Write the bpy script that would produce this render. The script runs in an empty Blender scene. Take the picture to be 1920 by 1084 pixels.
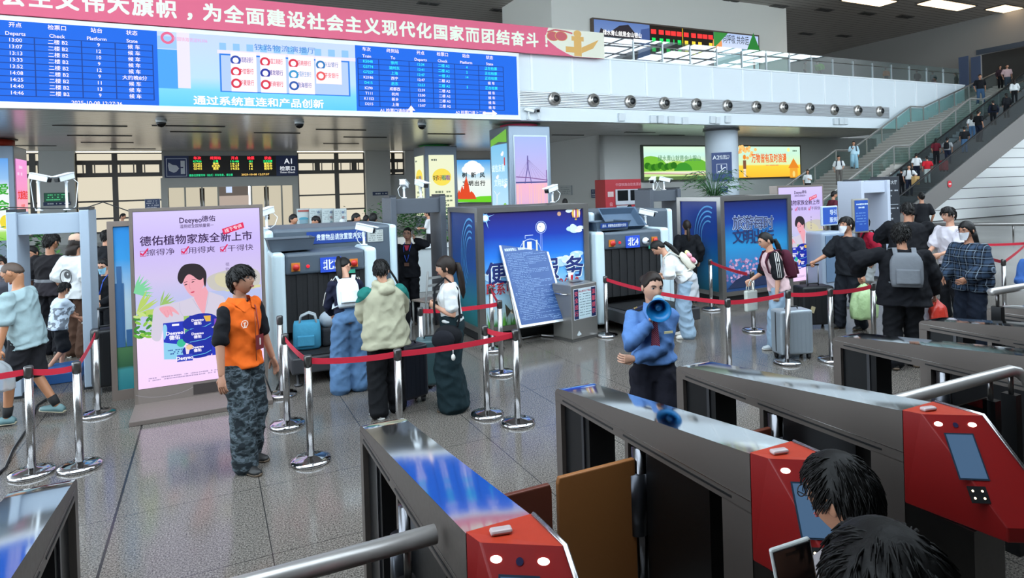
import bpy, bmesh, math, random
from mathutils import Vector, Matrix, Quaternion
R = math.radians
PI = math.pi
SC = bpy.context.scene
COL = SC.collection
random.seed(7)

# ---------------------------------------------------------------- camera
CAM_H, FPX, PCY = 2.33, 1188.0, 362.0          # eye height, focal length and principal row of the 1920x1084 frame
HEAD, PITCH, ROLL = .447, .005, -.03
_fw = Vector((math.sin(HEAD) * math.cos(PITCH), math.cos(HEAD) * math.cos(PITCH), -math.sin(PITCH)))
_r0 = Vector((math.cos(HEAD), -math.sin(HEAD), 0))
_u0 = _r0.cross(_fw)
_rt = _r0 * math.cos(ROLL) + _u0 * math.sin(ROLL)
_up = _u0 * math.cos(ROLL) - _r0 * math.sin(ROLL)
cam_data = bpy.data.cameras.new('camera')
cam = bpy.data.objects.new('camera', cam_data)
COL.objects.link(cam)
m = Matrix((_rt, _up, -_fw)).transposed().to_4x4()
m.translation = (0, 0, CAM_H)
cam.matrix_world = m
cam_data.sensor_width = 36
cam_data.lens = FPX / 1920 * 36
cam_data.shift_y = -(542 - PCY) / 1920
cam_data.clip_start = .05
cam_data.clip_end = 400
SC.camera = cam

# ---------------------------------------------------------------- sky, exposure
SC.view_settings.view_transform = 'Standard'
SC.view_settings.look = 'None'
SC.view_settings.gamma = 1
SC.view_settings.use_curve_mapping = False
SC.view_settings.exposure = 0.0
world = bpy.data.worlds.new('sky')
SC.world = world
world.use_nodes = True
bg = world.node_tree.nodes['Background']
bg.inputs[0].default_value = (.76, .89, .99, 1)
bg.inputs[1].default_value = 6.0
SC.cycles.max_bounces = 7
SC.cycles.glossy_bounces = 4
SC.cycles.diffuse_bounces = 5
SC.cycles.transparent_max_bounces = 16
SC.cycles.sample_clamp_indirect = 6
SC.cycles.caustics_reflective = False
SC.cycles.caustics_refractive = False


def lamp(name, loc, size, power, color=(1, 1, 1), rot=(0, 0, 0)):
    d = bpy.data.lights.new(name, 'AREA')
    d.shape = 'RECTANGLE'
    d.size, d.size_y = size
    d.energy = power
    d.color = color
    o = bpy.data.objects.new(name, d)
    o.location = loc
    o.rotation_euler = rot
    COL.objects.link(o)
    return o


# ---------------------------------------------------------------- measuring: a pixel of the photo -> a point of the place
def _ray(x, y):
    return _fw * FPX + _rt * (x - 960) - _up * (y - PCY)


def G(x, y, z=0.0):
    d = _ray(x, y)
    return Vector((0, 0, CAM_H)) + d * ((z - CAM_H) / d.z)


def WY(x, y, Y):
    d = _ray(x, y)
    return Vector((0, 0, CAM_H)) + d * (Y / d.y)


def WX(x, y, X):
    d = _ray(x, y)
    return Vector((0, 0, CAM_H)) + d * (X / d.x)


def WD(x, y, dep):
    return Vector((0, 0, CAM_H)) + _ray(x, y) * (dep / FPX)


# ---------------------------------------------------------------- materials
_mats = {}


def lin(h):
    h = h.lstrip('#')
    o = []
    for i in (0, 2, 4):
        c = int(h[i:i + 2], 16) / 255
        o.append(c / 12.92 if c <= .04045 else ((c + .055) / 1.055) ** 2.4)
    return (*o, 1)


def M(h, rough=.5, metal=0.0, spec=.5, bump=0.0, bscale=40.0, aniso=0, alpha=1, coat=0):
    key = (h, rough, metal, spec, bump, bscale, alpha, coat)
    if key in _mats:
        return _mats[key]
    mt = bpy.data.materials.new('surface_' + h.lstrip('#'))
    mt.use_nodes = True
    nt = mt.node_tree
    b = nt.nodes['Principled BSDF']
    b.inputs['Base Color'].default_value = lin(h)
    b.inputs['Roughness'].default_value = rough
    b.inputs['Metallic'].default_value = metal
    b.inputs['Specular IOR Level'].default_value = spec
    b.inputs['Coat Weight'].default_value = coat
    if alpha < 1:
        b.inputs['Alpha'].default_value = alpha
    tc = nt.nodes.new('ShaderNodeTexCoord')
    nz = nt.nodes.new('ShaderNodeTexNoise')
    nz.inputs['Scale'].default_value = bscale
    nz.inputs['Detail'].default_value = 3
    nt.links.new(tc.outputs['Object'], nz.inputs['Vector'])
    if bump:
        bp = nt.nodes.new('ShaderNodeBump')
        bp.inputs['Strength'].default_value = bump
        bp.inputs['Distance'].default_value = .02
        nt.links.new(nz.outputs[0], bp.inputs['Height'])
        nt.links.new(bp.outputs[0], b.inputs['Normal'])
    # every surface is slightly uneven in gloss
    mr = nt.nodes.new('ShaderNodeMapRange')
    mr.inputs[3].default_value = max(.02, rough * .85)
    mr.inputs[4].default_value = min(1, rough * 1.15)
    nt.links.new(nz.outputs[0], mr.inputs[0])
    nt.links.new(mr.outputs[0], b.inputs['Roughness'])
    _mats[key] = mt
    return mt


def E(h, s=1.0):
    """something that gives off light: a lamp, a screen, a backlit print"""
    key = ('em', h, s)
    if key in _mats:
        return _mats[key]
    mt = bpy.data.materials.new('lit_' + h.lstrip('#'))
    mt.use_nodes = True
    b = mt.node_tree.nodes['Principled BSDF']
    b.inputs['Base Color'].default_value = (.01, .01, .01, 1)
    b.inputs['Roughness'].default_value = .5
    b.inputs['Specular IOR Level'].default_value = .1
    b.inputs['Emission Color'].default_value = lin(h)
    b.inputs['Emission Strength'].default_value = s
    _mats[key] = mt
    return mt


def nodes_mat(name, rough=.5, metal=0.0, spec=.5):
    mt = bpy.data.materials.new(name)
    mt.use_nodes = True
    nt = mt.node_tree
    b = nt.nodes['Principled BSDF']
    b.inputs['Roughness'].default_value = rough
    b.inputs['Metallic'].default_value = metal
    b.inputs['Specular IOR Level'].default_value = spec
    tc = nt.nodes.new('ShaderNodeTexCoord')
    return mt, nt, b, tc


def ramp(nt, stops, interp='LINEAR'):
    r = nt.nodes.new('ShaderNodeValToRGB')
    r.color_ramp.interpolation = interp
    els = r.color_ramp.elements
    while len(els) < len(stops):
        els.new(.5)
    for e, (p, c) in zip(els, stops):
        e.position = p
        e.color = lin(c) if isinstance(c, str) else c
    return r


def picture(name, stops, axis='Z', s=1.0, noise=0.0, lit=True, nscale=3.0):
    """printed or lit picture ground: colours change along one axis of the panel (its own picture, not its shading)"""
    mt, nt, b, tc = nodes_mat(name, .35)
    sx = nt.nodes.new('ShaderNodeSeparateXYZ')
    nt.links.new(tc.outputs['Generated'], sx.inputs[0])
    r = ramp(nt, stops)
    if noise:
        nz = nt.nodes.new('ShaderNodeTexNoise')
        nz.inputs['Scale'].default_value = nscale
        nz.inputs['Detail'].default_value = 5
        nt.links.new(tc.outputs['Generated'], nz.inputs['Vector'])
        ma = nt.nodes.new('ShaderNodeMath')
        ma.operation = 'MULTIPLY_ADD'
        ma.inputs[1].default_value = noise
        nt.links.new(nz.outputs[0], ma.inputs[0])
        sb = nt.nodes.new('ShaderNodeMath')
        sb.operation = 'SUBTRACT'
        sb.inputs[1].default_value = noise / 2
        nt.links.new(sx.outputs[axis], sb.inputs[0])
        nt.links.new(sb.outputs[0], ma.inputs[2])
        nt.links.new(ma.outputs[0], r.inputs[0])
    else:
        nt.links.new(sx.outputs[axis], r.inputs[0])
    if lit:
        b.inputs['Base Color'].default_value = (.01, .01, .01, 1)
        nt.links.new(r.outputs[0], b.inputs['Emission Color'])
        b.inputs['Emission Strength'].default_value = s
    else:
        nt.links.new(r.outputs[0], b.inputs['Base Color'])
    return mt


def glass(name, h, alpha, rough=.02):
    key = ('glass', h, alpha)
    if key in _mats:
        return _mats[key]
    mt, nt, b, tc = nodes_mat(name, rough)
    tr = nt.nodes.new('ShaderNodeBsdfTransparent')
    tr.inputs[0].default_value = lin(h)
    gl = nt.nodes.new('ShaderNodeBsdfGlossy')
    gl.inputs['Roughness'].default_value = rough
    fr = nt.nodes.new('ShaderNodeFresnel')
    fr.inputs[0].default_value = 1.5
    ad = nt.nodes.new('ShaderNodeMath')
    ad.operation = 'ADD'
    ad.inputs[1].default_value = alpha
    nt.links.new(fr.outputs[0], ad.inputs[0])
    ge = nt.nodes.new('ShaderNodeNewGeometry')
    iv = nt.nodes.new('ShaderNodeMath')
    iv.operation = 'SUBTRACT'
    iv.inputs[0].default_value = 1
    nt.links.new(ge.outputs['Backfacing'], iv.inputs[1])
    ml = nt.nodes.new('ShaderNodeMath')
    ml.operation = 'MULTIPLY'
    nt.links.new(ad.outputs[0], ml.inputs[0])
    nt.links.new(iv.outputs[0], ml.inputs[1])
    mx = nt.nodes.new('ShaderNodeMixShader')
    nt.links.new(ml.outputs[0], mx.inputs[0])
    nt.links.new(tr.outputs[0], mx.inputs[1])
    nt.links.new(gl.outputs[0], mx.inputs[2])
    nt.links.new(mx.outputs[0], nt.nodes['Material Output'].inputs[0])
    _mats[key] = mt
    return mt


# ---------------------------------------------------------------- mesh building
_text = {}


def text_mesh(s, bold=0.0):
    k = (s, bold)
    if k not in _text:
        c = bpy.data.curves.new('lettering', 'FONT')
        c.body = s
        c.resolution_u = 2
        c.offset = bold
        o = bpy.data.objects.new('lettering', c)
        me = bpy.data.meshes.new_from_object(o)
        vs = [(v.co.x, v.co.y) for v in me.vertices]
        fs = [tuple(p.vertices) for p in me.polygons]
        xs = [v[0] for v in vs] or [0]
        _text[k] = (vs, fs, min(xs), max(xs))
        bpy.data.objects.remove(o)
        bpy.data.curves.remove(c)
        bpy.data.meshes.remove(me)
    return _text[k]


def frame(o, x, z):
    """2-D picture frame: origin, unit vector to the right, unit vector up"""
    x, z = Vector(x).normalized(), Vector(z).normalized()
    n = x.cross(z)                      # towards the viewer
    mm = Matrix((x, z, n)).transposed().to_4x4()
    mm.translation = Vector(o)
    return mm


class MB:
    def __init__(s):
        s.v, s.f, s.m, s.s, s.mats = [], [], [], [], []

    def mi(s, mat):
        if mat not in s.mats:
            s.mats.append(mat)
        return s.mats.index(mat)

    def add(s, vs, fs, mat, smooth=False, X=None):
        k = len(s.v)
        if X is not None:
            vs = [X @ Vector(v) for v in vs]
        s.v += [tuple(v) for v in vs]
        i = s.mi(mat)
        for f in fs:
            s.f.append(tuple(k + j for j in f))
            s.m.append(i)
            s.s.append(smooth)
        return s

    def box(s, c, d, mat, X=None, rz=0, rx=0, ry=0):
        j = (len(s.f) // 6 % 7) * .00012         # no two boxes of a mesh share a face exactly
        a, b, e = max(d[0] / 2 - j, 1e-4), max(d[1] / 2 - j, 1e-4), max(d[2] / 2 - j, 1e-4)
        vs = [Vector((x, y, z)) for x in (-a, a) for y in (-b, b) for z in (-e, e)]
        if rz or rx or ry:
            q = Matrix.Rotation(rz, 3, 'Z') @ Matrix.Rotation(ry, 3, 'Y') @ Matrix.Rotation(rx, 3, 'X')
            vs = [q @ v for v in vs]
        vs = [v + Vector(c) for v in vs]
        return s.add(vs, [(0, 1, 3, 2), (4, 6, 7, 5), (0, 4, 5, 1), (2, 3, 7, 6), (0, 2, 6, 4), (1, 5, 7, 3)], mat, X=X)

    def bb(s, p, q, mat, X=None):
        return s.box([(a + b) / 2 for a, b in zip(p, q)], [abs(b - a) for a, b in zip(p, q)], mat, X)

    def rings(s, rings, mat, smooth=True, closed=False, caps=True, X=None):
        n = len(rings[0])
        vs = [v for r in rings for v in r]
        fs = []
        L = len(rings)
        for i in range(L if closed else L - 1):
            a, b = i * n, ((i + 1) % L) * n
            for j in range(n):
                fs.append((a + j, a + (j + 1) % n, b + (j + 1) % n, b + j))
        if caps and not closed:
            fs.append(tuple(reversed(range(n))))
            fs.append(tuple((L - 1) * n + j for j in range(n)))
        return s.add(vs, fs, mat, smooth, X)

    def tube(s, pts, r, mat, n=10, X=None, caps=True, closed=False, flat=None):
        """round bar along a polyline; r one radius or one per point; flat=(ratio, up) squashes it"""
        pts = [Vector(p) for p in pts]
        rs = r if isinstance(r, (list, tuple)) else [r] * len(pts)
        out = []
        u = None
        for i, p in enumerate(pts):
            if closed:
                t = (pts[(i + 1) % len(pts)] - pts[i - 1])
            else:
                t = pts[min(i + 1, len(pts) - 1)] - pts[max(i - 1, 0)]
            t.normalize()
            if u is None:
                u = Vector((0, 0, 1)) if abs(t.z) < .9 else Vector((0, 1, 0))
            u = (u - t * u.dot(t)).normalized()
            w = t.cross(u)
            a = rs[i]
            out.append([p + (u * math.cos(k * 2 * PI / n) + w * math.sin(k * 2 * PI / n)) * a for k in range(n)])
        return s.rings(out, mat, True, closed, caps, X)

    def lathe(s, prof, mat, c=(0, 0, 0), n=24, X=None, smooth=True, sx=1, sy=1):
        c = Vector(c)
        rg = [[c + Vector((max(r, 1e-4) * sx * math.cos(k * 2 * PI / n), max(r, 1e-4) * sy * math.sin(k * 2 * PI / n), z)) for k in range(n)] for r, z in prof]
        return s.rings(rg, mat, smooth, X=X)

    def ball(s, c, r, mat, n=16, mseg=10, X=None):
        r = r if isinstance(r, (list, tuple)) else (r, r, r)
        rg = []
        for i in range(mseg + 1):
            a = -PI / 2 + PI * i / mseg
            cr = max(math.cos(a), 1e-3)
            rg.append([(c[0] + r[0] * cr * math.cos(k * 2 * PI / n), c[1] + r[1] * cr * math.sin(k * 2 * PI / n), c[2] + r[2] * math.sin(a)) for k in range(n)])
        return s.rings(rg, mat, True, X=X)

    def prism(s, poly, h, mat, X=None, z=0):
        """2-D outline (counter-clockwise) pulled from z to z+h"""
        n = len(poly)
        vs = [(x, y, z) for x, y in poly] + [(x, y, z + h) for x, y in poly]
        fs = [tuple(reversed(range(n))), tuple(range(n, 2 * n))] + [(i, (i + 1) % n, n + (i + 1) % n, n + i) for i in range(n)]
        return s.add(vs, fs, mat, X=X)

    # --- flat art on a panel: each shape lies one thin layer above whatever it covers
    def art(s, X, step=.0006):
        s.X, s.step, s.k, s.lay = X, step, 1, []
        return s

    def _put(s, pts, fs, mat, bx=None):
        if bx is None:
            xs, ys = [q[0] for q in pts], [q[1] for q in pts]
            bx = (min(xs), min(ys), max(xs), max(ys))
        n = s.k
        for x0, y0, x1, y1, l in s.lay:
            if l >= n and x0 < bx[2] and x1 > bx[0] and y0 < bx[3] and y1 > bx[1]:
                n = l + 1
        s.lay.append((*bx, n))
        z = (n + 1) * s.step
        return s.add([(q[0], q[1], z + (q[2] * s.step if len(q) > 2 else 0)) for q in pts], fs, mat, X=s.X)

    def poly(s, pts, mat):
        return s._put(pts, [tuple(range(len(pts)))], mat)

    def rect(s, x0, y0, x1, y1, mat):
        return s.poly([(x0, y0), (x1, y0), (x1, y1), (x0, y1)], mat)

    def ell(s, cx, cy, rx, ry, mat, n=28, rot=0):
        c, q = math.cos(rot), math.sin(rot)
        pts = []
        for k in range(n):
            a, b = rx * math.cos(k * 2 * PI / n), ry * math.sin(k * 2 * PI / n)
            pts.append((cx + a * c - b * q, cy + a * q + b * c))
        return s.poly(pts, mat)

    def ring(s, cx, cy, r, w, mat, n=32, a0=0, a1=2 * PI, sy=1):
        vs, fs = [], []
        for k in range(n + 1):
            a = a0 + (a1 - a0) * k / n
            for q in (r - w / 2, r + w / 2):
                vs.append((cx + q * math.cos(a), cy + q * sy * math.sin(a)))
        for k in range(n):
            fs.append((2 * k, 2 * k + 1, 2 * k + 3, 2 * k + 2))
        return s._put(vs, fs, mat)

    def line(s, pts, w, mat):
        vs, fs = [], []
        for (x0, y0), (x1, y1) in zip(pts, pts[1:]):
            L = math.hypot(x1 - x0, y1 - y0) or 1
            dx, dy = -(y1 - y0) / L * w / 2, (x1 - x0) / L * w / 2
            k = len(vs)
            vs += [(x0 + dx, y0 + dy), (x0 - dx, y0 - dy), (x1 - dx, y1 - dy), (x1 + dx, y1 + dy)]
            fs.append((k, k + 1, k + 2, k + 3))
        return s._put(vs, fs, mat)

    def text(s, t, x, y, size, mat, align='C', bold=0.0, sx=1.0, width=None, rot=0, shear=0):
        vs, fs, lo, hi = text_mesh(t)
        if not fs:
            return s
        b = bold * .8
        sh = [(0, 0)] if b < .004 else [(-b, 0), (b, 0), (0, -b), (0, b)] if b < .02 else [(-b, -b), (b, -b), (b, b), (-b, b), (-b, 0), (b, 0), (0, b), (0, -b)]
        if width:
            sx = width / ((hi - lo) * size)
        off = {'C': (lo + hi) / 2, 'L': lo, 'R': hi}[align]
        c, q = math.cos(rot), math.sin(rot)
        out, ff = [], []
        for i, (sa, sb_) in enumerate(sh):      # heavier strokes: the glyph struck several times, slightly shifted
            k = len(out)
            for a, b in vs:
                a, b = (a + sa - off + shear * b) * size * sx, (b + sb_ - .35) * size
                out.append((x + a * c - b * q, y + a * q + b * c, i * .11))
            ff += [tuple(k + j for j in f) for f in fs]
        return s._put(out, ff, mat)

    def scribble(s, x0, x1, y, h, mat, rnd, fill=.7):
        """a line of print too small to read: a row of ticks"""
        x = x0
        vs, fs = [], []
        while x < x1:
            w = h * rnd.uniform(.5, 1.1)
            if rnd.random() < fill:
                k = len(vs)
                hh = h * rnd.uniform(.5, .8)
                vs += [(x, y - hh / 2), (x + w, y - hh / 2), (x + w, y + hh / 2), (x, y + hh / 2)]
                fs.append((k, k + 1, k + 2, k + 3))
            x += w * 1.25
        return s._put(vs, fs, mat) if fs else s

    def build(s, name, parent=None, bevel=0, seg=2, loc=None, rz=None):
        me = bpy.data.meshes.new(name)
        me.from_pydata(s.v, [], s.f)
        for mt in s.mats:
            me.materials.append(mt)
        me.polygons.foreach_set('material_index', s.m)
        me.polygons.foreach_set('use_smooth', s.s)
        me.update()
        o = bpy.data.objects.new(name, me)
        COL.objects.link(o)
        if parent:
            o.parent = parent
        if loc is not None:
            o.location = loc
        if rz is not None:
            o.rotation_euler.z = rz
        if bevel:
            b = o.modifiers.new('edge', 'BEVEL')
            b.width = bevel
            b.segments = seg
            b.limit_method = 'ANGLE'
            b.angle_limit = R(50)
        return o


def thing(name, label, cat, loc=(0, 0, 0), rz=0, group=None):
    o = bpy.data.objects.new(name, None)
    o.empty_display_size = .1
    COL.objects.link(o)
    o.location = loc
    o.rotation_euler = (0, 0, rz)
    o['label'] = label
    o['category'] = cat
    if group:
        o['group'] = group
    return o


def tag(o, label, cat, group=None, kind=None):
    o['label'] = label
    o['category'] = cat
    if group:
        o['group'] = group
    if kind:
        o['kind'] = kind
    return o


def struct(o):
    o['kind'] = 'structure'
    return o


def dup(root, loc, rz, label, group=None):
    r = root.copy()
    COL.objects.link(r)
    r.location = loc
    r.rotation_euler = (0, 0, rz)
    r['label'] = label
    if group:
        r['group'] = group
    for ch in list(root.children):
        c = ch.copy()
        COL.objects.link(c)
        c.parent = r
        for g in list(ch.children):
            d = g.copy()
            COL.objects.link(d)
            d.parent = c
    return r


STEEL = M('#8d8a88', .32, 1.0)
CHROME = M('#c9c9cc', .07, 1.0)
BRUSHED = M('#b5b3b0', .2, 1.0)
DARKGREY = M('#3b4048', .45)
BLACK = M('#111214', .45)
WHITEP = M('#dfe6ea', .4)
CAMW = M('#e4e8ea', .3)
# ================================================================ THE SETTING
YF = 24.0                                   # face of the mezzanine
SOF = WY(1000, 226, YF).z                   # its underside
PAR = WY(1400, 130.5, YF).z                 # top of its white parapet
YB = 43.5                                   # back wall below the mezzanine
CEIL = 15.2


def floor_mat():
    mt, nt, b, tc = nodes_mat('polished_granite', .12)
    n1 = nt.nodes.new('ShaderNodeTexNoise')
    n1.inputs['Scale'].default_value = 95
    n1.inputs['Detail'].default_value = 2
    n2 = nt.nodes.new('ShaderNodeTexVoronoi')
    n2.inputs['Scale'].default_value = 130
    n3 = nt.nodes.new('ShaderNodeTexNoise')
    n3.inputs['Scale'].default_value = .5
    for n in (n1, n2, n3):
        nt.links.new(tc.outputs['Object'], n.inputs['Vector'])
    r = ramp(nt, [(.30, '#322e2c'), (.43, '#5a5550'), (.54, '#746e68'), (.7, '#928b83')])
    nt.links.new(n1.outputs[0], r.inputs[0])
    mx = nt.nodes.new('ShaderNodeMix')
    mx.data_type = 'RGBA'
    mx.blend_type = 'MULTIPLY'
    mx.inputs[0].default_value = .55
    r2 = ramp(nt, [(.0, '#a9a6a4'), (.5, '#ffffff'), (1, '#d8d4d0')])
    nt.links.new(n2.outputs['Color'], r2.inputs[0])
    nt.links.new(r.outputs[0], mx.inputs[6])
    nt.links.new(r2.outputs[0], mx.inputs[7])
    # joints
    sx = nt.nodes.new('ShaderNodeSeparateXYZ')
    nt.links.new(tc.outputs['Object'], sx.inputs[0])

    def mth(op, a, c, c2=None):
        n = nt.nodes.new('ShaderNodeMath')
        n.operation = op
        for i, v in enumerate((a, c, c2)):
            if v is None:
                continue
            if isinstance(v, (int, float)):
                n.inputs[i].default_value = v
            else:
                nt.links.new(v, n.inputs[i])
        return n.outputs[0]
    jx = mth('LESS_THAN', mth('ABSOLUTE', mth('SUBTRACT', mth('FRACT', mth('ADD', sx.outputs[0], 40.19), 0), .5), 0), .0035)
    jy = mth('LESS_THAN', mth('ABSOLUTE', mth('SUBTRACT', mth('FRACT', mth('DIVIDE', mth('ADD', sx.outputs[1], 54.5 * 1.07 - 4.42), 1.07), 0), .5), 0), .0025)
    ex = mth('LESS_THAN', mth('ABSOLUTE', mth('SUBTRACT', sx.outputs[0], -.69), 0), .009)
    j = mth('MAXIMUM', mth('MAXIMUM', jx, jy), ex)
    mj = nt.nodes.new('ShaderNodeMix')
    mj.data_type = 'RGBA'
    nt.links.new(j, mj.inputs[0])
    nt.links.new(mx.outputs[2], mj.inputs[6])
    mj.inputs[7].default_value = lin('#2c2b2b')
    nt.links.new(mj.outputs[2], b.inputs['Base Color'])
    mr = nt.nodes.new('ShaderNodeMapRange')
    mr.inputs[3].default_value = .07
    mr.inputs[4].default_value = .2
    nt.links.new(n3.outputs[0], mr.inputs[0])
    nt.links.new(mr.outputs[0], b.inputs['Roughness'])
    return mt


mb = MB()
mb.bb((-30, -30, -.3), (80, 60, 0), floor_mat())
struct(mb.build('floor'))


def slat_mat(name, base, dark, period, axis=1, rough=.5, metal=.0, width=.12):
    mt, nt, b, tc = nodes_mat(name, rough, metal)
    sx = nt.nodes.new('ShaderNodeSeparateXYZ')
    nt.links.new(tc.outputs['Object'], sx.inputs[0])
    d = nt.nodes.new('ShaderNodeMath')
    d.operation = 'DIVIDE'
    d.inputs[1].default_value = period
    nt.links.new(sx.outputs[axis], d.inputs[0])
    f = nt.nodes.new('ShaderNodeMath')
    f.operation = 'FRACT'
    nt.links.new(d.outputs[0], f.inputs[0])
    r = ramp(nt, [(0, dark), (width, base)], 'CONSTANT')
    nt.links.new(f.outputs[0], r.inputs[0])
    nt.links.new(r.outputs[0], b.inputs['Base Color'])
    return mt


WALLG = M('#c2c3c0', .6)
WALLU = M('#e8e6dd', .6)
mb = MB()
mb.bb((-30, 8, CEIL), (80, 60, CEIL + .3), slat_mat('ceiling_slats', '#a8a29c', '#4a4744', .5, 1, .5))
struct(mb.build('ceiling'))

# mezzanine face: parapet of white panels, ledges, soffit
FW = M('#dfe7ec', .45)
mb = MB()
XE = WY(1787, 158, YF).x + 1.2
mb.bb((-30, YF, SOF), (XE, YF + .35, PAR), FW)
jw = M('#eef3f6', .4)
pitch = 2.02
x0 = WY(994, 101, YF).x
zs0 = WY(975, 170, YF).z
for i in range(17):
    x = x0 + pitch * i
    if x < XE:
        mb.bb((x - .02, YF - .03, zs0 + .02), (x + .09, YF + .01, PAR + .0), jw)
mb.bb((-30, YF - .05, PAR - .02), (XE, YF + .4, PAR + .05), jw)
struct(mb.build('wall_mezzanine_front'))

sof_mat, nt, b, tc = nodes_mat('soffit_panels', .22, .25, .8)
sx = nt.nodes.new('ShaderNodeSeparateXYZ')
nt.links.new(tc.outputs['Object'], sx.inputs[0])
f = nt.nodes.new('ShaderNodeMath')
f.operation = 'FRACT'
d = nt.nodes.new('ShaderNodeMath')
d.operation = 'DIVIDE'
d.inputs[1].default_value = .6
nt.links.new(sx.outputs[1], d.inputs[0])
nt.links.new(d.outputs[0], f.inputs[0])
r = ramp(nt, [(0, '#8b8c8e'), (.05, '#e2e3e4')], 'CONSTANT')
nt.links.new(f.outputs[0], r.inputs[0])
nt.links.new(r.outputs[0], b.inputs['Base Color'])
mb = MB()
mb.bb((-30, YF + .35, SOF), (XE - 4, YB, SOF + .25), sof_mat)
struct(mb.build('ceiling_mezzanine'))
mb = MB()
mb.bb((-30, YF + .35, PAR - .12), (XE + 25, 43, PAR - .02), M('#8d8b88', .3))
struct(mb.build('floor_mezzanine'))

# lower walls
CX, CY = WY(1123, 257, 30).x, 30.0
XL, XR = -30.0, CX
mb = MB()


def zb(px, py):
    return WY(px, py, YB).z


def xb(px, py=330):
    return WY(px, py, YB).x


Z_T, Z_SILL = SOF, .0
# back wall as piers between the windows
for a, c in ((77, 143), (683, 729), (757, 830)):
    mb.bb((xb(a), YB - .5, 0), (xb(c), YB + .2, SOF), WALLG)
mb.bb((xb(729), YB - .1, 0), (xb(757), YB + .2, zb(740, 327)), WALLG)
mb.bb((xb(830), YB - .2, 0), (CX + .3, YB + .2, SOF), WALLG)
mb.bb((-30, YB - .1, 0), (xb(77), YB + .2, .55), WALLG)
mb.bb((xb(143), YB - .1, 0), (xb(305), YB + .2, .55), WALLG)
mb.bb((xb(557), YB - .1, 0), (xb(683), YB + .2, .55), WALLG)
struct(mb.build('wall_back'))
mb = MB()
mb.bb((CX, CY, 0), (CX + .3, YB + .2, SOF), WALLG)
struct(mb.build('wall_side'))
mb = MB()
mb.bb((CX, CY, 0), (XE, CY + .3, SOF), WALLG)
struct(mb.build('wall_poster'))

# windows of the back wall: dark mullions, pale daylight behind frosted panes
PANE = E('#e9e0c9', .95)
FRM = M('#55524e', .4)
wz = [zb(220, 288), zb(220, 305), zb(220, 328), zb(220, 377), zb(220, 409), .55]


def window(n, xa, xc, cols, rows):
    fr = MB()
    root = None
    for z, w in rows:
        fr.bb((xa, YB - .12, z - w), (xc, YB + .0, z + w), FRM)
    for x, w in cols:
        if w == .12 and len(rows) > 4:            # divider of the vent band only
            fr.bb((x - .16, YB - .14, rows[2][0]), (x + .16, YB + .0, rows[1][0]), FRM)
        else:
            fr.bb((x - w, YB - .14, rows[-1][0]), (x + w, YB + .0, rows[0][0]), FRM)
    # tilted vent sashes of the upper band
    o = struct(fr.build('window_%d' % n))
    pn = MB()
    pn.bb((xa, YB + .02, rows[-1][0]), (xc, YB + .08, rows[0][0] + .1), PANE)
    pn.build('pane', o)
    vent = MB()
    xs = [c[0] for c in cols]
    for x in xs[1:-1]:
        for s in (-1, 1):
            vent.box((x + s * .28, YB - .16, (wz[1] + wz[2]) / 2), (.06, .05, wz[1] - wz[2] - .1), M('#6b665e', .4), rx=R(4))
    if vent.v:
        vent.build('vent_sash', o)
    return o


RW = [(wz[0], .03), (wz[1], .13), (wz[2], .12), (wz[3], .05), (wz[4], .05), (wz[5], .06)]
window(1, -18, xb(77), [(-18, .1), (-16, .1), (xb(62), .14), (xb(77), .08)], RW)
window(2, xb(143), xb(305), [(xb(143), .06), (xb(168), .12), (xb(216), .14), (xb(262), .12), (xb(305), .12)], RW)
window(3, xb(557), xb(683), [(xb(557), .1), (xb(595), .12), (xb(631), .14), (xb(664), .12), (xb(683), .06)], RW)
window(4, xb(729), xb(757), [(xb(729), .06), (xb(737), .12), (xb(757), .06)], [(wz[0], .03), (wz[1], .12), (wz[2], .12), (zb(740, 327), .05)])

# glass entrance of the ticket check
mb = MB()
LINT = M('#8e8d88', .35, .6)
zl, zd = zb(430, 332), zb(430, 350)
mb.bb((xb(305), YB - .35, zd), (xb(557), YB + .1, SOF), LINT)
for px in (308, 552):
    mb.bb((xb(px) - .18, YB - .35, 0), (xb(px) + .18, YB + .1, zl), LINT)
door = struct(mb.build('door_1'))
px = [314, 346, 378, 408, 470, 498, 527, 553]
mb = MB()
for a, c in zip(px, px[1:]):
    if a == 408:
        continue
    mb.bb((xb(a) + .05, YB - .05, .1), (xb(c) - .05, YB - .02, zd), E('#d9d0b8', .9))
mb.build('pane', door)
mb = MB()
for p in px:
    mb.bb((xb(p) - .05, YB - .1, 0), (xb(p) + .05, YB, zd), M('#77746c', .3, .8))
mb.build('door_frame', door)
for p in (375, 381, 495, 501):
    MB().tube([(xb(p), YB - .2, .9), (xb(p), YB - .2, 3.0)], .05, STEEL).build('door_handle', door)
mb = MB()
mb.bb((xb(408), YB + 3.0, 0), (xb(470), YB + 3.1, zd + .2), E('#8b8078', .5))  # end wall glows by itself in place of light in the passage
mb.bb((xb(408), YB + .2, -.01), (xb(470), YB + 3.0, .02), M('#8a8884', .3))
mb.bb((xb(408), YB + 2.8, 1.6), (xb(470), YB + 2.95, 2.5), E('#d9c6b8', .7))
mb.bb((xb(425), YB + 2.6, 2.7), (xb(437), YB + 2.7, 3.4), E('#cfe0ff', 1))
struct(mb.build('wall_passage'))

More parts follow.
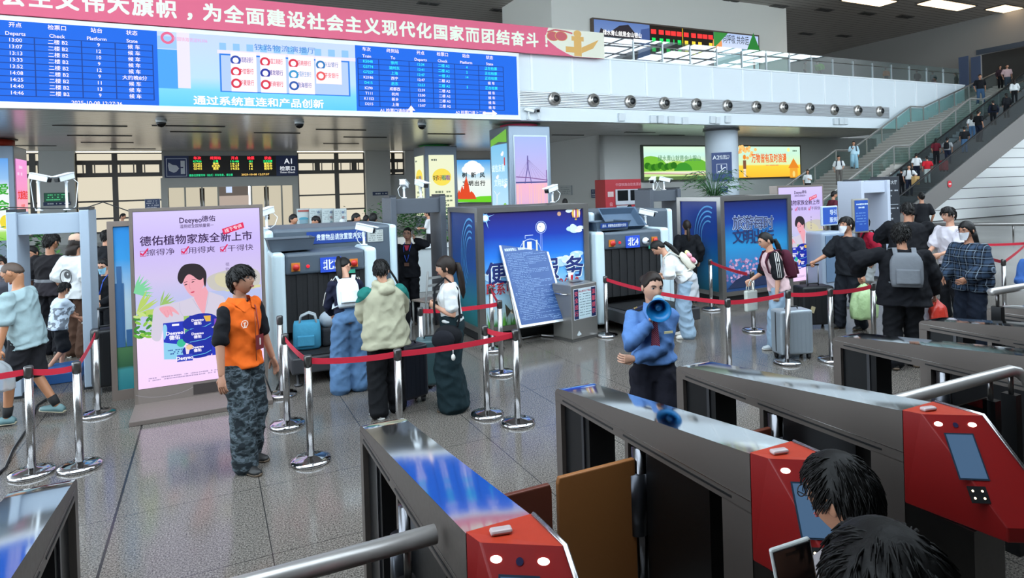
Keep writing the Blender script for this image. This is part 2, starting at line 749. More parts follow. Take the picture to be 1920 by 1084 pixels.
# upper level: pale core with screens, far walls
YC = 33.5
ux0, ux1 = WY(1035, 60, YC).x, WY(1475, 60, YC).x
mb = MB()
mb.bb((ux0, YC, PAR - .1), (ux1, YC + 7, CEIL), WALLU)
struct(mb.build('wall_core'))
mb = MB()
mb.bb((-30, 45, PAR - .1), (57, 45.3, CEIL), M('#a9a6a2', .6))
struct(mb.build('wall_upper_back'))
mb = MB()
Xr = 57.0
mb.bb((Xr, -30, 0), (Xr + .3, 20, CEIL), M('#8d8b88', .6))
mb.bb((Xr, 20, 12.2), (Xr + .3, 30, CEIL), M('#8d8b88', .6))
mb.bb((Xr, 20, 0), (Xr + .3, 30, PAR - .1), M('#8d8b88', .6))
mb.bb((Xr, 30, 0), (Xr + .3, 45, CEIL), M('#8d8b88', .6))
mb.bb((Xr - .1, 19.7, PAR), (Xr + .05, 20, 12.4), M('#3f4a58', .5))
mb.bb((Xr - .1, 19.7, 12.2), (Xr + .05, 30.2, 12.6), M('#3f4a58', .5))
struct(mb.build('wall_right'))
mb = MB()
mb.bb((Xr + 4, 18, PAR - .2), (Xr + 4.2, 32, 13), M('#2b2926', .6))
mb.bb((Xr + .3, 18, PAR - .2), (Xr + 4, 32, PAR - .1), M('#4b4a47', .5))
struct(mb.build('wall_passage_upper'))
# entrance lobby behind the camera: low dark ceiling, closed back, high glazed front above it
YG = -7.0
mb = MB()
mb.bb((-30, YG, 3.7), (57, 1.0, 4.0), M('#5d5b59', .6))  # unseen slab, added and drawn forward to keep the gates in shade
struct(mb.build('ceiling_lobby_shade'))
mb = MB()
mb.bb((-30, YG - .3, 0), (57, YG, 4.4), M('#6d6a66', .6))
struct(mb.build('wall_entrance'))
mb = MB()
for x in range(-30, 58, 3):
    mb.bb((x - .09, YG - .3, 4.4), (x + .09, YG, CEIL), M('#454b50', .4))
for z in (4.6, 6.4, 8.2, 10, 11.8, 13.6):
    mb.bb((-30, YG - .3, z - .09), (57, YG - .1, z + .09), M('#454b50', .4))
struct(mb.build('window_5'))
# unseen skylight added for daylight and railing reflections: bars, broad beams, open sky
mb = MB()
RB_ = M('#4b5054', .5)
for x in range(-30, 58, 3):
    mb.bb((x - .06, YG, CEIL), (x + .06, 8, CEIL + .08), RB_)
for y in (-7, -4, -1, 2, 5, 8):
    mb.bb((-30, y - .1, CEIL), (57, y + .1, CEIL + .1), RB_)
for x in (-22, -10, 2, 12, 20.5, 29, 38, 48):
    mb.bb((x - .7, YG, CEIL - .15), (x + .7, 8, CEIL + .2), M('#77787a', .5))
struct(mb.build('window_6'))


# ceiling light panels
for i, (a, w, l) in enumerate((((1630, 0), 1.3, 4.2), ((1775, 8), 1.3, 5.0), ((1900, 18), 1.3, 5.0))):
    p = G(a[0], a[1], CEIL)
    nm = ('the left of the three', 'the middle of the three', 'the one nearest the right edge')[i]
    t = thing('ceiling_light', 'long warm strip light in the dark hall ceiling, ' + nm, 'ceiling light', (p.x, p.y, CEIL), 0, 'strip lights in the hall ceiling')
    MB().bb((-l / 2 - .1, -w / 2 - .1, -.06), (l / 2 + .1, w / 2 + .1, -.01), M('#4a4643', .5)).build('frame', t)
    mb = MB()
    for k in range(14):
        x = -l / 2 + l * (k + .5) / 14
        mb.bb((x - l / 36, -w / 2, -.1), (x + l / 36, w / 2, -.05), E('#ffdcb0', 3.2))
    mb.build('diffuser', t)
DLP = [(803, 6), (938, 19), (1366, 2), (1461, 11), (1546, 18), (1626, 25), (1697, 31), (1512, 63), (1582, 67), (1878, 40)]
for a in DLP:
    p = G(a[0], a[1], CEIL)
    mb = MB()
    mb.bb((p.x - .75, p.y - .3, CEIL - .05), (p.x + .75, p.y + .3, CEIL - .01), M('#55524f', .5))
    for s in (-.36, .36):
        mb.bb((p.x + s - .26, p.y - .22, CEIL - .07), (p.x + s + .26, p.y + .22, CEIL - .04), M('#15130f', .5))
    tag(mb.build('downlight'), 'dark twin downlight recessed in the slatted hall ceiling', 'downlight', 'twin downlights in the hall ceiling')

# soffit slots, cameras domes
for a in [((355, 236), 2.6), ((188, 254), 2.4), ((202, 267), 2.2), ((56, 273), 2.2), ((368, 247), 2.0), ((640, 243), 2.2), ((520, 249), 2.0), ((685, 257), 2.2), ((640, 269), 2.0), ((837, 251), 2.0), ((1065, 253), 2.0), ((1200, 248), 2.0), ((1260, 253), 1.8), ((170, 235.5), 2.4), ((250, 279), 2.2)]:
    (x, y), l = a
    p = G(x, y, SOF)
    MBo = MB().bb((p.x - l / 2, p.y - .07, SOF - .03), (p.x + l / 2, p.y + .07, SOF - .005), M('#1d1d1f', .5))
    tag(MBo.build('slot_diffuser'), 'thin black linear slot in the metal underside of the mezzanine', 'air slot', 'linear slots in the mezzanine underside')
for (x, y), lab in (((302, 225), 'small black dome camera under the mezzanine edge, left of the A1 gate'), ((561, 228), 'small black dome camera under the mezzanine edge, right of the A1 gate'), ((791, 231), 'small black dome camera under the mezzanine edge, above the green collared column')):
    p = G(x, y, SOF)
    t = thing('dome_camera', lab, 'security camera', (p.x, p.y, SOF))
    MB().lathe([(.17, -.1), (.19, 0)], CAMW).build('mount', t)
    MB().lathe([(.01, -.27), (.1, -.24), (.16, -.16), (.17, -.1)], M('#17181a', .1)).build('dome', t)

# vent strip and nozzles
xv1, zv0, zv1 = WY(1666, 199, YF).x, WY(975, 199, YF).z, WY(975, 170, YF).z
t = thing('vent_strip', 'long silver ribbed strip across the white mezzanine face holding the round nozzles', 'air vent', (0, YF, 0))
xs0 = 2.0
MB().bb((xs0, -.02, zv0), (xv1, .0, zv1), M('#8d8f92', .5)).build('backing', t)
mb = MB()
for k in range(9):
    z = zv0 + (zv1 - zv0) * (k + .5) / 9
    mb.bb((xs0, -.06, z - .022), (xv1, -.02, z + .022), M('#c9ccd0', .35, .3))
mb.build('rib', t)
NZ = [(1038, 186), (1111, 188.5), (1180, 191), (1244, 194), (1304, 196), (1362, 198.5), (1416, 200.5), (1467, 201.5), (1516, 203.5), (1562, 206), (1606, 207.5), (1647, 209)]
ORD = ['first', 'second', 'third', 'fourth', 'fifth', 'sixth', 'seventh', 'eighth', 'ninth', 'tenth', 'eleventh', 'twelfth']
noz = None
for i, a in enumerate(NZ):
    p = WY(a[0], a[1], YF)
    lab = 'round silver air nozzle on the ribbed strip, %s from the departure screen' % ORD[i]
    if noz is None:
        noz = thing('air_nozzle', lab, 'air nozzle', p, 0, 'round air nozzles on the mezzanine face')
        X = Matrix.Rotation(R(90), 4, 'X')
        MB().lathe([(.30, .02), (.30, .12), (.26, .16), (.21, .15), (.19, .22), (.155, .26)], M('#b9b4ae', .3, .8), X=X).build('ring', noz)
        MB().lathe([(.155, .20), (.15, .262), (.001, .262)], M('#1e2124', .4), X=X).build('jet', noz)
    else:
        dup(noz, p, 0, lab)

sb_ = None
for i, (px, py) in enumerate(((1164, 220), (1223, 224), (1237, 224), (1257, 225), (1283, 227), (1335, 225), (1343, 226), (1363, 224), (1565, 228), (1575, 228), (1583, 228))):
    p_ = WY(px, py, YF)
    sb_ = MB().bb((p_.x - .17, YF - .12, p_.z - .18), (p_.x + .17, YF, p_.z + .18), M('#cfd6da', .4)).build('signal_box', None, .02)
    tag(sb_, 'small white signal box low on the mezzanine face, %s counted from the departure screen' % ORD[i], 'signal box', 'signal boxes under the ribbed strip')
# balustrade above the parapet
gz = WY(1280, 80, YF).z
xg0 = WY(1133, 110, YF).x
t = thing('glass_balustrade', 'clear glass railing along the top of the white mezzanine parapet reflecting the windows', 'railing', (0, YF + .12, PAR))
bal_glass = glass('balustrade_glass', '#cfe6e4', .26, .015)
n = 16
xe = XE - .3
for i in range(n):
    a, c = xg0 + (xe - xg0) * i / n, xg0 + (xe - xg0) * (i + 1) / n
    MB().bb((a + .04, -.01, .06), (c - .04, .01, gz - PAR)).build('glass_panel', t) if 0 else MB().box(((a + c) / 2, random.uniform(-.004, .004), (.06 + gz - PAR) / 2), (c - a - .05, .02, gz - PAR - .06), bal_glass, rz=R(random.uniform(-.8, .8)), rx=R(random.uniform(-.6, .6))).build('glass_panel', t)
    MB().bb((a - .03, -.05, .05), (a + .03, .05, gz - PAR - .12), M('#aeb4b6', .3, .8)).build('post', t)
MB().tube([(xg0, 0, gz - PAR - .3), (xe, 0, gz - PAR - .3)], .025, STEEL).build('rail', t)
# ================================================================ SIGNS AND SCREENS
WHT, PINKW = E('#ffffff', 1), E('#fff4fb', 1)


def plane_art(Y, step=.0012):
    mb = MB().art(frame((0, Y, 0), (1, 0, 0), (0, 0, 1)), step)
    P = lambda x, y: (lambda w: (w.x, w.z))(WY(x, y, Y))

    def T(s, x, y, h, mat, w=None, bold=0, align='C', **kw):
        a, b = P(x, y), P(x, y + 10)
        sz = h * (a[1] - b[1]) / 10 / .86
        wd = None
        if w:
            wd = P(x + w / 2, y)[0] - P(x - w / 2, y)[0]
        mb.text(s, a[0], a[1], sz, mat, align, bold, width=wd, **kw)
    return mb, P, T


# ---- departure screen
YL = YF - .3
wall = thing('departure_screen', 'huge white framed blue departure screen hung on the mezzanine face under the red slogan', 'screen', (0, 0, 0))
mb, P, T = plane_art(YL)
zt0, zb0 = P(500, 0)[1], P(973, 222.5)[1]
ztop = WY(700, 80, YL).z
ztop = WY(973, 100, YL).z
xr = P(974, 150)[0]
fr = MB().bb((-12, YL, zb0), (xr, YF - .01, ztop), M('#e9ece6', .5))
fr.bb((-12, YL - .02, zb0 - .05), (xr + .02, YL + .1, zb0), M('#f2f5f4', .3))
fr.build('frame', wall)
sl, sb, st = -11.5, P(973, 216)[1], P(967, 106)[1]
xa0, xa1, xs1 = P(296, 120)[0], P(667, 140)[0], P(970, 160)[0]
BL = E('#0f63dc', 1.25)
gl = MB().art(mb.X, .001)
gl.rect(sl, sb, xa0, st, BL)
gl.build('screen_panel', wall)
MB().art(mb.X, .001).rect(xa1, sb, xs1, st, BL).build('screen_panel', wall)
GRD = E('#0a3f9e', 1)
CY_, OW = E('#33f0ea', 1.3), E('#fdeef6', 1.25)
zr = [P(31, 75 + 12.35 * i)[1] for i in range(9)]
rows_l = [('13:00', '9', '候 车'), ('13:07', '12', '候 车'), ('13:13', '10', '候 车'), ('13:33', '9', '候 车'), ('13:52', '12', '候 车'), ('14:08', '9', '大约晚8分'), ('14:25', '11', '候 车'), ('14:40', '13', '候 车'), ('14:46', '9', '候 车')]
dz = (zr[0] - zr[8]) / 8
zr = [zr[0] - dz * i for i in range(9)]
for z in [zr[0] + dz / 2 - dz * i for i in range(10)]:
    mb.rect(sl, z - .012, P(287, 100)[0], z + .012, GRD)
    mb.rect(P(671, 120)[0], z - .012, P(943, 120)[0], z + .012, GRD)
for px in (-60, 66, 154, 217, 287, 671, 710, 767, 811, 852, 897, 943):
    x = P(px, 120)[0]
    mb.rect(x - .015, zr[8] - dz / 2, x + .015, zr[0] + dz / 2, GRD)
hz1, hz2 = P(30, 47)[1], P(31, 63)[1]
tx = lambda s, px, z, sz, m_, bold=.012: mb.text(s, P(px, 120)[0], z, sz, m_, 'C', bold)
cs = dz * .78
for px, a, c in ((31, '开点', 'Departs'), (109, '检票口', 'Check'), (183, '站台', 'Platform'), (249, '状态', 'State'), (688, '车次', 'Train'), (737, '终到站', 'To'), (789, '开点', 'Departs'), (830, '检票口', 'Check'), (874, '站台', 'Platform'), (918, '状态', 'State')):
    tx(a, px, hz1, cs * 1.05, OW)
    tx(c, px, hz2, cs * 1.0, OW)
for i, (a, c, d) in enumerate(rows_l):
    for px, s in ((31, a), (110, '二楼 B2'), (186, c), (252, d)):
        tx(s, px, zr[i], cs, OW)
rows_r = [('K5048', '徐州', '12:34', '二楼 A2', '4', 1), ('G3774', '湖州东', '12:41', '二楼 A2', '2', 1), ('G7229', '上海', '12:47', '一楼 A1', '14', 1), ('K2186', '西宁', '12:47', '二楼 A2', '', 0), ('D415', '启东', '12:53', '二楼 A2', '5', 1), ('K290', '成都西', '12:59', '二楼 A2', '', 0), ('T111', '杭州', '13:00', '二楼 A2', '', 0), ('K1153', '新乡', '13:05', '二楼 A2', '', 0), ('D215', '上海', '13:07', '二楼 A2', '', 0)]
for i, rw in enumerate(rows_r):
    m_ = CY_ if rw[5] else OW
    for px, s in zip((690, 739, 789, 832, 875, 920), (*rw[:5], '正在检票' if rw[5] else '候 车')):
        if s:
            tx(s, px, zr[i], cs * .9, m_)
zf = zr[8] - dz * 1.15
tx('2025-10-08 12:27:36', 180, zf - .02, cs * 1.05, OW)
tx('A1 检票口请向前', 738, zf, cs * 1.0, OW)
tx('A2 检票口请上二楼', 880, zf, cs * 1.0, OW)
x = P(771, 205)[0]
mb.rect(x - .05, zf - .18, x + .05, zf + .1, OW)
mb.poly([(x - .16, zf + .02), (x + .16, zf + .02), (x, zf + .22)], OW)
x = P(918, 207)[0]
mb.rect(x - .3, zf - .04, x + .15, zf + .04, OW)
mb.poly([(x + .12, zf - .14), (x + .34, zf), (x + .12, zf + .14)], OW)
mb.build('lettering', wall)
# advert between the two tables
ad = MB().art(mb.X, .001)
ad.rect(xa0, sb, xa1, st, picture('screen_sky_blue', [(0, '#35b8f7'), (.22, '#5cc4fb'), (.4, '#a9cdf8'), (1, '#b4c6f6')], 'Z', 1.15))
ad.build('advert_ground', wall)
mb, P, T = plane_art(YL - .03)
c0 = E('#8fc4f5', 1.1)
for k in range(10):
    a, c = P(411 + k * 25.5, 80 + k * 1.6), P(424 + k * 25.5, 94 + k * 1.6)
    mb.rect(a[0], c[1], c[0], a[1], c0)
W_ = E('#e9e4fb', 1.1)
a, c = P(407, 93), P(663, 108)
mb.rect(a[0], P(407, 100)[1], xa1, a[1], W_)
a, c = P(411, 102), P(655, 173)
mb.rect(P(411, 100)[0], P(412, 172)[1], P(655, 110)[0], P(411, 100)[1], E('#2f7fe6', 1.1))
mb.rect(P(414, 100)[0], P(412, 170)[1], P(652, 110)[0], P(411, 103)[1], E('#b3cdf9', 1.1))
mb.rect(xa0, P(340, 84)[1] - .15, P(352, 90)[0], P(340, 84)[1] + .25, E('#9ec9fa', 1.1))
mb.rect(P(332, 100)[0], P(332, 165)[1], P(356, 100)[0], st, W_)
mb.rect(xa0, P(300, 165)[1], P(332, 100)[0], P(300, 92)[1], E('#4aa4f4', 1.1))
banks = ['中国建设银行', '中国工商银行', '招商银行', '兴业银行', '中信银行', '浦发银行', '中国民生银行', '平安银行', '华夏银行', '浙商银行', '渤海银行']
bc = ['#2f50b4', '#e0344c', '#e0344c', '#2f7fc4', '#e0344c', '#2434a4', '#3aa0d8', '#f06060', '#e0344c', '#e0344c', '#2f60b4']
cx_, cz_ = [457, 512, 565, 616], [114, 135.5, 157]
for i, s in enumerate(banks):
    r_, q = divmod(i, 4)
    x, z = P(cx_[q], 120)[0], P(457, cz_[r_])[1]
    w = (P(cx_[q] + 24, 120)[0] - P(cx_[q] - 24, 120)[0]) / 2
    mb.rect(x - w, z - .28, x + w, z + .28, E('#ffeef8', 1.15))
    mb.ring(x - w * .62, z, .13, .07, E(bc[i], 1), sy=1)
    mb.text(s, x + w * .2, z + .03, .2, E(bc[i], 1), 'C', .01, width=w * 1.1)
T('铁路物流演播厅', 535, 92, 11, E('#3f86d8', 1), w=114)
T('通过系统直连和产品创新', 490, 192, 15, E('#fff2fa', 1.3), w=242, bold=.025)
a = P(314, 71)
mb.ring(a[0], a[1], .16, .08, E('#ef6f9a', 1))
T('中国铁路货运95306', 357, 75, 7, E('#f3a6cc', 1), w=64)
mb.build('advert_art', wall)

# ---- slogan banner
YBN = YF - .35
ban = thing('slogan_banner', 'long red banner with a white slogan hung above the blue departure screen', 'banner', (0, 0, 0))
mb, P, T = plane_art(YBN, .0015)
bt, bb_ = P(1133, 62)[1], P(1133, 110)[1]
bxr = P(1133, 90)[0]
MB().bb((-12, YBN, bb_), (bxr, YBN + .12, bt), M('#e0607f', .6)).build('panel', ban)
CRM = M('#eef0dc', .6)
slogan = '会主义伟大旗帜，为全面建设社会主义现代化国家而团结奋斗！'
p0, p1 = WY(25, 7, YBN).x, WY(998, 75, YBN).x
pt = (p1 - p0) / 26
zc = (bt + bb_) / 2 - .02
for i, ch in enumerate('社' + slogan):
    mb.text(ch, p0 + pt * (i - 1) + (0 if ch not in '，！' else pt * .0), zc, pt * .92, CRM, 'C', .038)
pc = E('#efe8cf', .0)
PAPER, RED2, GOLD = M('#e6e3d0', .6), M('#c85a62', .6), M('#dcaa5c', .6)
xA = P(1027, 80)[0]
mb.poly([(P(1029, 90)[0], bt), (bxr, bt), (bxr, bb_), (P(1075, 100)[0], bb_), (P(1062, 101)[0], P(1062, 100)[1] + .0), (P(1045, 90)[0], P(1045, 90)[1]), (P(1033, 86)[0], P(1030, 80)[1]), (P(1022, 75)[0], P(1022, 70)[1])], PAPER)
for px in (1037, 1052):
    a = P(px, 68)
    mb.ell(a[0], a[1], .3, .2, RED2)
    mb.ring(a[0], a[1], .3, .03, GOLD, sy=.66)
mb.line([P(1026, 60), P(1040, 56), P(1060, 59), P(1073, 63)], .07, RED2)
a, c = P(1076, 80), P(1090, 80)
zz = P(1083, 78)[1]
mb.rect(a[0], bb_ + .02, c[0], zz + .1, GOLD)
mb.rect(a[0] - .12, zz + .02, c[0] + .12, zz + .22, GOLD)
mb.ell((a[0] + c[0]) / 2, zz + .33, .2, .16, GOLD)
mb.poly([(c[0], zz - .25), (c[0] + .9, zz + .15), (c[0] + .6, zz - .25), (c[0], zz - .5)], GOLD)
mb.poly([(a[0], zz - .25), (a[0] - .42, zz - .25), (a[0] - .42, zz - .5), (a[0], zz - .5)], GOLD)
mb.build('lettering', ban)

# ---- screens on the pale core wall upstairs
ys = YC - .3
t = thing('mountain_screen', 'wide wall screen upstairs with a mountain picture, two train tables and a tree picture', 'screen', (0, 0, 0))
mb, P, T = plane_art(ys, .002)
sx0, sx1 = P(1114, 60)[0], P(1422, 90)[0]
szt, szb = P(1114, 36)[1], P(1114, 36)[1] - 3.3
MB().bb((sx0 - .1, ys, szb - .1), (sx1 + .1, YC, szt + .1), M('#5a4a40', .5)).build('frame', t)
xb_, xc_ = P(1218, 60)[0], P(1338, 70)[0]
mb.rect(sx0, szb, xb_, szt, picture('mountain_sky', [(0, '#5f7fae'), (.6, '#7d9ad0'), (1, '#5d7fc4')], 'Z', .9))
rg = random.Random(3)
mb.poly([(sx0, szb + 1.6), (sx0 + .5, szt - .5), (sx0 + 1.1, szt - .75), (sx0 + 1.9, szt - .25), (sx0 + 2.6, szt - .12), (sx0 + 3.1, szt - .6), (sx0 + 4.0, szt - 1.2), (sx0 + 4.6, szb), (sx0, szb)], E('#332f38', .9))
mb.poly([(sx0 + 3.2, szb + .8), (sx0 + 3.6, szt - .35), (sx0 + 4.3, szt - .2), (sx0 + 4.9, szt - .4), (xb_, szt - .3), (xb_, szb), (sx0 + 3, szb)], E('#4a62a0', .9))
T('绿水青山就是金山银山', 1167, 64, 9, E('#ffffff', 1.3), w=72, bold=.02)
mb.rect(xb_, szt - 2.0, xc_, szt, E('#2a241c', .7))
xm = (xb_ + xc_) / 2
mb.rect(xm - .03, szt - 2.0, xm + .03, szt, E('#e8c020', 1))
for h_, (x0_, col) in enumerate(((xb_, '#20e060'), (xm, '#ffd940'))):
    W2 = (xm - xb_)
    for q, fx in enumerate((.12, .35, .55, .72, .9)):
        mb.rect(x0_ + W2 * (fx - .08), szt - .55, x0_ + W2 * (fx + .07), szt - .25, E('#ff3a3a', 1.2))
        for r_ in (0, 1):
            if (q == 3) and h_:
                continue
            mb.rect(x0_ + W2 * (fx - (.06 if q != 3 else .01)), szt - 1.12 - r_ * .58, x0_ + W2 * (fx + (.05 if q != 3 else .015)), szt - .8 - r_ * .58, E(col, 1.2))
mb.rect(xc_, szb, sx1, szt, picture('pale_tree_picture', [(0, '#dff0ff'), (.4, '#f2f6ff'), (1, '#a9c4f4')], 'Z', 1.05))
T('同呼吸 共命运', 1380, 75, 15, E('#20242c', .3), w=48, bold=.005)
a = P(1413, 88)
mb.poly([(a[0] - .75, a[1] - .45), (a[0] + .75, a[1] - .45), (a[0], a[1] + 1.0)], E('#2f8a3c', .9))
mb.rect(a[0] - .09, szb + .2, a[0] + .09, a[1] - .45, E('#6a4a2c', .8))
a = P(1345, 82)
mb.ell(a[0], a[1], .42, .55, E('#f7a060', 1))
mb.poly([(xc_, szt), (xc_ + 1.3, szt), (xc_ + .5, szt - .7), (xc_, szt - 1.1)], E('#3f9a48', .9))
mb.rect(xc_ + 1.2, szb, sx1 - .6, szb + .5, E('#8fd45c', 1))
mb.build('screen_art', t)


# ---- columns with lightboxes
def column_box(name, lab, xf, yf, w, dpt, ztop_, collar, ccol, faces):
    cx = xf + w / 2
    t = thing(name, lab, 'column', (cx, yf + dpt / 2, 0))
    BX = M('#8694a3', .3, .4)
    MB().bb((-w / 2, -dpt / 2, 0), (w / 2, dpt / 2, ztop_), BX).build('cladding', t, .04)
    MB().lathe([(collar, ztop_ - .1), (collar, SOF), (.01, SOF)], M(ccol, .45), n=40).build('collar', t)
    MB().lathe([(collar + .12, SOF - .04), (collar + .12, SOF - .01)], M('#2f5a4a' if ccol != '#c8402c' else '#4a3030', .4), n=40).build('collar_rim', t)
    return t


def face_art(t, side, w, dpt, x0, x1, z0, z1, name='lightbox'):
    """picture on the front or the left side of a column: returns a flat-art builder in metres of that face"""
    if side == 'front':
        X = frame((0, -dpt / 2, 0), (1, 0, 0), (0, 0, 1))
    elif side == 'left':
        X = frame((-w / 2, 0, 0), (0, -1, 0), (0, 0, 1))
    else:
        X = frame((w / 2, 0, 0), (0, 1, 0), (0, 0, 1))
    return MB().art(X, .01)


# red collared column nearest the hall
a = WY(953.5, 235, 24.55)
w, dp = WY(1031, 235, 24.55).x - a.x, 2.1
zt = a.z
red = column_box('lightbox_column', 'square column with red collar under the mezzanine edge, lit bridge picture on its front', a.x, 24.55, w, dp, zt, .85, '#c03a58', None)
mb = face_art(red, 'front', w, dp, 0, 0, 0, 0)
q = lambda px, py: (WY(px, py, 24.55).x - (a.x + w / 2), WY(px, py, 24.55).z)
x0, z1 = q(964, 256)
x1, z0 = q(1028, 420)
mb.rect(x0 - .06, z0 - .06, x1 + .06, z1 + .06, M('#aab6c2', .3, .5))
mb.rect(x0, z0, x1, z1, picture('sunset_sky', [(0, '#c9a0dc'), (.3, '#e8b4d4'), (.46, '#f3b2cc'), (.5, '#c3b0e4'), (1, '#9cb0f4')], 'Z', 1.05, .06))
zq = q(990, 342)[1]
mb.rect(x0, zq - .03, x1, zq + .03, E('#5a62a8', .8))
xq, zt2 = q(988, 292)
for s in (-1, 1):
    mb.line([(xq + s * .16, zq - .05), (xq + s * .03, zt2 - .6), (xq, zt2)], .035, E('#6a5fae', .8))
mb.line([(x0, q(960, 332)[1]), (xq, q(988, 333)[1]), (x1, q(1028, 338)[1])], .035, E('#8a5aa0', .8))
xq2, zq2 = q(1023, 319)
mb.line([(xq2, zq), (xq2, zq2)], .04, E('#8a6ab0', .8))
for k in range(9):
    mb.line([(xq, zt2 - .2), (x0 + (x1 - x0) * (k + .5) / 9, q(990, 334)[1])], .008, E('#9a86c8', .8))
for k in range(14):
    xx = x0 + random.random() * (x1 - x0)
    mb.rect(xx - .02, zq - .9 - random.random() * .6, xx + .015, zq - .1, E('#ffc8c8', 1))
mb.build('lightbox', red)
mb = face_art(red, 'left', w, dp, 0, 0, 0, 0)
xs, zs0_, zs1_ = .85, 1.0, zt - .75
mb.rect(-xs, zs0_, xs, zs1_, picture('sky_poster', [(0, '#bfe6fa'), (1, '#6cc2f0')], 'Z', 1.0))
mb.poly([(-xs, zs1_ + .25), (xs, zs1_ + .62), (xs, zs1_ + .05), (0, zs1_ + .12), (-xs, zs1_ - .05)], E('#7cc44c', .9))
mb.text('诚信友善', -.1, zs1_ - 1.05, .36, E('#e4f6ff', 1.2), 'C', .01)
mb.text('文明出行', .15, zs1_ - 1.7, .36, E('#e4f6ff', 1.2), 'C', .01)
for k in range(7):
    mb.rect(-.6 + k * .13, 1.0, -.5 + k * .13, 1.5 + random.random() * .35, E('#e8f4fb', 1))
mb.ell(.55, 1.35, .28, .42, E('#8ccf5a', 1))
mb.rect(-xs, 1.0, xs, 1.18, E('#8fd06a', 1))
mb.line([(-.25, 1.2), (-.25, 2.1)], .03, WHT)
for k in range(3):
    an = k * 2.094 + .4
    mb.line([(-.25, 2.1), (-.25 + .35 * math.cos(an), 2.1 + .35 * math.sin(an))], .03, WHT)
for x, z in ((.35, zs1_ - .45), (-.2, 2.9), (.6, 2.5)):
    mb.ell(x, z, .14, .08, WHT)
    mb.ell(x + .1, z + .05, .09, .08, WHT)
mb.rect(.55, zs1_ - .95, .66, zs1_ - .6, E('#d03040', 1))
mb.build('side_lightbox', red)

# green collared column further in
a = WY(796, 273.5, 36.6)
w, dp = WY(856, 273.5, 36.6).x - a.x, 2.3
zt = a.z
grn = column_box('lightbox_column', 'square column with bright green collar beyond the middle scanner, pale yellow lit posters', a.x, 36.6, w, dp, zt, .95, '#2f9a3e', None)
for side, hw in (('front', w / 2 - .22), ('left', dp / 2 - .25)):
    mb = face_art(grn, side, w, dp, 0, 0, 0, 0)
    z1, z0 = zt - .55, .9
    mb.rect(-hw, z0, hw, z1, E('#eef3cf', 1.05))
    mb.ell(0, z1 - 1.35, hw * .75, .52, E('#f7e058', 1.05))
    for k, (ch, c_) in enumerate(zip('好好看看', ('#4a4a3c', '#e08030', '#3a9a80', '#8a5ab8'))):
        mb.text(ch, -hw * .5 + k * hw * .32, z1 - 1.4, .34, E(c_, .8), 'C', .02)
    rg = random.Random(5)
    for k in range(6):
        mb.scribble(-hw * .55, hw * .6, z1 - 2.25 - k * .27, .17, E('#8a9a80', .7), rg, .75)
    mb.scribble(-hw * .8, -hw * .4, z1 - .3, .14, E('#6a7a70', .7), rg, .9)
    mb.build('lightbox' if side == 'front' else 'side_lightbox', grn)
# orange collared column at the left edge
a = WY(25, 273, 34.2)
w, dp = 2.4, 2.2
zt = a.z
org = column_box('lightbox_column', 'square column with orange collar at the far left, pink lit poster on its side', a.x - w, 34.2, w, dp, zt, 1.0, '#c8402c', None)
mb = face_art(org, 'front', w, dp, 0, 0, 0, 0)
mb.rect(-1, .8, 1.0, zt - .55, picture('sky_and_meadow', [(0, '#7ed030'), (.1, '#a8e060'), (.14, '#f2f6f4'), (.6, '#f0f4f8'), (.75, '#8fc0f0'), (1, '#5aa0ec')], 'Z', 1.0))
for k, ch in enumerate('爱会'):
    mb.text(ch, .75, 3.0 - k * .7, .5, E('#3fae3a', 1), 'C', .03)
mb.ell(.85, 1.6, .2, .3, E('#f4e040', 1))
mb.build('lightbox', org)
mb = face_art(org, 'right', w, dp, 0, 0, 0, 0)
mb.rect(-.9, .8, .95, zt - .55, picture('pink_poster', [(0, '#fbdfe0'), (.3, '#f9b4b0'), (.6, '#f08ac0'), (1, '#f49ae0')], 'Z', 1.0))
mb.text('文旅重庆'[:2] + '酒店', .05, 2.75, .42, E('#e8403c', 1), 'C', .03)
mb.text('欢迎您', .05, 2.25, .2, E('#e8605c', 1), 'C', .02)
mb.scribble(-.7, .1, 4.0, .2, E('#ffd8f4', 1), random.Random(2), .8)
mb.scribble(-.7, .1, 3.7, .2, E('#ffd8f4', 1), random.Random(4), .8)
mb.build('side_lightbox', org)

# round white column with the A2 sign
a, c = WY(1320, 237, 25.2), WY(1383, 237, 25.2)
rad = 30.0 / FPX * ((a.x + c.x) / 2 * _fw.x + 25.6 * _fw.y)
p = WY(1352, 250, 25.0 + rad)
t = thing('round_column', 'thick white round column carrying the blue A2 escalator sign', 'column', (p.x, p.y, 0))
MB().lathe([(rad, 0), (rad, SOF)], M('#c9d3dc', .3), n=48).build('shaft', t)
MB().lathe([(rad + .1, SOF - .12), (rad + .1, SOF - .04)], M('#55585c', .5), n=48).build('collar_rim', t)
col_a2 = p
sgn = WD(1350, 313, 27.0)
dv_ = Vector((sgn.x - col_a2.x, sgn.y - col_a2.y, 0)).normalized()
sgn = col_a2 + dv_ * (rad + .08)
DS = sgn.dot(_fw)
t = thing('direction_sign', 'blue A2 ticket check sign with an escalator symbol on the round white column', 'sign', (sgn.x, sgn.y, 0), math.atan2(dv_.y, dv_.x) + PI / 2)
top, bot = WD(1350, 286, DS).z, WD(1350, 340, DS).z
h2 = 36 / FPX * DS / 2
tz = lambda py: WD(1350, py, DS).z
MB().bb((-h2, -.03, bot), (h2, .06, top), M('#1f3a72', .4)).build('board', t)
mb = MB().art(frame((0, -.03, 0), (1, 0, 0), (0, 0, 1)), .006)
WS = M('#e8eef4', .5)
mb.text('A2', -h2 * .55, tz(295), .30, WS, 'C', .02)
mb.text('检票口', h2 * .28, tz(294), .17, WS, 'C', .01)
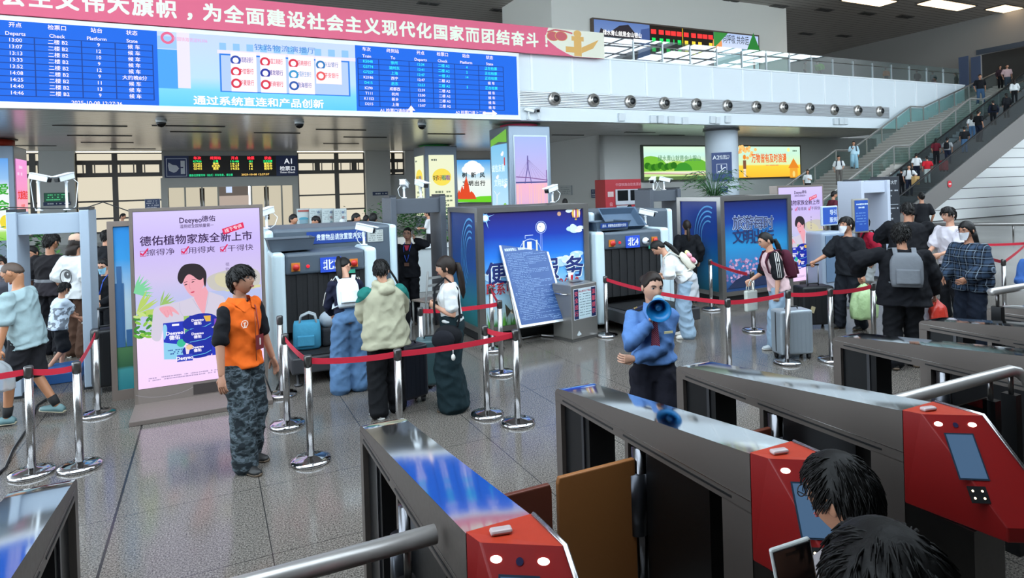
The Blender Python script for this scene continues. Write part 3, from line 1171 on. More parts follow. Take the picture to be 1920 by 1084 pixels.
mb.scribble(-h2 * .1, h2 * .7, tz(298), .06, WS, random.Random(1), .9)
fz = tz(316)
mb.rect(-.26, fz - .24, .26, fz + .24, WS)
mb.rect(-.24, fz - .22, .24, fz + .22, M('#1f3a72', .4))
mb.line([(-.2, fz - .16), (-.1, fz - .16), (.12, fz + .04), (.2, fz + .04)], .05, WS)
mb.ell(-.02, fz + .15, .035, .035, WS)
mb.rect(-.05, fz - .02, .01, fz + .12, WS)
mb.line([(.0, fz - .17), (.16, fz - .1)], .03, WS)
mb.build('lettering', t)

# ---- A1 sign
ya = YB - .6
t = thing('gate_sign', 'blue and black A1 ticket check sign with a train table hung above the glass entrance', 'sign', (0, 0, 0))
mb, P, T = plane_art(ya, .002)
x0, x1 = P(308, 312)[0], P(558, 308)[0]
z1, z0 = P(430, 292)[1], P(430, 331.5)[1]
MB().bb((x0, ya, z0), (x1, ya + .4, z1), M('#1c2f62', .4)).build('board', t)
NAVY, LED = M('#1d3468', .4), M('#241f1c', .5)
mb.rect(P(354, 312)[0], z0 + .02, P(518, 312)[0], z1 - .02, LED)
a = P(331, 314)
mb.rect(a[0] - .55, a[1] - .55, a[0] + .55, a[1] + .55, M('#c8d4e4', .5))
mb.rect(a[0] - .51, a[1] - .51, a[0] + .51, a[1] + .51, NAVY)
mb.poly([(a[0] - .45, a[1] + .1), (a[0] - .4, a[1] - .2), (a[0] - .15, a[1] - .32), (a[0] + .0, a[1] - .25), (a[0] + .15, a[1] - .05), (a[0] + .0, a[1] + .12), (a[0] - .2, a[1] + .15), (a[0] - .42, a[1] + .3)], M('#dfe7f0', .5))
mb.rect(a[0] + .22, a[1] - .4, a[0] + .45, a[1] + .4, M('#dfe7f0', .5))
mb.rect(a[0] + .1, a[1] - .04, a[0] + .36, a[1] + .02, NAVY)
T('A1', 540, 302, 12, E('#e8eef6', .95), bold=.02)
T('检票口', 539, 316, 8, E('#e8eef6', .95), w=28, bold=.02)
T('Ticket Check', 539, 323, 3.5, E('#e8eef6', .95), w=28, bold=.02)
RD, GN, YE = E('#ff3040', 1.6), E('#28f080', 1.4), E('#ffe860', 1.5)
colx = [370, 404, 440, 470, 502]
for px, hd_, w_ in zip(colx, ('车次', '终到站', '开点', '检票', '状态'), (14, 20, 13, 13, 13)):
    T(hd_, px, 296.5, 5.5, RD, w=w_, bold=.03)
data = [('K7936', '上海', '13:48', '01', '正在检票'), ('G2423', '徐州', '14:13', '02', '候车中'), ('G2403', '北京西', '13:27', '14', '候车中'), ('G3415', '南京', '14:52', '16', '候车中')]
for r_, rw in enumerate(data):
    for px, s in zip(colx, rw):
        T(s, px + r_ * .3, 302.5 + r_ * 4.6, 4.2, GN if r_ == 0 else YE, w=len(s) * 3.1 if ord(s[0]) < 200 else min(len(s) * 5, 17), bold=.02)
T('请各位旅客列车（站点）开车信息，请注意', 396, 328.5, 4.2, E('#30d890', 1.3), w=82, bold=.02)
T('2025-10-08 12:27:37', 479, 327, 4.0, E('#ffd070', 1.4), w=52, bold=.02)
mb.build('lettering', t)

# ---- lit posters on the poster wall and beyond
yp = CY - .12
t = thing('lit_poster', 'wide lit poster of green hills and a railway, left of the round column', 'poster', (0, 0, 0))
mb, P, T = plane_art(yp, .002)
x0, x1 = P(1207, 300)[0], P(1345, 300)[0]
z1, z0 = P(1300, 275)[1], P(1300, 336)[1]
MB().bb((x0 - .15, yp, z0 - .1), (x1 + .1, CY - .02, z1 + .1), M('#4e5348', .5)).build('frame', t)
mb.rect(x0, z0, x1, z1, picture('hill_sky', [(0, '#b8e07c'), (.4, '#dcf0b0'), (.75, '#c8f0e4'), (1, '#d8f6d8')], 'Z', 1.1))
H_ = z1 - z0
for cx_, rx, ry, c_ in ((x0 + .5, 1.3, .9, '#7cc83c'), (x0 + 2.4, 1.1, .6, '#a8d85a'), (x0 + 3.8, 1.2, .75, '#6fbf3a'), (x0 + 2.9, .7, .5, '#3f9a30')):
    pts = [(cx_ - rx, z0 + H_ * .26)] + [(cx_ + rx * math.cos(PI - PI * k / 12), z0 + H_ * .26 + ry * math.sin(PI * k / 12)) for k in range(13)]
    mb.poly([(min(x1, max(x0, p_[0])), p_[1]) for p_ in reversed(pts[1:])], E(c_, 1))
for k in range(9):
    mb.ell(x0 + .26 + k * .24, z0 + H_ * .36 + random.random() * .16, .24, .2, E(('#2f7a1c', '#4a9a24')[k % 2], .9))
mb.rect(x0, z0 + H_ * .18, x1, z0 + H_ * .23, E('#f4e8e0', 1))
mb.rect(x0, z0, x1, z0 + H_ * .1, E('#6a8a50', .8))
mb.line([(x0, z0 + H_ * .2), (x1, z0 + H_ * .12)], .06, E('#c8a090', .9))
T('绿水青山就是金山银山', 1274, 297, 10, E('#5fa070', .8), w=80, bold=.012)
mb.build('poster_art', t)
t = thing('lit_poster', 'wide lit yellow autumn poster with a straw hut, right of the round column', 'poster', (0, 0, 0))
mb, P, T = plane_art(yp, .002)
x0, x1 = P(1376, 300)[0], P(1500, 300)[0]
z1, z0 = P(1440, 275)[1], P(1440, 332)[1]
MB().bb((x0 - .1, yp, z0 - .1), (x1 + .1, CY - .02, z1 + .1), M('#5a5040', .5)).build('frame', t)
H_ = z1 - z0
mb.rect(x0, z0, x1, z1, picture('autumn_field', [(0, '#f7b52c'), (.36, '#fbd03c'), (.40, '#d8ecae'), (.7, '#c4ecd4'), (1, '#d2f2dc')], 'Z', 1.15, .03))
for k in range(24):
    mb.ell(P(1390, 283)[0] + random.gauss(0, .6), P(1390, 283)[1] + random.gauss(0, .25), .13, .1, E(('#f4b060', '#f7c878')[k % 2], 1.1))
mb.text('万物皆有约 及时浪漫'[:4] + '及时浪漫', P(1442, 297)[0], P(1442, 297)[1], .62, E('#f07030', 1.05), 'C', .03, width=P(1475, 297)[0] - P(1410, 297)[0])
a = P(1488, 312)
mb.poly([(a[0] - .5, a[1] - .1), (a[0] + .5, a[1] - .1), (a[0], a[1] + .55)], E('#f0902c', 1))
mb.rect(a[0] - .36, a[1] - .75, a[0] + .36, a[1] - .1, E('#f6ac38', 1))
mb.ell(a[0], a[1] - .5, .12, .2, E('#fbe084', 1))
a = P(1396, 308)
mb.ell(a[0], a[1] + .45, .13, .16, E('#f4902c', 1))
mb.rect(a[0] - .13, a[1] - .3, a[0] + .13, a[1] + .25, E('#8a5a40', .9))
mb.rect(a[0] - .1, a[1] - .8, a[0] + .1, a[1] - .3, E('#f4e4cc', 1))
a = P(1478, 281)
mb.ell(a[0], a[1], .13, .13, E('#fff090', 1.2))
mb.scribble(P(1486, 282)[0], P(1496, 282)[0], P(1486, 283)[1], .16, E('#5f8a70', .8), random.Random(3), .9)
mb.scribble(P(1436, 309)[0], P(1458, 309)[0], P(1440, 310)[1], .1, E('#f0a060', 1), random.Random(3), .9)
mb.build('poster_art', t)
# poster far behind between the green and the red column
yq = YB - .35
t = thing('lit_poster', 'sky blue lit civility poster with a red pagoda skyline on the far back wall', 'poster', (0, 0, 0))
mb, P, T = plane_art(yq, .002)
x0, x1 = P(857, 330)[0], P(925, 330)[0]
z1, z0 = P(880, 300)[1], P(880, 379)[1]
MB().bb((x0 - .1, yq, z0 - .1), (x1 + .1, YB - .2, z1 + .1), M('#8a8f94', .4, .5)).build('frame', t)
mb.rect(x0, z0, x1, z1, picture('cloud_sky', [(0, '#e4f4ec'), (.5, '#eef6f0'), (.7, '#a8d8f4'), (1, '#3f9ee8')], 'Z', 1.05))
for x, z, r_ in ((880, 312, .42), (886, 310, .5), (893, 313, .45), (875, 318, .4), (899, 318, .4), (886, 318, .6)):
    a = P(x, z)
    mb.ell(a[0], a[1], r_, r_ * .7, E('#f4fbff', 1.1))
for k, ch in enumerate('树新风'):
    T(ch, 871 + k * 16.5, 328.5, 9, E('#20302c', .2), bold=.03)
for k, ch in enumerate('文明出行'):
    T(ch, 872 + k * 11, 344, 9, E('#20302c', .2), bold=.03)
mb.poly([P(857, 380 - 1), P(925, 379), P(925, 367), P(900, 368), P(880, 373), P(857, 374)], E('#6fd62c', 1.05))
for x, w_, h_ in ((861, .2, .6), (867, .25, .9), (875, .35, 1.6), (884, .4, .5)):
    a = P(x, 371)
    mb.poly([(a[0] - w_, a[1] - .1), (a[0] + w_, a[1] - .1), (a[0] + w_ * .5, a[1] + h_ * .6), (a[0], a[1] + h_), (a[0] - w_ * .5, a[1] + h_ * .6)], E('#e8502c', 1))
mb.build('poster_art', t)
t = thing('lit_poster', 'narrow orange framed lit poster seen edge on behind the bridge picture column', 'poster', (CX - .05, 40.6, 2.6))
MB().bb((-.25, -1.2, -1.1), (0, 1.2, 2.0), M('#c8501c', .4)).build('frame', t)
MB().bb((-.27, -1.05, -.95), (-.24, 1.05, 1.85), E('#f8f0e0', 1.1)).build('lightbox', t)


def small_sign(lab, px, py, wpx, hpx, dep, ground, ink, lines, s='notice_board', cat='sign', lit=False, txt=None, seed=1, mount='back'):
    rz = 0
    if mount == 'back':
        p = WY(px, py, YB - .55)
    elif mount == 'side':
        p = WX(px, py, CX - .08)
        rz = -PI / 2
    elif mount == 'column':
        p = WD(px, py, dep)
        d_ = Vector((p.x - col_a2.x, p.y - col_a2.y, 0)).normalized() * (rad + .07)
        p = Vector((col_a2.x + d_.x, col_a2.y + d_.y, p.z))
        rz = math.atan2(d_.y, d_.x) + PI / 2
    else:
        p = WD(px, py, dep)
    k = p.dot(_fw) / FPX
    t = thing(s, lab, cat, (p.x, p.y, p.z), rz)
    w, h = wpx * k / 2 / .92, hpx * k / 2
    if mount == 'side':
        w *= 2.4
    MB().bb((-w, 0, -h), (w, .055, h), M('#9aa0a4', .4, .5) if not lit else M('#20242c', .4)).build('board', t)
    if mount == 'stand':
        for x in (-w * .8, w * .8):
            MB().bb((x - .02, .02, -p.z), (x + .02, .05, -h), STEEL).build('leg', t)
    mb = MB().art(frame((0, 0, 0), (1, 0, 0), (0, 0, 1)), .004)
    mb.rect(-w * .96, -h * .96, w * .96, h * .96, ground)
    rg = random.Random(seed)
    if txt:
        mb.text(txt, 0, 0, h * 1.25, ink, 'C', .01, width=w * 1.6)
    else:
        for i in range(lines):
            mb.scribble(-w * .8, w * .8, h * (.8 - 1.6 * (i + .5) / lines), 1.0 * h / lines, ink, rg, .7)
    mb.build('print', t)
    return t


NV, WHP = M('#22355e', .4), M('#d5dde0', .5)
small_sign('small lit screen with green timetable rows on the grey pillar at the far left', 106, 370, 36, 17, 40, E('#2f5a4a', .8), E('#58c88a', 1), 3, 'wall_screen', 'screen', True)
small_sign('navy sign strip under the green timetable screen on the left pillar', 107, 382, 40, 7, 40, NV, WHP, 1)
small_sign('dark blue notice stand with a white print square behind the left advert screen', 286, 383, 23, 20, 30, NV, M('#c8c8d0', .5), 4, mount='stand')
small_sign('navy ticket strip sign on the grey pillar behind the middle metal detector', 713, 363, 27, 7, 40, NV, WHP, 1)
small_sign('navy notice hung on the side wall beside the grey door', 1116, 363, 11, 16, 34, NV, WHP, 4, mount='side')
small_sign('grey site plan print on the side wall left of the grey door', 1060, 357, 17, 18, 36, M('#b0b4b4', .5), M('#7a8684', .5), 4, mount='side')
small_sign('small blue arrow sign at the foot of the round white column', 1381, 357, 13, 11, 27, M('#243c8a', .4), WHP, 2, mount='column')
for i, px in enumerate((569, 592, 615.5, 638)):
    lab = 'white notice behind the middle scanner, ' + ('with a red heading and a blue canopy picture', 'second from the left of the row', 'third from the left of the row', 'rightmost of the row of four')[i]
    t = small_sign(lab, px, 407, 22, 32, 24, M('#b9c4c4', .5), M('#8f9a9c', .5), 7 if i else 1, 'notice_poster', 'notice', seed=i, mount='stand')
    t['group'] = 'white notice panels behind the middle scanner'
    k = 24 / FPX
    mb = MB().art(frame((0, 0, 0), (1, 0, 0), (0, 0, 1)), .004)
    mb.k = 8
    if i == 0:
        mb.rect(-.2, .2, .2, .27, M('#a4544c', .5))
        mb.ell(0, -.07, .17, .07, M('#4a9ab0', .5))
        mb.rect(-.15, -.25, .15, -.1, M('#7a9aa8', .5))
    else:
        for q in range(3):
            mb.ell(.1, .18 - q * .19, .05, .045, M(('#6a7a90', '#8a7478', '#6f8a92')[q], .5))
    mb.build('picture', t)
# ================================================================ STAIRS AND ESCALATOR
YS0, YS1 = 20.4, YF - .35
RAILM = M('#a19e9a', .35, .45)
SG = M('#a3a09b', .5)
CLEAR = glass('stair_glass', '#e2f2f0', .10, .05)
t = thing('staircase', 'wide grey stone staircase with glass sides climbing to the upper level along the mezzanine face', 'staircase', (0, 0, 0))
rl = [WY(1486, 340, YS1), WY(1567, 281.5, YS1), WY(1595, 281, YS1), WY(1707, 199.5, YS1), WY(1731, 199.5, YS1), WY(1868, 107, YS1)]
rl[2].z = rl[1].z
rl[4].z = rl[3].z
rl[5].z = PAR + .95
pts = [(p.x, p.z - .95) for p in rl]
sl_ = (pts[1][1] - pts[0][1]) / (pts[1][0] - pts[0][0])
xb0 = pts[0][0] - pts[0][1] / sl_
segs = [((xb0, 0), pts[1]), (pts[2], pts[3]), (pts[4], (pts[5][0], PAR))]
mb = MB()
mk = M('#b9b5ae', .5)
nose = M('#9d9891', .5)
for (xa, za), (xc, zc) in segs:
    n = max(2, round((zc - za) / .16))
    for i in range(n):
        x = xa + (xc - xa) * i / n
        z0_, z1_ = za + (zc - za) * i / n, za + (zc - za) * (i + 1) / n
        mb.bb((x, YS0, z0_ - .22), (x + (xc - xa) / n + .02, YS1, z1_ - .02), nose)
        mb.bb((x - .03, YS0, z1_ - .035), (x + (xc - xa) / n + .02, YS1, z1_), mk)
for a, c in ((pts[1], pts[2]), (pts[3], pts[4])):
    mb.bb((a[0], YS0, a[1] - .25), (c[0], YS1, a[1]), mk)
mb.bb((pts[5][0], YS0, PAR - .3), (57, YS1 + .4, PAR - .01), mk)
mb.build('flight', t)
mb = MB()
for i in (1, 3):
    mb.bb((pts[i][0] + .15, YS0 + .2, pts[i][1] + .002), (pts[i][0] + .5, YS1 - .2, pts[i][1] + .012), M('#d8b830', .5))
mb.build('yellow_strip', t)
for Y, nm in ((YS1, 'handrail'), (YS0, 'handrail')):
    line_ = [(xb0 + .6, .95 + .25)] + [(p[0], p[1] + .95) for p in pts]
    MB().tube([(x, Y, z) for x, z in line_], .045, RAILM).build(nm, t)
    for (xa, za), (xc, zc) in zip([(xb0 + .6, .25)] + pts[:-1], pts):
        L = xc - xa
        n = max(1, round(L / 1.5))
        for i in range(n):
            x0_, x1_ = xa + L * i / n, xa + L * (i + 1) / n
            z0_, z1_ = za + (zc - za) * i / n, za + (zc - za) * (i + 1) / n
            g_ = MB()
            vs = [(x0_ + .06, Y + s, z0_ + .1) for s in (-.01, .01)] + [(x1_ - .06, Y + s, z1_ + .1) for s in (-.01, .01)] + [(x1_ - .06, Y + s, z1_ + .85) for s in (-.01, .01)] + [(x0_ + .06, Y + s, z0_ + .85) for s in (-.01, .01)]
            g_.add(vs, [(0, 2, 4, 6), (1, 7, 5, 3), (0, 1, 3, 2), (2, 3, 5, 4), (4, 5, 7, 6), (6, 7, 1, 0)], CLEAR)
            g_.build('glass_panel', t)
            MB().bb((x0_ - .03, Y - .03, z0_ - .05), (x0_ + .03, Y + .03, z0_ + .93), RAILM).build('post', t)
mb = MB()
mb.poly = None
mb = MB()
prof = [(xb0, 0), (pts[1][0], pts[1][1] - .2), (pts[2][0], pts[2][1] - .2), (pts[3][0], pts[3][1] - .2), (pts[4][0], pts[4][1] - .2), (pts[5][0], PAR - .3), (pts[5][0], 0)]
X_ = Matrix(((1, 0, 0, 0), (0, 0, -1, 0), (0, 1, 0, 0), (0, 0, 0, 1)))
mb.prism(prof, .1, slat_mat('white_cladding', '#f2f3f1', '#3a3c3c', .55, 2, .4, 0, .06), X=Matrix.Translation((0, YS0 + .16, 0)) @ X_)
struct(mb.build('wall_stair_side'))

# escalator
YE0, YE1 = 18.5, 20.1
hl = [WY(1697.5, 357.5, YE0), WY(1875, 215.7, YE0)]
es = (hl[1].z - hl[0].z) / (hl[1].x - hl[0].x)
ex = lambda z: hl[0].x + (z - hl[0].z) / es      # handrail x at height z
t = thing('escalator', 'long steel clad escalator with glass sides rising to the upper level at the right', 'escalator', (0, 0, 0))
e0, e1 = ex(.95), ex(PAR + .95)
CLAD = M('#96928f', .3, .45)
for Y in (YE0 - .12, YE1 + .02):
    mb = MB()
    prof = [(e0 - 1.6, 0), (e0 + 1.9, 0), (e1 + .9, PAR - .95), (e1 + 2.5, PAR - .95), (e1 + 2.5, PAR + .12), (e1, PAR + .12), (e0, .12), (e0 - 1.6, .12)]
    mb.prism(prof, .1, CLAD, X=Matrix.Translation((0, Y + .1, 0)) @ X_)
    mb.build('side_cladding', t)
    mb = MB()
    yy = Y + .04
    mb.tube([(e0 - 1.4, yy, .55), (e0 - 1.55, yy, .8), (e0 - 1.3, yy, .97), (e0, yy, .97), (e1, yy, PAR + .97), (e1 + 1.6, yy, PAR + .97), (e1 + 1.8, yy, PAR + .7)], .045, M('#17181a', .35), n=8)
    mb.build('handrail', t)
    mb = MB()
    vs = []
    for s in (-.012, .012):
        vs += [(e0 - 1.4, yy + s, .12), (e0, yy + s, .12), (e1, yy + s, PAR + .12), (e1 + 1.5, yy + s, PAR + .12), (e1 + 1.5, yy + s, PAR + .93), (e1, yy + s, PAR + .93), (e0, yy + s, .93), (e0 - 1.4, yy + s, .93)]
    mb.add(vs, [(0, 1, 6, 7), (1, 2, 5, 6), (2, 3, 4, 5), (15, 14, 9, 8), (14, 13, 10, 9), (13, 12, 11, 10), (7, 6, 14, 15), (6, 5, 13, 14)], glass('escalator_glass', '#d4dadc', .05))
    mb.build('glass_panel', t)
mb = MB()
n = 44
for i in range(n):
    x = e0 + (e1 - e0) * i / n
    z = PAR * i / n
    mb.bb((x, YE0, z - .3), (x + (e1 - e0) / n + .01, YE1, z + PAR / n), M('#77787a', .4, .3))
mb.bb((e0 - 1.6, YE0, 0), (e0, YE1, .05), M('#55575a', .4, .6))
mb.build('step', t)
mb = MB().art(frame((0, YE0 - .13, 0), (1, 0, 0), (0, 0, 1)), .01)
a = WY(1780, 345, YE0 - .13)
mb.ell(a.x, a.z, .17, .17, M('#c8323c', .5))
mb.rect(a.x - .1, a.z - .03, a.x + .1, a.z + .03, M('#f0e0dc', .5))
mb.build('sticker', t)


def esc_foot(z):                      # point on the escalator step at height z
    return e0 + (e1 - e0) * z / PAR


t = thing('partition_screen', 'blue grey folding partition at the top of the staircase before the dark doorway', 'partition', (0, 0, 0))
for a_, c_ in ((1797, 1815), (1820, 1838)):
    w0, w1 = WX(a_, 108, Xr - 1.5), WX(c_, 108, Xr - 1.5)
    MB().bb((Xr - 1.5, w1.y, PAR), (Xr - 1.44, w0.y, w0.z), M('#4a5a78', .5)).build('panel', t)
# glass lift shaft at the right edge
a = WD(1880, 322, 33)
t = thing('lift_shaft', 'dark steel framed glass lift shaft beyond the escalator at the right edge', 'lift', (a.x, 17.2, 0))
for x in (0, 2.2, 4.4):
    MB().bb((x - .3, -.15, 0), (x + .3, .15, 2.75), M('#7d7a76', .3, .7)).build('column', t)
MB().bb((-.3, -.15, 2.6), (4.7, .15, 3.0), M('#6d6a68', .3, .7)).build('lintel', t)
MB().bb((.3, -.03, .1), (4.1, .03, 2.6), M('#3f484c', .1, .2)).build('glass_panel', t)
# low steel rail in front of the pale side floor
t = thing('barrier_rail', 'low grey steel barrier rail on the pale floor below the escalator', 'railing', (0, 0, 0))
pa, pc_ = G(1752, 440), G(1925, 447)
MB().tube([(pa.x, pa.y, .42), (pc_.x + 2, pc_.y, .42)], .07, M('#8d8a88', .3, .6)).build('rail', t)
for k in range(4):
    q_ = pa.lerp(pc_ + Vector((2, 0, 0)), k / 3)
    MB().tube([(q_.x, q_.y, 0), (q_.x, q_.y, .42)], .03, STEEL).build('post', t)

# ================================================================ SECURITY HALL FURNITURE
# ---- advert screens
AW, AH = 1.40, 2.245


def make_advert(lab):
    t = thing('advert_screen', lab, 'advert screen', (0, 0, 0))
    MB().bb((-.0, -.62, 0), (AW, .35, .05), M('#6d625c', .5)).build('base', t, .006)
    fr = MB()
    FRc = M('#8b8078', .35, .5)
    fr.bb((0, 0, .05), (.035, .2, AH), FRc).bb((AW - .035, 0, .05), (AW, .2, AH), FRc)
    fr.bb((0, 0, AH - .035), (AW, .2, AH), FRc).bb((0, 0, .05), (AW, .2, .21), M('#7b706a', .45))
    fr.bb((.03, .03, .2), (AW - .03, .2, AH - .03), M('#54504e', .5))
    fr.build('cabinet', t)
    # screen art in photo pixels of the near one
    Yp = G(253, 768).y
    ox = G(253, 768).x
    P = lambda x, y: (lambda w: (w.x - ox, w.z))(WY(x, y, Yp))
    X = frame((0, 0, 0), (1, 0, 0), (0, 0, 1))
    x0, x1, z0, z1 = .04, AW - .04, .215, AH - .04
    scr = MB().art(X, .0008)
    s_ = 1.0
    scr.rect(x0, z0, x1, z1, picture('advert_ground', [(0, '#f6d3fb'), (.30, '#f2dcf6'), (.325, '#c3c8ea'), (.45, '#b8bfe8'), (.62, '#cfc2ea'), (.8, '#c9b8f6'), (1, '#d6c9fb')], 'Z', s_ * 1.05))
    scr.build('screen', t)
    mb = MB().art(X, .0008)
    mb.k = 3
    Z = lambda x, y: P(240 + x * .2583, 480 + y * .2583)          # crop coordinates
    ZP = lambda pts: [Z(*q) for q in pts]

    def sm(pts, n=3):                                              # round an outline off
        for _ in range(n):
            o = []
            for i in range(len(pts)):
                a, c = pts[i], pts[(i + 1) % len(pts)]
                o += [(a[0] * .75 + c[0] * .25, a[1] * .75 + c[1] * .25), (a[0] * .25 + c[0] * .75, a[1] * .25 + c[1] * .75)]
            pts = o
        return pts
    # hazy hills, water
    mb.poly(sm(ZP([(560, 130), (960, 60), (962, 250), (700, 262), (585, 240)])), E('#cbc7c0', 1))
    mb.poly(sm(ZP([(620, 110), (840, 150), (900, 235), (640, 235)])), E('#d6d0ae', 1))
    mb.poly(ZP([(570, 258), (962, 236), (964, 500), (600, 505)]), E('#b9c3ec', 1))
    mb.poly(ZP([(700, 250), (962, 205), (962, 225), (720, 258)]), E('#d9d7a0', 1))
    # palm fronds and shrubs
    rg = random.Random(11)
    for (bx, by), c_, n_, L_ in (((40, 270), '#7fd6a0', 9, 150), ((60, 420), '#b9d46a', 12, 190), ((230, 370), '#9bc46a', 7, 130)):
        for k in range(n_):
            an = -1.2 + 1.5 * k / n_ + rg.uniform(-.1, .1)
            dx, dy = math.cos(an) * L_, math.sin(an) * L_
            p_ = [(bx, by), (bx + dx * .5 - dy * .06, by + dy * .5 + dx * .06), (bx + dx, by + dy), (bx + dx * .5 + dy * .06, by + dy * .5 - dx * .06)]
            mb.poly([Z(max(38, q[0]), q[1]) for q in p_], E(c_, 1))
    for k in range(46):
        x, y = rg.uniform(50, 260), rg.uniform(410, 590)
        if x > 190 and y > 520:
            continue
        q = Z(max(64, x), y)
        mb.ell(q[0], q[1], .035, .016, E(('#5fae3c', '#8ec84a', '#3f8a34', '#c8e08a')[k % 4], 1), 10, rg.uniform(-1, 1))
    for k in range(30):
        q = Z(rg.uniform(905, 962), rg.uniform(405, 490))
        mb.ell(q[0], q[1], .022, .014, E(('#4f9e3c', '#7ec05a', '#3a7a34')[k % 3], 1), 10, rg.uniform(-1, 1))
    # the man in a pale suit
    SUIT, SUIT2, SKIN, SKIN2 = E('#d6cfe2', 1), E('#c2bbd4', 1), E('#f2a8b6', 1), E('#e58a9e', 1)
    mb.poly(sm(ZP([(185, 375), (250, 352), (380, 330), (485, 292), (575, 250), (640, 275), (720, 300), (740, 620), (560, 600), (400, 470), (250, 480), (245, 610), (200, 620), (165, 590), (180, 450)]), 2), SUIT)
    mb.line(ZP([(470, 310), (500, 360), (545, 415)]), .006, SUIT2)
    mb.line(ZP([(585, 260), (575, 340), (555, 415)]), .006, SUIT2)
    mb.line(ZP([(375, 340), (380, 400), (405, 440)]), .004, SUIT2)
    mb.poly(ZP([(478, 300), (560, 215), (582, 258), (556, 415), (540, 415), (500, 345)]), SKIN)
    mb.poly(sm(ZP([(392, 165), (415, 120), (480, 115), (545, 130), (560, 180), (548, 220), (505, 290), (482, 297), (455, 285), (425, 250), (402, 205)]), 2), SKIN)
    mb.poly(sm(ZP([(545, 145), (568, 140), (568, 190), (552, 200)]), 2), SKIN2)
    mb.poly(sm(ZP([(358, 150), (372, 100), (405, 62), (455, 52), (515, 56), (556, 90), (572, 130), (568, 185), (562, 230), (548, 195), (548, 150), (530, 175), (505, 170), (470, 140), (440, 128), (415, 150), (400, 190), (388, 205), (366, 185)]), 2), E('#2a2028', 1))
    for (a, c) in (((408, 190), (432, 184)), ((462, 172), (492, 166))):
        mb.line(ZP([a, c]), .006, E('#4a3038', 1))
    for x, y in ((420, 206), (472, 186)):
        q = Z(x, y)
        mb.ell(q[0], q[1], .016, .006, E('#3a2630', 1), 12, .25)
    mb.line(ZP([(445, 190), (447, 232), (458, 238)]), .004, SKIN2)
    mb.poly(sm(ZP([(452, 262), (468, 255), (486, 252), (478, 265), (462, 269)]), 2), E('#d8506c', 1))
    mb.poly(sm(ZP([(222, 375), (265, 362), (318, 362), (345, 385), (375, 418), (368, 426), (335, 405), (318, 400), (330, 432), (318, 440), (300, 418), (298, 442), (278, 446), (262, 425), (240, 405)]), 2), SKIN)
    for a, c in (((285, 390), (300, 430)), ((305, 380), (322, 425)), ((262, 398), (280, 440))):
        mb.line(ZP([a, c]), .003, SKIN2)
    # packs
    BL1, BL2, LB, WT = E('#2536c0', 1), E('#1a2aa6', 1), E('#8fd2f2', 1), E('#f6f2ff', 1.1)
    mb.poly(ZP([(256, 487), (405, 470), (410, 745), (263, 748)]), LB)
    mb.poly(ZP([(256, 487), (405, 470), (409, 620), (380, 640), (260, 625)]), BL1)
    mb.poly(sm(ZP([(256, 490), (285, 500), (285, 560), (262, 620), (258, 560)]), 2), LB)

    def logo(x, y, k):
        a = Z(x, y)
        mb.text('Deeyeo', a[0], a[1], .056 * k, WT, 'C', .03)
        a = Z(x, y + 34 * k)
        mb.text('德佑', a[0], a[1], .056 * k, WT, 'C', .03)
    logo(340, 555, 1)
    a = Z(388, 628)
    mb.ell(a[0], a[1], .045, .045, E('#3cc09a', 1))
    for yy in (685, 697, 709):
        a, c = Z(290 if yy < 690 else 308, yy), Z(400, yy)
        mb.scribble(a[0], c[0], a[1], .018, E('#2a4a9a', 1), rg, .85)
    mb.poly(ZP([(320, 492), (372, 488), (372, 502), (320, 506)]), WT)
    for (y0_, y1_, xl) in ((435, 535, 405), (535, 628, 412), (628, 730, 440)):
        mb.poly(ZP([(xl, y0_), (604, y0_ - 16), (605, y1_ - 14), (xl + 4, y1_)]), E('#2a3cc4', 1))
        mb.poly(ZP([(xl, y0_), (445, y0_ - 4), (440, y1_), (xl + 4, y1_)]), E('#9fc86a' if y0_ == 435 else '#3f9a8a', 1))
        a = Z(525, (y0_ + y1_) / 2 - 8)
        mb.ell(a[0], a[1], .185, .1, BL2, 24, .06)
        logo(506, (y0_ + y1_) / 2 - 24, .72)
        mb.line(ZP([(450, y1_ - 6), (560, y1_ - 28), (604, y1_ - 52)]), .006, E('#6fd0f0', 1))
    mb.poly(ZP([(548, 432), (600, 428), (600, 470), (566, 472)]), E('#e8b84a', 1))
    mb.poly(ZP([(626, 452), (735, 440), (738, 606), (626, 620)]), E('#e9a8d4', 1))
    mb.poly(ZP([(626, 452), (735, 440), (735, 505), (626, 520)]), E('#8a4cc8', 1))
    mb.poly(ZP([(610, 625), (735, 610), (738, 700), (612, 716)]), BL1)
    logo(672, 650, .7)
    mb.poly(ZP([(357, 716), (468, 703), (472, 752), (358, 764)]), E('#3a48c0', 1))
    a = Z(414, 733)
    mb.text('Deeyeo', a[0], a[1], .055, WT, 'C', .03)
    mb.poly(ZP([(415, 650), (455, 645), (442, 705), (424, 707)]), E('#f0e0ec', 1))
    a = Z(448, 656)
    mb.ell(a[0], a[1], .035, .03, E('#f0c8a0', 1))
    for y in (880, 896):
        a, c = Z(150, y + 12), Z(690, y - 54)
        for k in range(6):
            xx = a[0] + (c[0] - a[0]) * k / 6
            mb.scribble(xx, xx + (c[0] - a[0]) / 6.3, a[1] + .0 * k, .02, E('#b8a0c8', 1), rg, .9)
    # headlines
    INK = E('#3a1c50', .9)
    C_ = lambda x, y: P(230 + x * .1568, 360 + y * .1568)
    a, c = C_(680, 340), C_(945, 330)
    mb.text('Deeyeo', (a[0] + c[0]) / 2, (a[1] + c[1]) / 2, .09, INK, 'C', .022, width=c[0] - a[0])
    a = C_(1026, 320)
    mb.text('德佑', a[0], a[1], .074, INK, 'C', .02)
    a = C_(888, 405)
    mb.text('湿厕纸全国销量第一', a[0], a[1], .046, INK, 'C', .01, width=C_(1085, 400)[0] - C_(680, 400)[0])
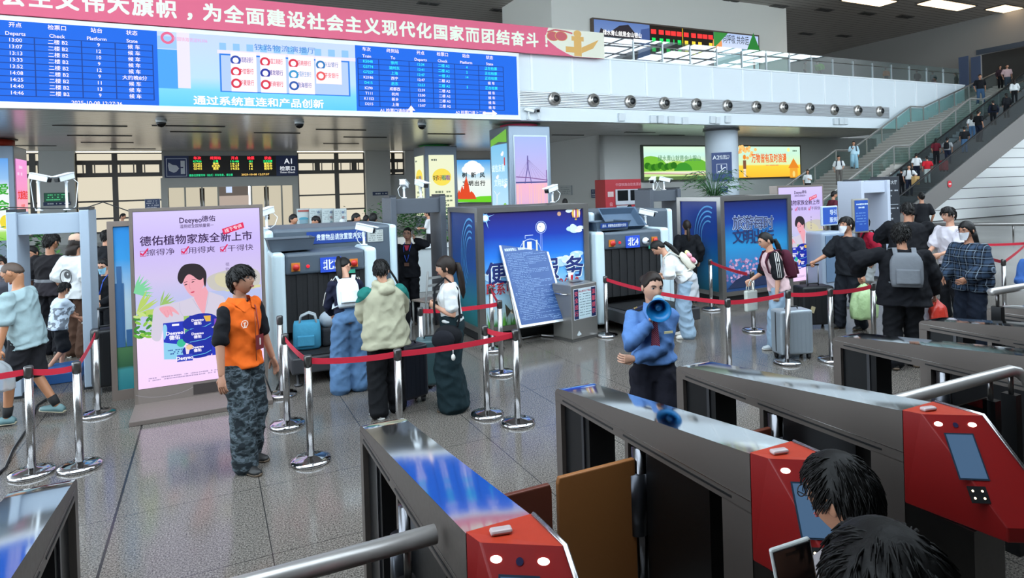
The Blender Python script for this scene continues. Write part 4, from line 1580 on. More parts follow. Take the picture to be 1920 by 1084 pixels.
    a, c = C_(205, 600), C_(1545, 520)
    mb.text('德佑植物家族全新上市', (a[0] + c[0]) / 2, (a[1] + c[1]) / 2, .118, INK, 'C', .02, width=c[0] - a[0])
    for x, s in ((300, '擦得净'), (790, '用得爽'), (1255, '干得快')):
        a = C_(x + 155, 720 - (x - 300) * .055)
        mb.text(s, a[0], a[1], .082, INK, 'C', .003, width=.48 * (C_(1545, 600)[0] - C_(900, 600)[0]))
        b_ = C_(x - 55, 738 - (x - 300) * .055)
        mb.ring(b_[0], b_[1], .04, .008, E('#c02860', 1), 4, R(45), R(45) + 2 * PI)
        mb.line([(b_[0] - .025, b_[1] + .005), (b_[0] - .005, b_[1] - .02), (b_[0] + .05, b_[1] + .055)], .016, E('#e0205a', 1))
    a = C_(1322, 435)
    mb.poly([(a[0] + x * .115 - z * .025 * .3, a[1] + z * .034 + x * .035) for x, z in ((-1, -1), (1, -1), (1, 1), (-1, 1))], E('#e8285c', 1))
    mb.text('线下专供', a[0], a[1], .05, WT, 'C', .01, rot=.3)
    # upright caption behind the boy
    for k in range(5):
        a = Z(722, 60 + k * 36)
        mb.text('植物家族新'[k], a[0], a[1], .045, E('#7a6a9a', 1), 'C', 0)
    mb.build('screen_art', t)
    lg = MB().art(X, .0008)
    lg.k = 3
    a = (AW * .42, .12)
    lg.rect(a[0], .065, a[0] + .38, .185, M('#3e3735', .5))
    lg.ring(.3, .24, .35, .006, M('#b7aeb0', .5), 24, R(215), R(325), .4)
    lg.build('base_strip', t)
    return t


adv = make_advert('bright tall advert screen of a suited man, behind the boy in the orange vest')
p = G(253, 768)
adv.location = (p.x, p.y, 0)
adv2 = dup(adv, (WD(1458, 400, 13.2).x, WD(1458, 400, 13.2).y, 0), 0, 'smaller looking advert screen of the suited man, behind the masked man in black')


# ---- walk-through metal detectors
def detector(lab, loc, col, rz=0, w=.86, extra=True, dpt=.6, h=2.24):
    t = thing('metal_detector_gate', lab, 'metal detector', loc, rz)
    DM = M(col, .45)
    TR = M('#2b2e33', .4)
    for x, nm in ((0, 'post'), (w - .1, 'post')):
        pm = MB().bb((x, 0, .03), (x + .1, dpt, h), DM)
        o = pm.build(nm, t, .01)
        MB().bb((x - .015, .02, 0), (x + .115, dpt - .02, .06), TR).build('foot', o)
        MB().bb((x - .006, .05, h), (x + .106, dpt * .75, h + .035), TR).build('cap', o)
    MB().bb((.1, .06, h - .28), (w - .1, dpt - .06, h - .03), DM).build('crossbar', t, .006)
    return t


pl = WY(10, 395, G(166, 731).y)
detector('light grey walk-through metal detector at the far left with two white cameras on its top', (pl.x, G(166, 731).y, 0), '#9fadbc', w=.83)
pm_ = G(740, 625)
dm = detector('dark grey walk-through metal detector in the middle, framing the woman with a phone', (pm_.x, pm_.y, 0), '#4b5058', w=.97, h=2.26)
MB().bb((.965, .02, 1.42), (.975, .16, 1.66), M('#d8d040', .5)).build('yellow_label', dm)
detector('dark grey walk-through metal detector right of the scanner with the tilted tray', (9.15, 11.75, 0), '#4b5058', w=.9)
detector('pale grey walk-through metal detector at the right beside the dark guide board', (13.1, 9.35, 0), '#b5bcca', w=1.0, h=2.3)

# ---- x-ray scanners
SCW = M('#c9dbe2', .3)
SCG = M('#4e5964', .4)


def scanner(lab, num, x, y, w, hood_h, body_w, body_h, body_dx, body_dy):
    t = thing('baggage_scanner', lab, 'baggage scanner', (x, y, 0))

    def col(px, side):
        pr = [(0, .07), (.17, .07), (.17, hood_h - .05), (.13, hood_h), (0, hood_h)]
        m_ = MB()
        m_.bb((px, 0, .07), (px + .17, .75, hood_h), SCW)
        return m_.build('side_column', t, .05, 4)
    col(0, 0)
    col(w - .17, 1)
    MB().bb((.17, .015, hood_h - .31), (w - .17, .75, hood_h - .02), SCG).build('hood', t, .04, 3)
    cu = MB()
    BLK = M('#101114', .7)
    n = 15
    for k in range(n):
        xx = .17 + (w - .34) * (k + .5) / n
        cu.bb((xx - (w - .34) / n * .49, .05 + .012 * (k % 2), .5), (xx + (w - .34) / n * .49, .07 + .012 * (k % 2), hood_h - .3), BLK)
    cu.build('rubber_curtain', t)
    MB().bb((.17, .3, .12), (w - .17, .75, hood_h - .3), M('#08090a', .8)).build('tunnel', t)
    # roller conveyor in front
    MB().bb((.12, -.85, .16), (w - .12, .28, .36), M('#3a3a3d', .4)).build('conveyor', t, .02)
    MB().bb((.2, -.82, .36), (w - .2, .28, .375), M('#121214', .6)).build('belt', t)
    for xx in (.2, w - .25):
        MB().lathe([(.05, 0), (.05, .02), (.018, .03), (.018, .17)], M('#4a4a4c', .4, .6), (xx, -.75, 0), 12).build('leg', t)
    # main body behind
    MB().bb((body_dx + .1, body_dy, .1), (body_dx + body_w - .1, body_dy + 1.6, body_h), SCG).build('body', t, .05, 3)
    for xx in (body_dx, body_dx + body_w - .12):
        MB().bb((xx, body_dy - .02, .1), (xx + .12, body_dy + 1.62, body_h - .01), SCW).build('body_edge', t, .05, 3)
    # controls
    yb = hood_h - .2
    for xx in (.3, w - .33):
        b_ = MB().bb((xx - .055, -.012, yb - .055), (xx + .055, .02, yb + .055), M('#c87a2c', .4))
        b_.lathe([(.04, 0), (.045, .03), (.001, .035)], M('#c02a24', .35), n=14, X=Matrix.Translation((xx, -.012, yb)) @ Matrix.Rotation(R(90), 4, 'X'))
        b_.build('emergency_button', t)
    for xx, c_ in ((.46, '#ff2030'), (w - .5, '#28f070')):
        MB().lathe([(.022, 0), (.022, .01), (.001, .016)], E(c_, 1.6), n=12, X=Matrix.Translation((xx, .012, yb)) @ Matrix.Rotation(R(90), 4, 'X')).build('indicator_light', t)
    sx_ = .62 if num == '北3' else .58
    mb = MB().bb((sx_, -.005, yb - .1), (sx_ + .28, .02, yb + .1), M('#2a4fc4', .4))
    mb.art(frame((0, -.005, 0), (1, 0, 0), (0, 0, 1)), .002)
    mb.ring(sx_ + .14, yb, .125, .006, M('#dfe6f4', .5), 4, R(45), R(405), .68)
    mb.text(num, sx_ + .14, yb, .15, M('#eef2fa', .5), 'C', .02)
    mb.build('number_plate', t)
    MB().bb((w - .45, 0, yb - .14), (w - .31, .012, yb - .09), M('#3a9a80', .4)).build('green_label', t)
    return t


p3 = G(516, 700)
s3 = scanner('grey baggage scanner numbered 3, behind the girl with the white backpack', '北3', p3.x, p3.y, 1.40, 1.58, 1.92, 1.86, -.02, .75)
p4 = WY(1118, 432, G(1152, 615).y)
s4 = scanner('grey baggage scanner numbered 4, with a tilted tray on its top', '北4', p4.x, p4.y, 1.50, 1.60, 1.85, 1.9, .35, .75)
# sign band on the front of scanner 3's body, small print sheet
mb = MB().art(frame((0, .745, 0), (1, 0, 0), (0, 0, 1)), .002)
mb.rect(.55, 1.62, 1.42, 1.80, M('#20408c', .4))
mb.text('贵重物品请放置筐内安检', 1.05, 1.71, .1, M('#e4ecf4', .5), 'C', .015, width=.72)
mb.rect(1.44, 1.6, 1.68, 1.78, M('#b3b8b4', .5))
for k in range(5):
    mb.scribble(1.46, 1.66, 1.76 - k * .034, .02, M('#7a807c', .5), random.Random(k), .8)
mb.build('notice_strip', s3)
lb = MB().lathe([(.055, 0), (.06, .03), (.05, .06), (.02, .075), (.001, .08)], CAMW, n=18, X=Matrix.Translation((.97, .01, 1.40)) @ Matrix.Rotation(R(90), 4, 'X'))
lb.lathe([(.02, .074), (.02, .085), (.001, .087)], M('#202226', .2), n=12, X=Matrix.Translation((.985, .0, 1.40)) @ Matrix.Rotation(R(90), 4, 'X'))
lb.build('dome_camera', s4)


def tray(lab, loc, rz, col, w=.62, d=.44, h=.15, rx=0, strip=None):
    t = thing('luggage_tray', lab, 'tray', loc, rz, None)
    t.rotation_euler = (rx, 0, rz)
    m_ = M(col, .45)
    b_ = MB()
    o = [(-w / 2 + .05, -d / 2 + .05), (w / 2 - .05, -d / 2 + .05), (w / 2 - .05, d / 2 - .05), (-w / 2 + .05, d / 2 - .05)]

    def rg_(k, z):
        return [(x * k, y * k, z) for x, y in [(-w / 2, -d / 2), (w / 2, -d / 2), (w / 2, d / 2), (-w / 2, d / 2)]]
    b_.rings([rg_(.86, 0), rg_(1, h), rg_(1.06, h), rg_(1.06, h - .025), rg_(.99, h - .02)][:3] + [rg_(.96, h), rg_(.83, .012)], m_, smooth=False)
    b_.build('shell', t, .008)
    if strip:
        mb = MB().art(frame((0, -d / 2 * .95 - .012, h * .55), (1, 0, 0), (0, -.17, 1)), .002)
        mb.rect(-w * .38, -.04, w * .4, .045, M('#23448c', .4))
        mb.text(strip, .01, 0, .055, M('#e4ecf4', .5), 'C', .012, width=w * .68)
        mb.build('label_strip', t)
    return t


tray('flat dark grey tray on the left end of the number 3 scanner', (p3.x + .28, p3.y + .42, 1.585), 0, '#4c5560', .62, .5, .17)
tray('blue grey tray with a printed front strip lying on the number 4 scanner', (p4.x + .38, p4.y + .3, 1.605), 0, '#49596a', .7, .5, .15, strip='雨伞、贵重物品放置筐内安检')
tray('blue grey tray leaning tilted behind the printed tray on the number 4 scanner', (p4.x + .86, p4.y + .55, 1.70), R(-8), '#4c6076', .72, .5, .13, rx=R(38))


# ---- bullet cameras
def make_camera(lab, pole=.12):
    t = thing('bullet_camera', lab, 'security camera', (0, 0, 0))
    MB().lathe([(.05, 0), (.05, .012), (.018, .02), (.018, pole), (.03, pole + .02), (.001, pole + .05)], CAMW, n=12).build('stand', t)
    b = MB()
    Xc = Matrix.Translation((0, -.02, pole + .085)) @ Matrix.Rotation(R(14), 4, 'X')
    b.box((0, 0, 0), (.10, .26, .085), CAMW, X=Xc)
    b.box((0, -.03, .05), (.125, .32, .012), CAMW, X=Xc)
    b.build('housing', t, .012)
    MB().box((0, -.135, -.008), (.085, .04, .068), M('#15171a', .15), X=Xc).build('lens_window', t, .01)
    MB().tube([(.03, .1, pole + .06), (.07, .14, pole + .0), (.06, .1, .05), (.03, .05, .01)], .006, CAMW, 6).build('cable', t)
    return t


c0_ = make_camera('white bullet camera on a tall thin pole, left one on the far left metal detector', .42)
pLy = G(166, 731).y + .3
c0_.location = (pl.x + .27, pLy, 2.245)
c0_.rotation_euler.z = R(75)
c0_.scale = (.82, .82, .82)
dup(c0_, (pl.x + .56, pLy, 2.245), R(-38), 'white bullet camera on a tall thin pole, right one on the far left metal detector')
c1_ = make_camera('white bullet camera on the left front corner of the number 3 scanner', .16)
c1_.location = (p3.x + .03, p3.y + 1.0, 1.87)
c1_.rotation_euler.z = R(-55)
for lab, loc, rz in (('white bullet camera standing on the hood of the number 3 scanner', (p3.x + 1.3, p3.y + .35, 1.59), R(65)),
                     ('white bullet camera tilted back on the middle metal detector, left of two', (pm_.x + .32, pm_.y + .3, 2.24), R(150)),
                     ('white bullet camera on the middle metal detector, right of two', (pm_.x + .62, pm_.y + .3, 2.24), R(20)),
                     ('white bullet camera on the right dark metal detector, left of two', (9.48, 12.05, 2.22), R(-50)),
                     ('white bullet camera on the right dark metal detector, right of two', (9.8, 12.05, 2.22), R(50)),
                     ('white bullet camera beside the tray on the number 4 scanner', (p4.x + 1.3, p4.y + .4, 1.61), R(55)),
                     ('white bullet camera on top of the blue sky booth', (5.6, 10.0, 2.08), R(-70))):
    dup(c1_, loc, rz, lab)
for lab, px in (('left', 993), ('right', 1011)):
    a = WY(px, 219, YF - .2)
    dup(c1_, (a.x, a.y + .06, a.z - .1), R(60 if px == 993 else -30), 'white bullet camera on the mezzanine face beside the departure screen, %s one of the pair' % lab).scale = (1.6, 1.6, 1.6)
cb = MB().tube([(pl.x - .3, pLy, 2.22), (pl.x, pLy - .1, 2.30), (pl.x + .4, pLy - .05, 2.27), (pl.x + .75, pLy, 2.26), (pl.x + .95, pLy, 2.33), (pl.x + 1.4, pLy + .1, 2.12), (pl.x + 1.75, pLy + .3, 1.95)], .007, BLACK, 6)
tag(cb.build('cable'), 'thin black cable draped over the top of the far left metal detector', 'cable')

pts_ = [G(x, y) + Vector((0, 0, .012)) for x, y in ((-20, 905), (10, 880), (25, 845), (52, 805), (70, 762), (95, 745))]
tag(MB().tube(pts_, .012, BLACK, 6).build('floor_cable'), 'black cable lying on the floor at the left edge under the belt', 'cable')
pts_ = [G(x, y) + Vector((0, 0, z)) for x, y, z in ((494, 742, .3), (508, 742, .05), (516, 738, .012), (522, 722, .012))]
tag(MB().tube(pts_, .01, BLACK, 6).build('power_cable'), 'short black cable behind the right foot of the near advert screen', 'cable')
# ---- blue service booths
FRS = M('#a3a09c', .3, .9)


def booth(lab, corner, w, d, h, front_stops, side_col, art, base=.0):
    t = thing('service_booth', lab, 'booth', (corner.x, corner.y, 0))
    f_ = MB()
    e = .05
    for x in (0, w):
        for y in (0, d):
            f_.bb((x - e, y - e, 0), (x + e, y + e, h), FRS)
    for z in (h - .04, .2):
        f_.bb((0, -e, z - .04), (w, e, z + .04), FRS).bb((0, d - e, z - .04), (w, d + e, z + .04), FRS)
        f_.bb((-e, 0, z - .04), (e, d, z + .04), FRS).bb((w - e, 0, z - .04), (w + e, d, z + .04), FRS)
    f_.build('frame', t)
    MB().bb((.04, -.02, .22), (w - .04, .02, h - .06), front_stops).build('front_panel', t)
    MB().bb((-.02, .04, .22), (.02, d - .04, h - .06), side_col).build('side_panel', t)
    MB().bb((w - .02, .04, .22), (w + .02, d - .04, h - .06), M('#26488c', .5)).build('side_panel', t)
    MB().bb((0, .05, .02), (w, d - .05, .2), M('#222426', .5)).build('plinth', t)
    mb = MB().art(frame((0, -.02, 0), (1, 0, 0), (0, 0, 1)), .0015)
    art(mb)
    mb.build('front_print', t)
    mb = MB().art(frame((-.02, 0, 0), (0, -1, 0), (0, 0, 1)), .0015)
    for k in range(4):
        mb.ring(-d * .28, h * .62, .2 + k * .06, .02, M('#4f8fc4', .5), 20, R(70), R(235), 1.6)
    mb.build('side_print', t)
    return t


bc_ = G(905, 645)
bw = WY(1095, 383, bc_.y).x - bc_.x


def art1(mb):
    q = lambda x, y: (lambda w_: (w_.x - bc_.x, w_.z))(WY(x, y, bc_.y))
    WC, NB, RB = M('#eef6fb', .5), M('#1c2c6c', .5), M('#b82a34', .5)
    rg = random.Random(4)
    for cx_, cz_, n_, s_ in ((1080, 430, 9, .10), (1070, 395, 7, .09), (1060, 490, 10, .13), (1085, 480, 8, .13), (1000, 520, 8, .1), (915, 520, 7, .12), (950, 545, 8, .1), (1080, 540, 8, .1)):
        for k in range(n_):
            a = q(cx_ + rg.uniform(-12, 12), cz_ + rg.uniform(-6, 6))
            if a[0] < bw - .1 and a[0] > .1:
                mb.ell(a[0], a[1], s_ * rg.uniform(.4, 1), s_ * rg.uniform(.25, .5), M(('#cfe4f4', '#b4d4ee', '#e4f0f8')[k % 3], .5), 14)
    a = q(908, 409)
    for k in range(8):
        an = k * PI / 4 + .3
        L = (.17, .10)[k % 2]
        mb.poly([(a[0] + .014 * math.cos(an + 1.57), a[1] + .014 * math.sin(an + 1.57)), (a[0] - .014 * math.cos(an + 1.57), a[1] - .014 * math.sin(an + 1.57)), (a[0] + L * math.cos(an), a[1] + L * math.sin(an))], M('#9cc8f4', .5))
    mb.ell(a[0], a[1], .062, .062, M('#7fb8f0', .5))
    mb.ell(a[0], a[1], .045, .045, WC)
    a = q(1078, 400)
    mb.ell(a[0], a[1], .085, .075, M('#c86a3c', .5))
    for k in range(5):
        mb.ell(a[0] - .06 + k * .03, a[1], .011, .07, M(('#e8c84a', '#f0ece0', '#8a4a9a')[k % 3], .5))
    mb.rect(a[0] - .02, a[1] - .11, a[0] + .02, a[1] - .085, M('#c8a84a', .5))
    a = q(1047, 401)
    mb.ell(a[0], a[1], .035, .035, M('#c89a7a', .5))
    a = q(1013, 426)
    mb.ring(a[0], a[1], .095, .008, M('#b8c8f0', .5))
    mb.ell(a[0], a[1], .075, .075, WC)
    mb.line([(a[0] - .03, a[1] + .02), a], .008, NB)
    for s in (-.012, .012):
        mb.line([(a[0] + s, a[1] - .1), (a[0] + s, a[1] - .5)], .008, M('#8fa0f0', .5))
    b_ = q(992, 447)
    mb.ring(b_[0], b_[1] - .25, .2, .01, M('#b8c4f0', .5), 20, 0, PI, 1.2)
    mb.line([(b_[0] - .08, b_[1] + .0), (b_[0] - .08, b_[1] + .05), (b_[0] + .06, b_[1] + .05)], .01, M('#b8c4f0', .5))
    for s in (-.11, .12):
        mb.rect(b_[0] + s - .015, b_[1] - .25, b_[0] + s + .015, b_[1] - .03, M('#d8d8c8', .5))
    mb.rect(b_[0] - .05, b_[1] - .2, b_[0] + .03, b_[1] - .05, WC)
    for k, ch in enumerate('便民服务'):
        xx = q(929 + k * 0, 510)[0] + (q(1075, 505)[0] - q(929, 510)[0]) * k / 3
        mb.text(ch, xx + .006, q(1075, 500)[1] - .008, .36, WC, 'C', .045)
        mb.text(ch, xx, q(1075, 500)[1], .36, NB, 'C', .025)
    mb.text('联系电话：12306-262-2', q(1000, 540)[0], q(1075, 527)[1], .2, RB, 'C', .02, width=q(1088, 530)[0] - q(915, 530)[0])
    gy = .24
    for k in range(60):
        x = rg.uniform(.08, bw - .08)
        L = rg.uniform(.06, .24)
        s = rg.uniform(-.05, .05)
        mb.poly([(x - .012, gy), (x + .012, gy), (x + s, gy + L)], M(('#4f9a3a', '#6fbe44', '#3a7a34')[k % 3], .5))
    for k in range(7):
        x, z = rg.uniform(.1, .9), gy + rg.uniform(.1, .3)
        for j in range(6):
            mb.ell(x + .03 * math.cos(j * 1.05), z + .03 * math.sin(j * 1.05), .018, .018, M('#f4f0e4', .5), 8)
        mb.ell(x, z, .022, .022, M('#d8b030', .5), 10)
    a = q(956, 582)
    mb.poly([(a[0], a[1]), (a[0] - .1, a[1] + .12), (a[0] - .08, a[1] - .1)], M('#4a4638', .5))
    mb.poly([(a[0], a[1]), (a[0] + .06, a[1] + .1), (a[0] + .07, a[1] - .1)], M('#6a6450', .5))


def bmat(nm, stops, noise=.0):
    return picture(nm, stops, 'Z', 1, noise, False)


booth('square blue sky service booth with big printed lettering, behind the leaning notice board', bc_, bw, 1.2, 2.07,
      bmat('booth_sky', [(0, '#5fae54'), (.08, '#cfe6ea'), (.28, '#a9d8f2'), (.46, '#64b0ec'), (.6, '#2a78d8'), (.78, '#1e3aa0'), (1, '#2a1f66')], .03),
      bmat('booth_side', [(0, '#1f6a6a'), (.2, '#1f7a8a'), (.5, '#164a90'), (1, '#15306c')]), art1)
b2 = G(1356, 572)


def art2(mb):
    q = lambda x, y: (lambda w_: (w_.x - b2.x, w_.z))(WY(x, y, b2.y))
    wc, ic = M('#d4e0ee', .5), M('#1c2a5c', .5)
    for r_, s in enumerate(('旅游每时', '文明出行')):
        for k, ch in enumerate(s):
            a = q(1382 + k * 19, 418 if r_ == 0 else 444)
            mb.text(ch, a[0], a[1], .3, wc if r_ == 0 else ic, 'C', .03 if r_ == 0 else .02)
            if r_ == 0:
                mb.text(ch, a[0], a[1], .3, ic, 'C', .012)
    rg = random.Random(8)
    for k in range(150):
        a = (rg.uniform(.08, 1.5), rg.uniform(.5, .95) - .1)
        mb.ell(a[0], a[1], .03, .025, M(('#b88ab0', '#d0a8c4', '#8a6a94')[k % 3], .5), 8)
    mb.poly([(.1, .3), (.3, .45), (.6, .55), (.9, .48), (1.2, .52), (1.5, .3)], M('#1c2a4c', .5))


booth('second blue booth with travel lettering and cherry blossom, left of the smaller advert screen', b2, 1.8, 1.15, 2.07,
      bmat('booth_travel', [(0, '#1f3a6a'), (.2, '#3a6aa0'), (.5, '#2a8ac0'), (.75, '#123a8c'), (1, '#0f1a58')], .04),
      bmat('booth_travel_side', [(0, '#12586a'), (.25, '#1a6a94'), (.6, '#123f90'), (1, '#0f246c')]), art2)

# tall narrow city picture board at the left, behind the near advert screen
a = G(222, 752)
t = thing('picture_board', 'tall narrow board with a blue city skyline picture, just left of the near advert screen', 'board', (a.x, a.y, 0))
bh = 2.1
MB().bb((-.06, 0, 0), (0, .08, bh), M('#7d7068', .4)).bb((.62, 0, 0), (.68, .08, bh), M('#7d7068', .4)).bb((-.06, 0, bh - .06), (.68, .08, bh), M('#7d7068', .4)).bb((-.06, 0, 0), (.68, .08, .12), M('#7d7068', .4)).build('frame', t)
MB().bb((0, .02, .12), (.62, .06, bh - .06), picture('city_sky', [(0, '#2f8a94'), (.12, '#4aa0a4'), (.14, '#3a6a4a'), (.28, '#5a8a5a'), (.32, '#b8d4e0'), (.55, '#c4dcea'), (.8, '#3f9ee0'), (1, '#2a86d0')], 'Z', 1, .03, False)).build('picture', t)
mb = MB().art(frame((0, .02, 0), (1, 0, 0), (0, 0, 1)), .002)
for x, z, w_, h_ in ((.0, .62, .09, .75), (.02, .62, .05, .95), (.1, .62, .12, .2), (.24, .62, .1, .4), (.36, .62, .1, .25)):
    mb.rect(x, z, x + w_, z + h_, M('#3a6a9c', .5))
mb.build('skyline', t)

# ---- leaning notice board on a tube stand
xA, xB = 4.06, 4.92
pb, ptp = WX(975, 615, xA), WX(940, 455, xA)
pb2 = WX(1058, 600, xB)
t = thing('leaning_notice_board', 'tall blue notice board in a silver frame, leaning back on a tube stand', 'notice board', (xA, pb.y, 0), R(5))
up_v = Vector((0, ptp.y - pb.y, ptp.z - pb.z))
L = up_v.length
Xb = frame((0, 0, pb.z), (1, 0, 0), up_v)
Wb = xB - xA
nb = MB()
nb.bb((0, 0, -.03), (Wb, L, 0), M('#c9ced2', .3, .6), X=Xb)
nb.build('frame', t)
mb = MB().art(Xb, .002)
NBL = M('#1d4680', .4)
mb.rect(.035, .035, Wb - .035, L - .035, NBL)
IK = M('#7896c0', .5)
mb.text('铁路旅客禁止、限制携带和托运物品目录的公告', Wb / 2, L - .13, .05, M('#dde8f4', .5), 'C', .015, width=Wb * .84)
rg = random.Random(21)
zz_ = L - .2
while zz_ > .1:
    ind = rg.choice((.07, .09, .12, .07))
    end = Wb - rg.choice((.08, .09, .1, .3, .45))
    mb.scribble(ind, end, zz_, .013, IK, rg, .82)
    zz_ -= rg.choice((.024, .024, .024, .03))
mb.scribble(Wb - .28, Wb - .12, .09, .016, IK, rg, .9)
mb.scribble(Wb - .26, Wb - .12, .066, .016, IK, rg, .9)
mb.build('print', t)
tb = MB()
for x in (.0, Wb):
    tb.tube([(x, .32, .95), (x, -.02, .12), (x, .02, .04), (x, .12, .022), (x + (.2 if x == 0 else -.2), .45, .022), (x + (.24 if x == 0 else -.24), .5, .022)], .02, STEEL, 10)
tb.tube([(.2, .45, .022), (Wb - .2, .45, .022)], .02, STEEL, 10)
tb.build('tube_stand', t)

# ---- steel bin with posters
a = G(1074, 643)
t = thing('steel_bin', 'brushed steel drop-in bin with a safety poster on its front and a cup on top', 'bin', (a.x, a.y, 0), R(14))
BS = M('#8f8c88', .3, .6)
MB().bb((0, 0, .02), (.56, .42, .86), BS).build('body', t, .012)
MB().bb((.0, 0, 0), (.56, .42, .05), M('#4a4846', .5)).build('plinth', t)
MB().bb((.2, .16, .858), (.42, .24, .864), BLACK).build('slot', t)
MB().tube([(-.0, .08, .72), (-.035, .08, .72), (-.035, .34, .72), (0, .34, .72)], .012, CHROME, 8).build('handle', t)
mb = MB().art(frame((0, 0, 0), (1, 0, 0), (0, 0, 1)), .002)
mb.rect(.04, .33, .53, .80, M('#cfd4dc', .5))
mb.rect(.05, .34, .52, .79, M('#1c2850', .4))
mb.rect(.14, .34, .42, .79, M('#bcd2d8', .5))
for k, (l_, r_) in enumerate(zip('安全出行', '温馨提示')):
    mb.text(l_, .095, .72 - k * .1, .08, M('#d0566a', .5), 'C', .02)
    mb.text(r_, .47, .72 - k * .1, .08, M('#d0566a', .5), 'C', .02)
mb.text('禁止携带以下物品', .28, .755, .034, M('#b84a5c', .5), 'C', .015)
for k in range(9):
    mb.scribble(.16, .27, .71 - k * .04, .014, M('#5a6a74', .5), rg, .8)
    mb.scribble(.29, .40, .71 - k * .04, .014, M('#5a6a74', .5), rg, .8)
mb.poly([(.09, .1), (.14, .16), (.19, .1), (.13, .08)], M('#c8d0d4', .5))
mb.build('poster', t)
p = G(1070, 528, .862)
t = thing('paper_cup', 'white paper cup with a red patch standing on the steel bin', 'cup', (p.x + .03, p.y + .05, .864))
MB().lathe([(.033, 0), (.043, .13), (.041, .13), (.032, .01), (.001, .01)], M('#e8e6e2', .5), n=20).build('cup', t)
mb = MB()
n_ = 8
vs = []
for k in range(n_ + 1):
    an_ = R(-115 + 70 * k / n_)
    for z in (.02, .1):
        rr = .0335 + .01 * z / .13 + .0012
        vs.append((rr * math.cos(an_), rr * math.sin(an_), z))
mb.add(vs, [(2 * k, 2 * k + 2, 2 * k + 3, 2 * k + 1) for k in range(n_)], M('#c82838', .5))
mb.build('red_patch', t)

# ---- red ticket machine, guide board, info stands
a = WD(1135, 360, 30)
k_ = 30 / FPX
t = thing('ticket_machine', 'tall red self-service ticket machine against the far grey wall', 'ticket machine', (a.x, a.y, 0))
MB().bb((0, 0, 0), (2.1, .9, 2.68), M('#a8202c', .4)).build('body', t, .03)
MB().bb((.55, -.06, 1.45), (2.1, 0, 2.2), M('#b8bcc4', .4)).build('console', t, .02)
for x in (.65, 1.4):
    MB().bb((x, -.08, 1.65), (x + .6, -.05, 2.15), M('#15181c', .15)).build('screen', t)
MB().bb((.6, -.05, .3), (1.3, 0, 1.42), M('#a9b4bc', .35)).build('tray_panel', t)
mb = MB().art(frame((0, 0, 0), (1, 0, 0), (0, 0, 1)), .01)
mb.text('中国铁路自助售票机', 1.35, 2.42, .17, M('#e09aa4', .5), 'C', .0)
for k, ch in enumerate('自助售票'):
    mb.text(ch, .3, 1.5 - k * .3, .2, M('#e0a0a8', .5), 'C', .01)
mb.rect(.12, 1.85, .45, 2.1, M('#c8b0b0', .5))
mb.build('lettering', t)

a = WD(1658, 420, 17)
t = thing('guide_board', 'tall dark guide board with rows of white print, right of the pale metal detector', 'guide board', (a.x, a.y, 0), R(-4))
gt = WD(1670, 331, 17).z
gw = .62
MB().bb((-.05, 0, .05), (gw, .35, gt), M('#2c2f35', .35)).build('slab', t, .01)
MB().bb((-.15, -.1, 0), (gw + .1, .45, .06), M('#3c3e44', .4)).build('base', t)
mb = MB().art(frame((0, 0, 0), (1, 0, 0), (0, 0, 1)), .002)
mb.text('候车大厅', .28, gt - .16, .12, M('#c4c8cc', .5), 'C', 0)
for k, z in enumerate((.38, .52, .66, .86, 1.0, 1.14, 1.28)):
    mb.scribble(.03, .5 if k in (0, 3, 6) else .3, gt - z, .055, M('#9a9ea4', .5), rg, .8)
mb.rect(0, gt - .765, .55, gt - .75, M('#aab0b8', .5))
mb.rect(0, gt - 1.55, gw, gt - 1.42, M('#6f66a0', .5))
mb.build('print', t)
for lab, px, w_, h_, dep, hh, txt in (('small blue info stand with rounded white rim, left of the blue framed notice', 1556, .5, .42, 13.6, 1.78, '导引'), ('grey framed blue notice on a stand in front of the pale metal detector', 1615, .42, .62, 11.5, 1.98, None)):
    a = WD(px, 400, dep)
    t = thing('info_stand', lab, 'info stand', (a.x, a.y, 0))
    MB().bb((-w_ / 2, 0, hh - h_), (w_ / 2, .05, hh), M('#b8c8d4' if txt else '#8d8a82', .4)).build('board', t, .015)
    mb = MB().art(frame((0, 0, 0), (1, 0, 0), (0, 0, 1)), .002)
    mb.rect(-w_ / 2 + .03, hh - h_ + .03, w_ / 2 - .03, hh - .03, M('#2a52a8', .4))
    if txt:
        mb.text(txt, .1, hh - .14, .12, M('#dfe8f4', .5), 'C', .01)
        mb.text('服务', .1, hh - .3, .12, M('#dfe8f4', .5), 'C', .01)
    else:
        mb.scribble(-.14, .14, hh - .1, .04, M('#c8d8ec', .5), rg, .95)
        mb.scribble(-.08, .08, hh - .16, .04, M('#c8d8ec', .5), rg, .95)
        for k in range(5):
            mb.scribble(-.15, .1, hh - .26 - k * .05, .025, M('#6f98d0', .5), rg, .8)
    mb.build('print', t)
    MB().bb((-.04, .06, 0), (.04, .1, hh - .1), STEEL).build('pole', t)
    MB().bb((-.25, -.1, 0), (.25, .25, .03), STEEL).build('base', t)
a = WD(1565, 470, 13.3)
t = thing('reception_pod', 'waist high grey and white pod with a rounded panel behind the masked man in black', 'counter', (a.x, a.y, 0))
MB().bb((-.35, 0, 0), (.35, .5, 1.25), M('#8f9cac', .4)).build('body', t, .06, 4)
MB().bb((-.28, -.02, .2), (.3, 0, 1.18), M('#5f7690', .4)).build('panel', t, .04, 4)


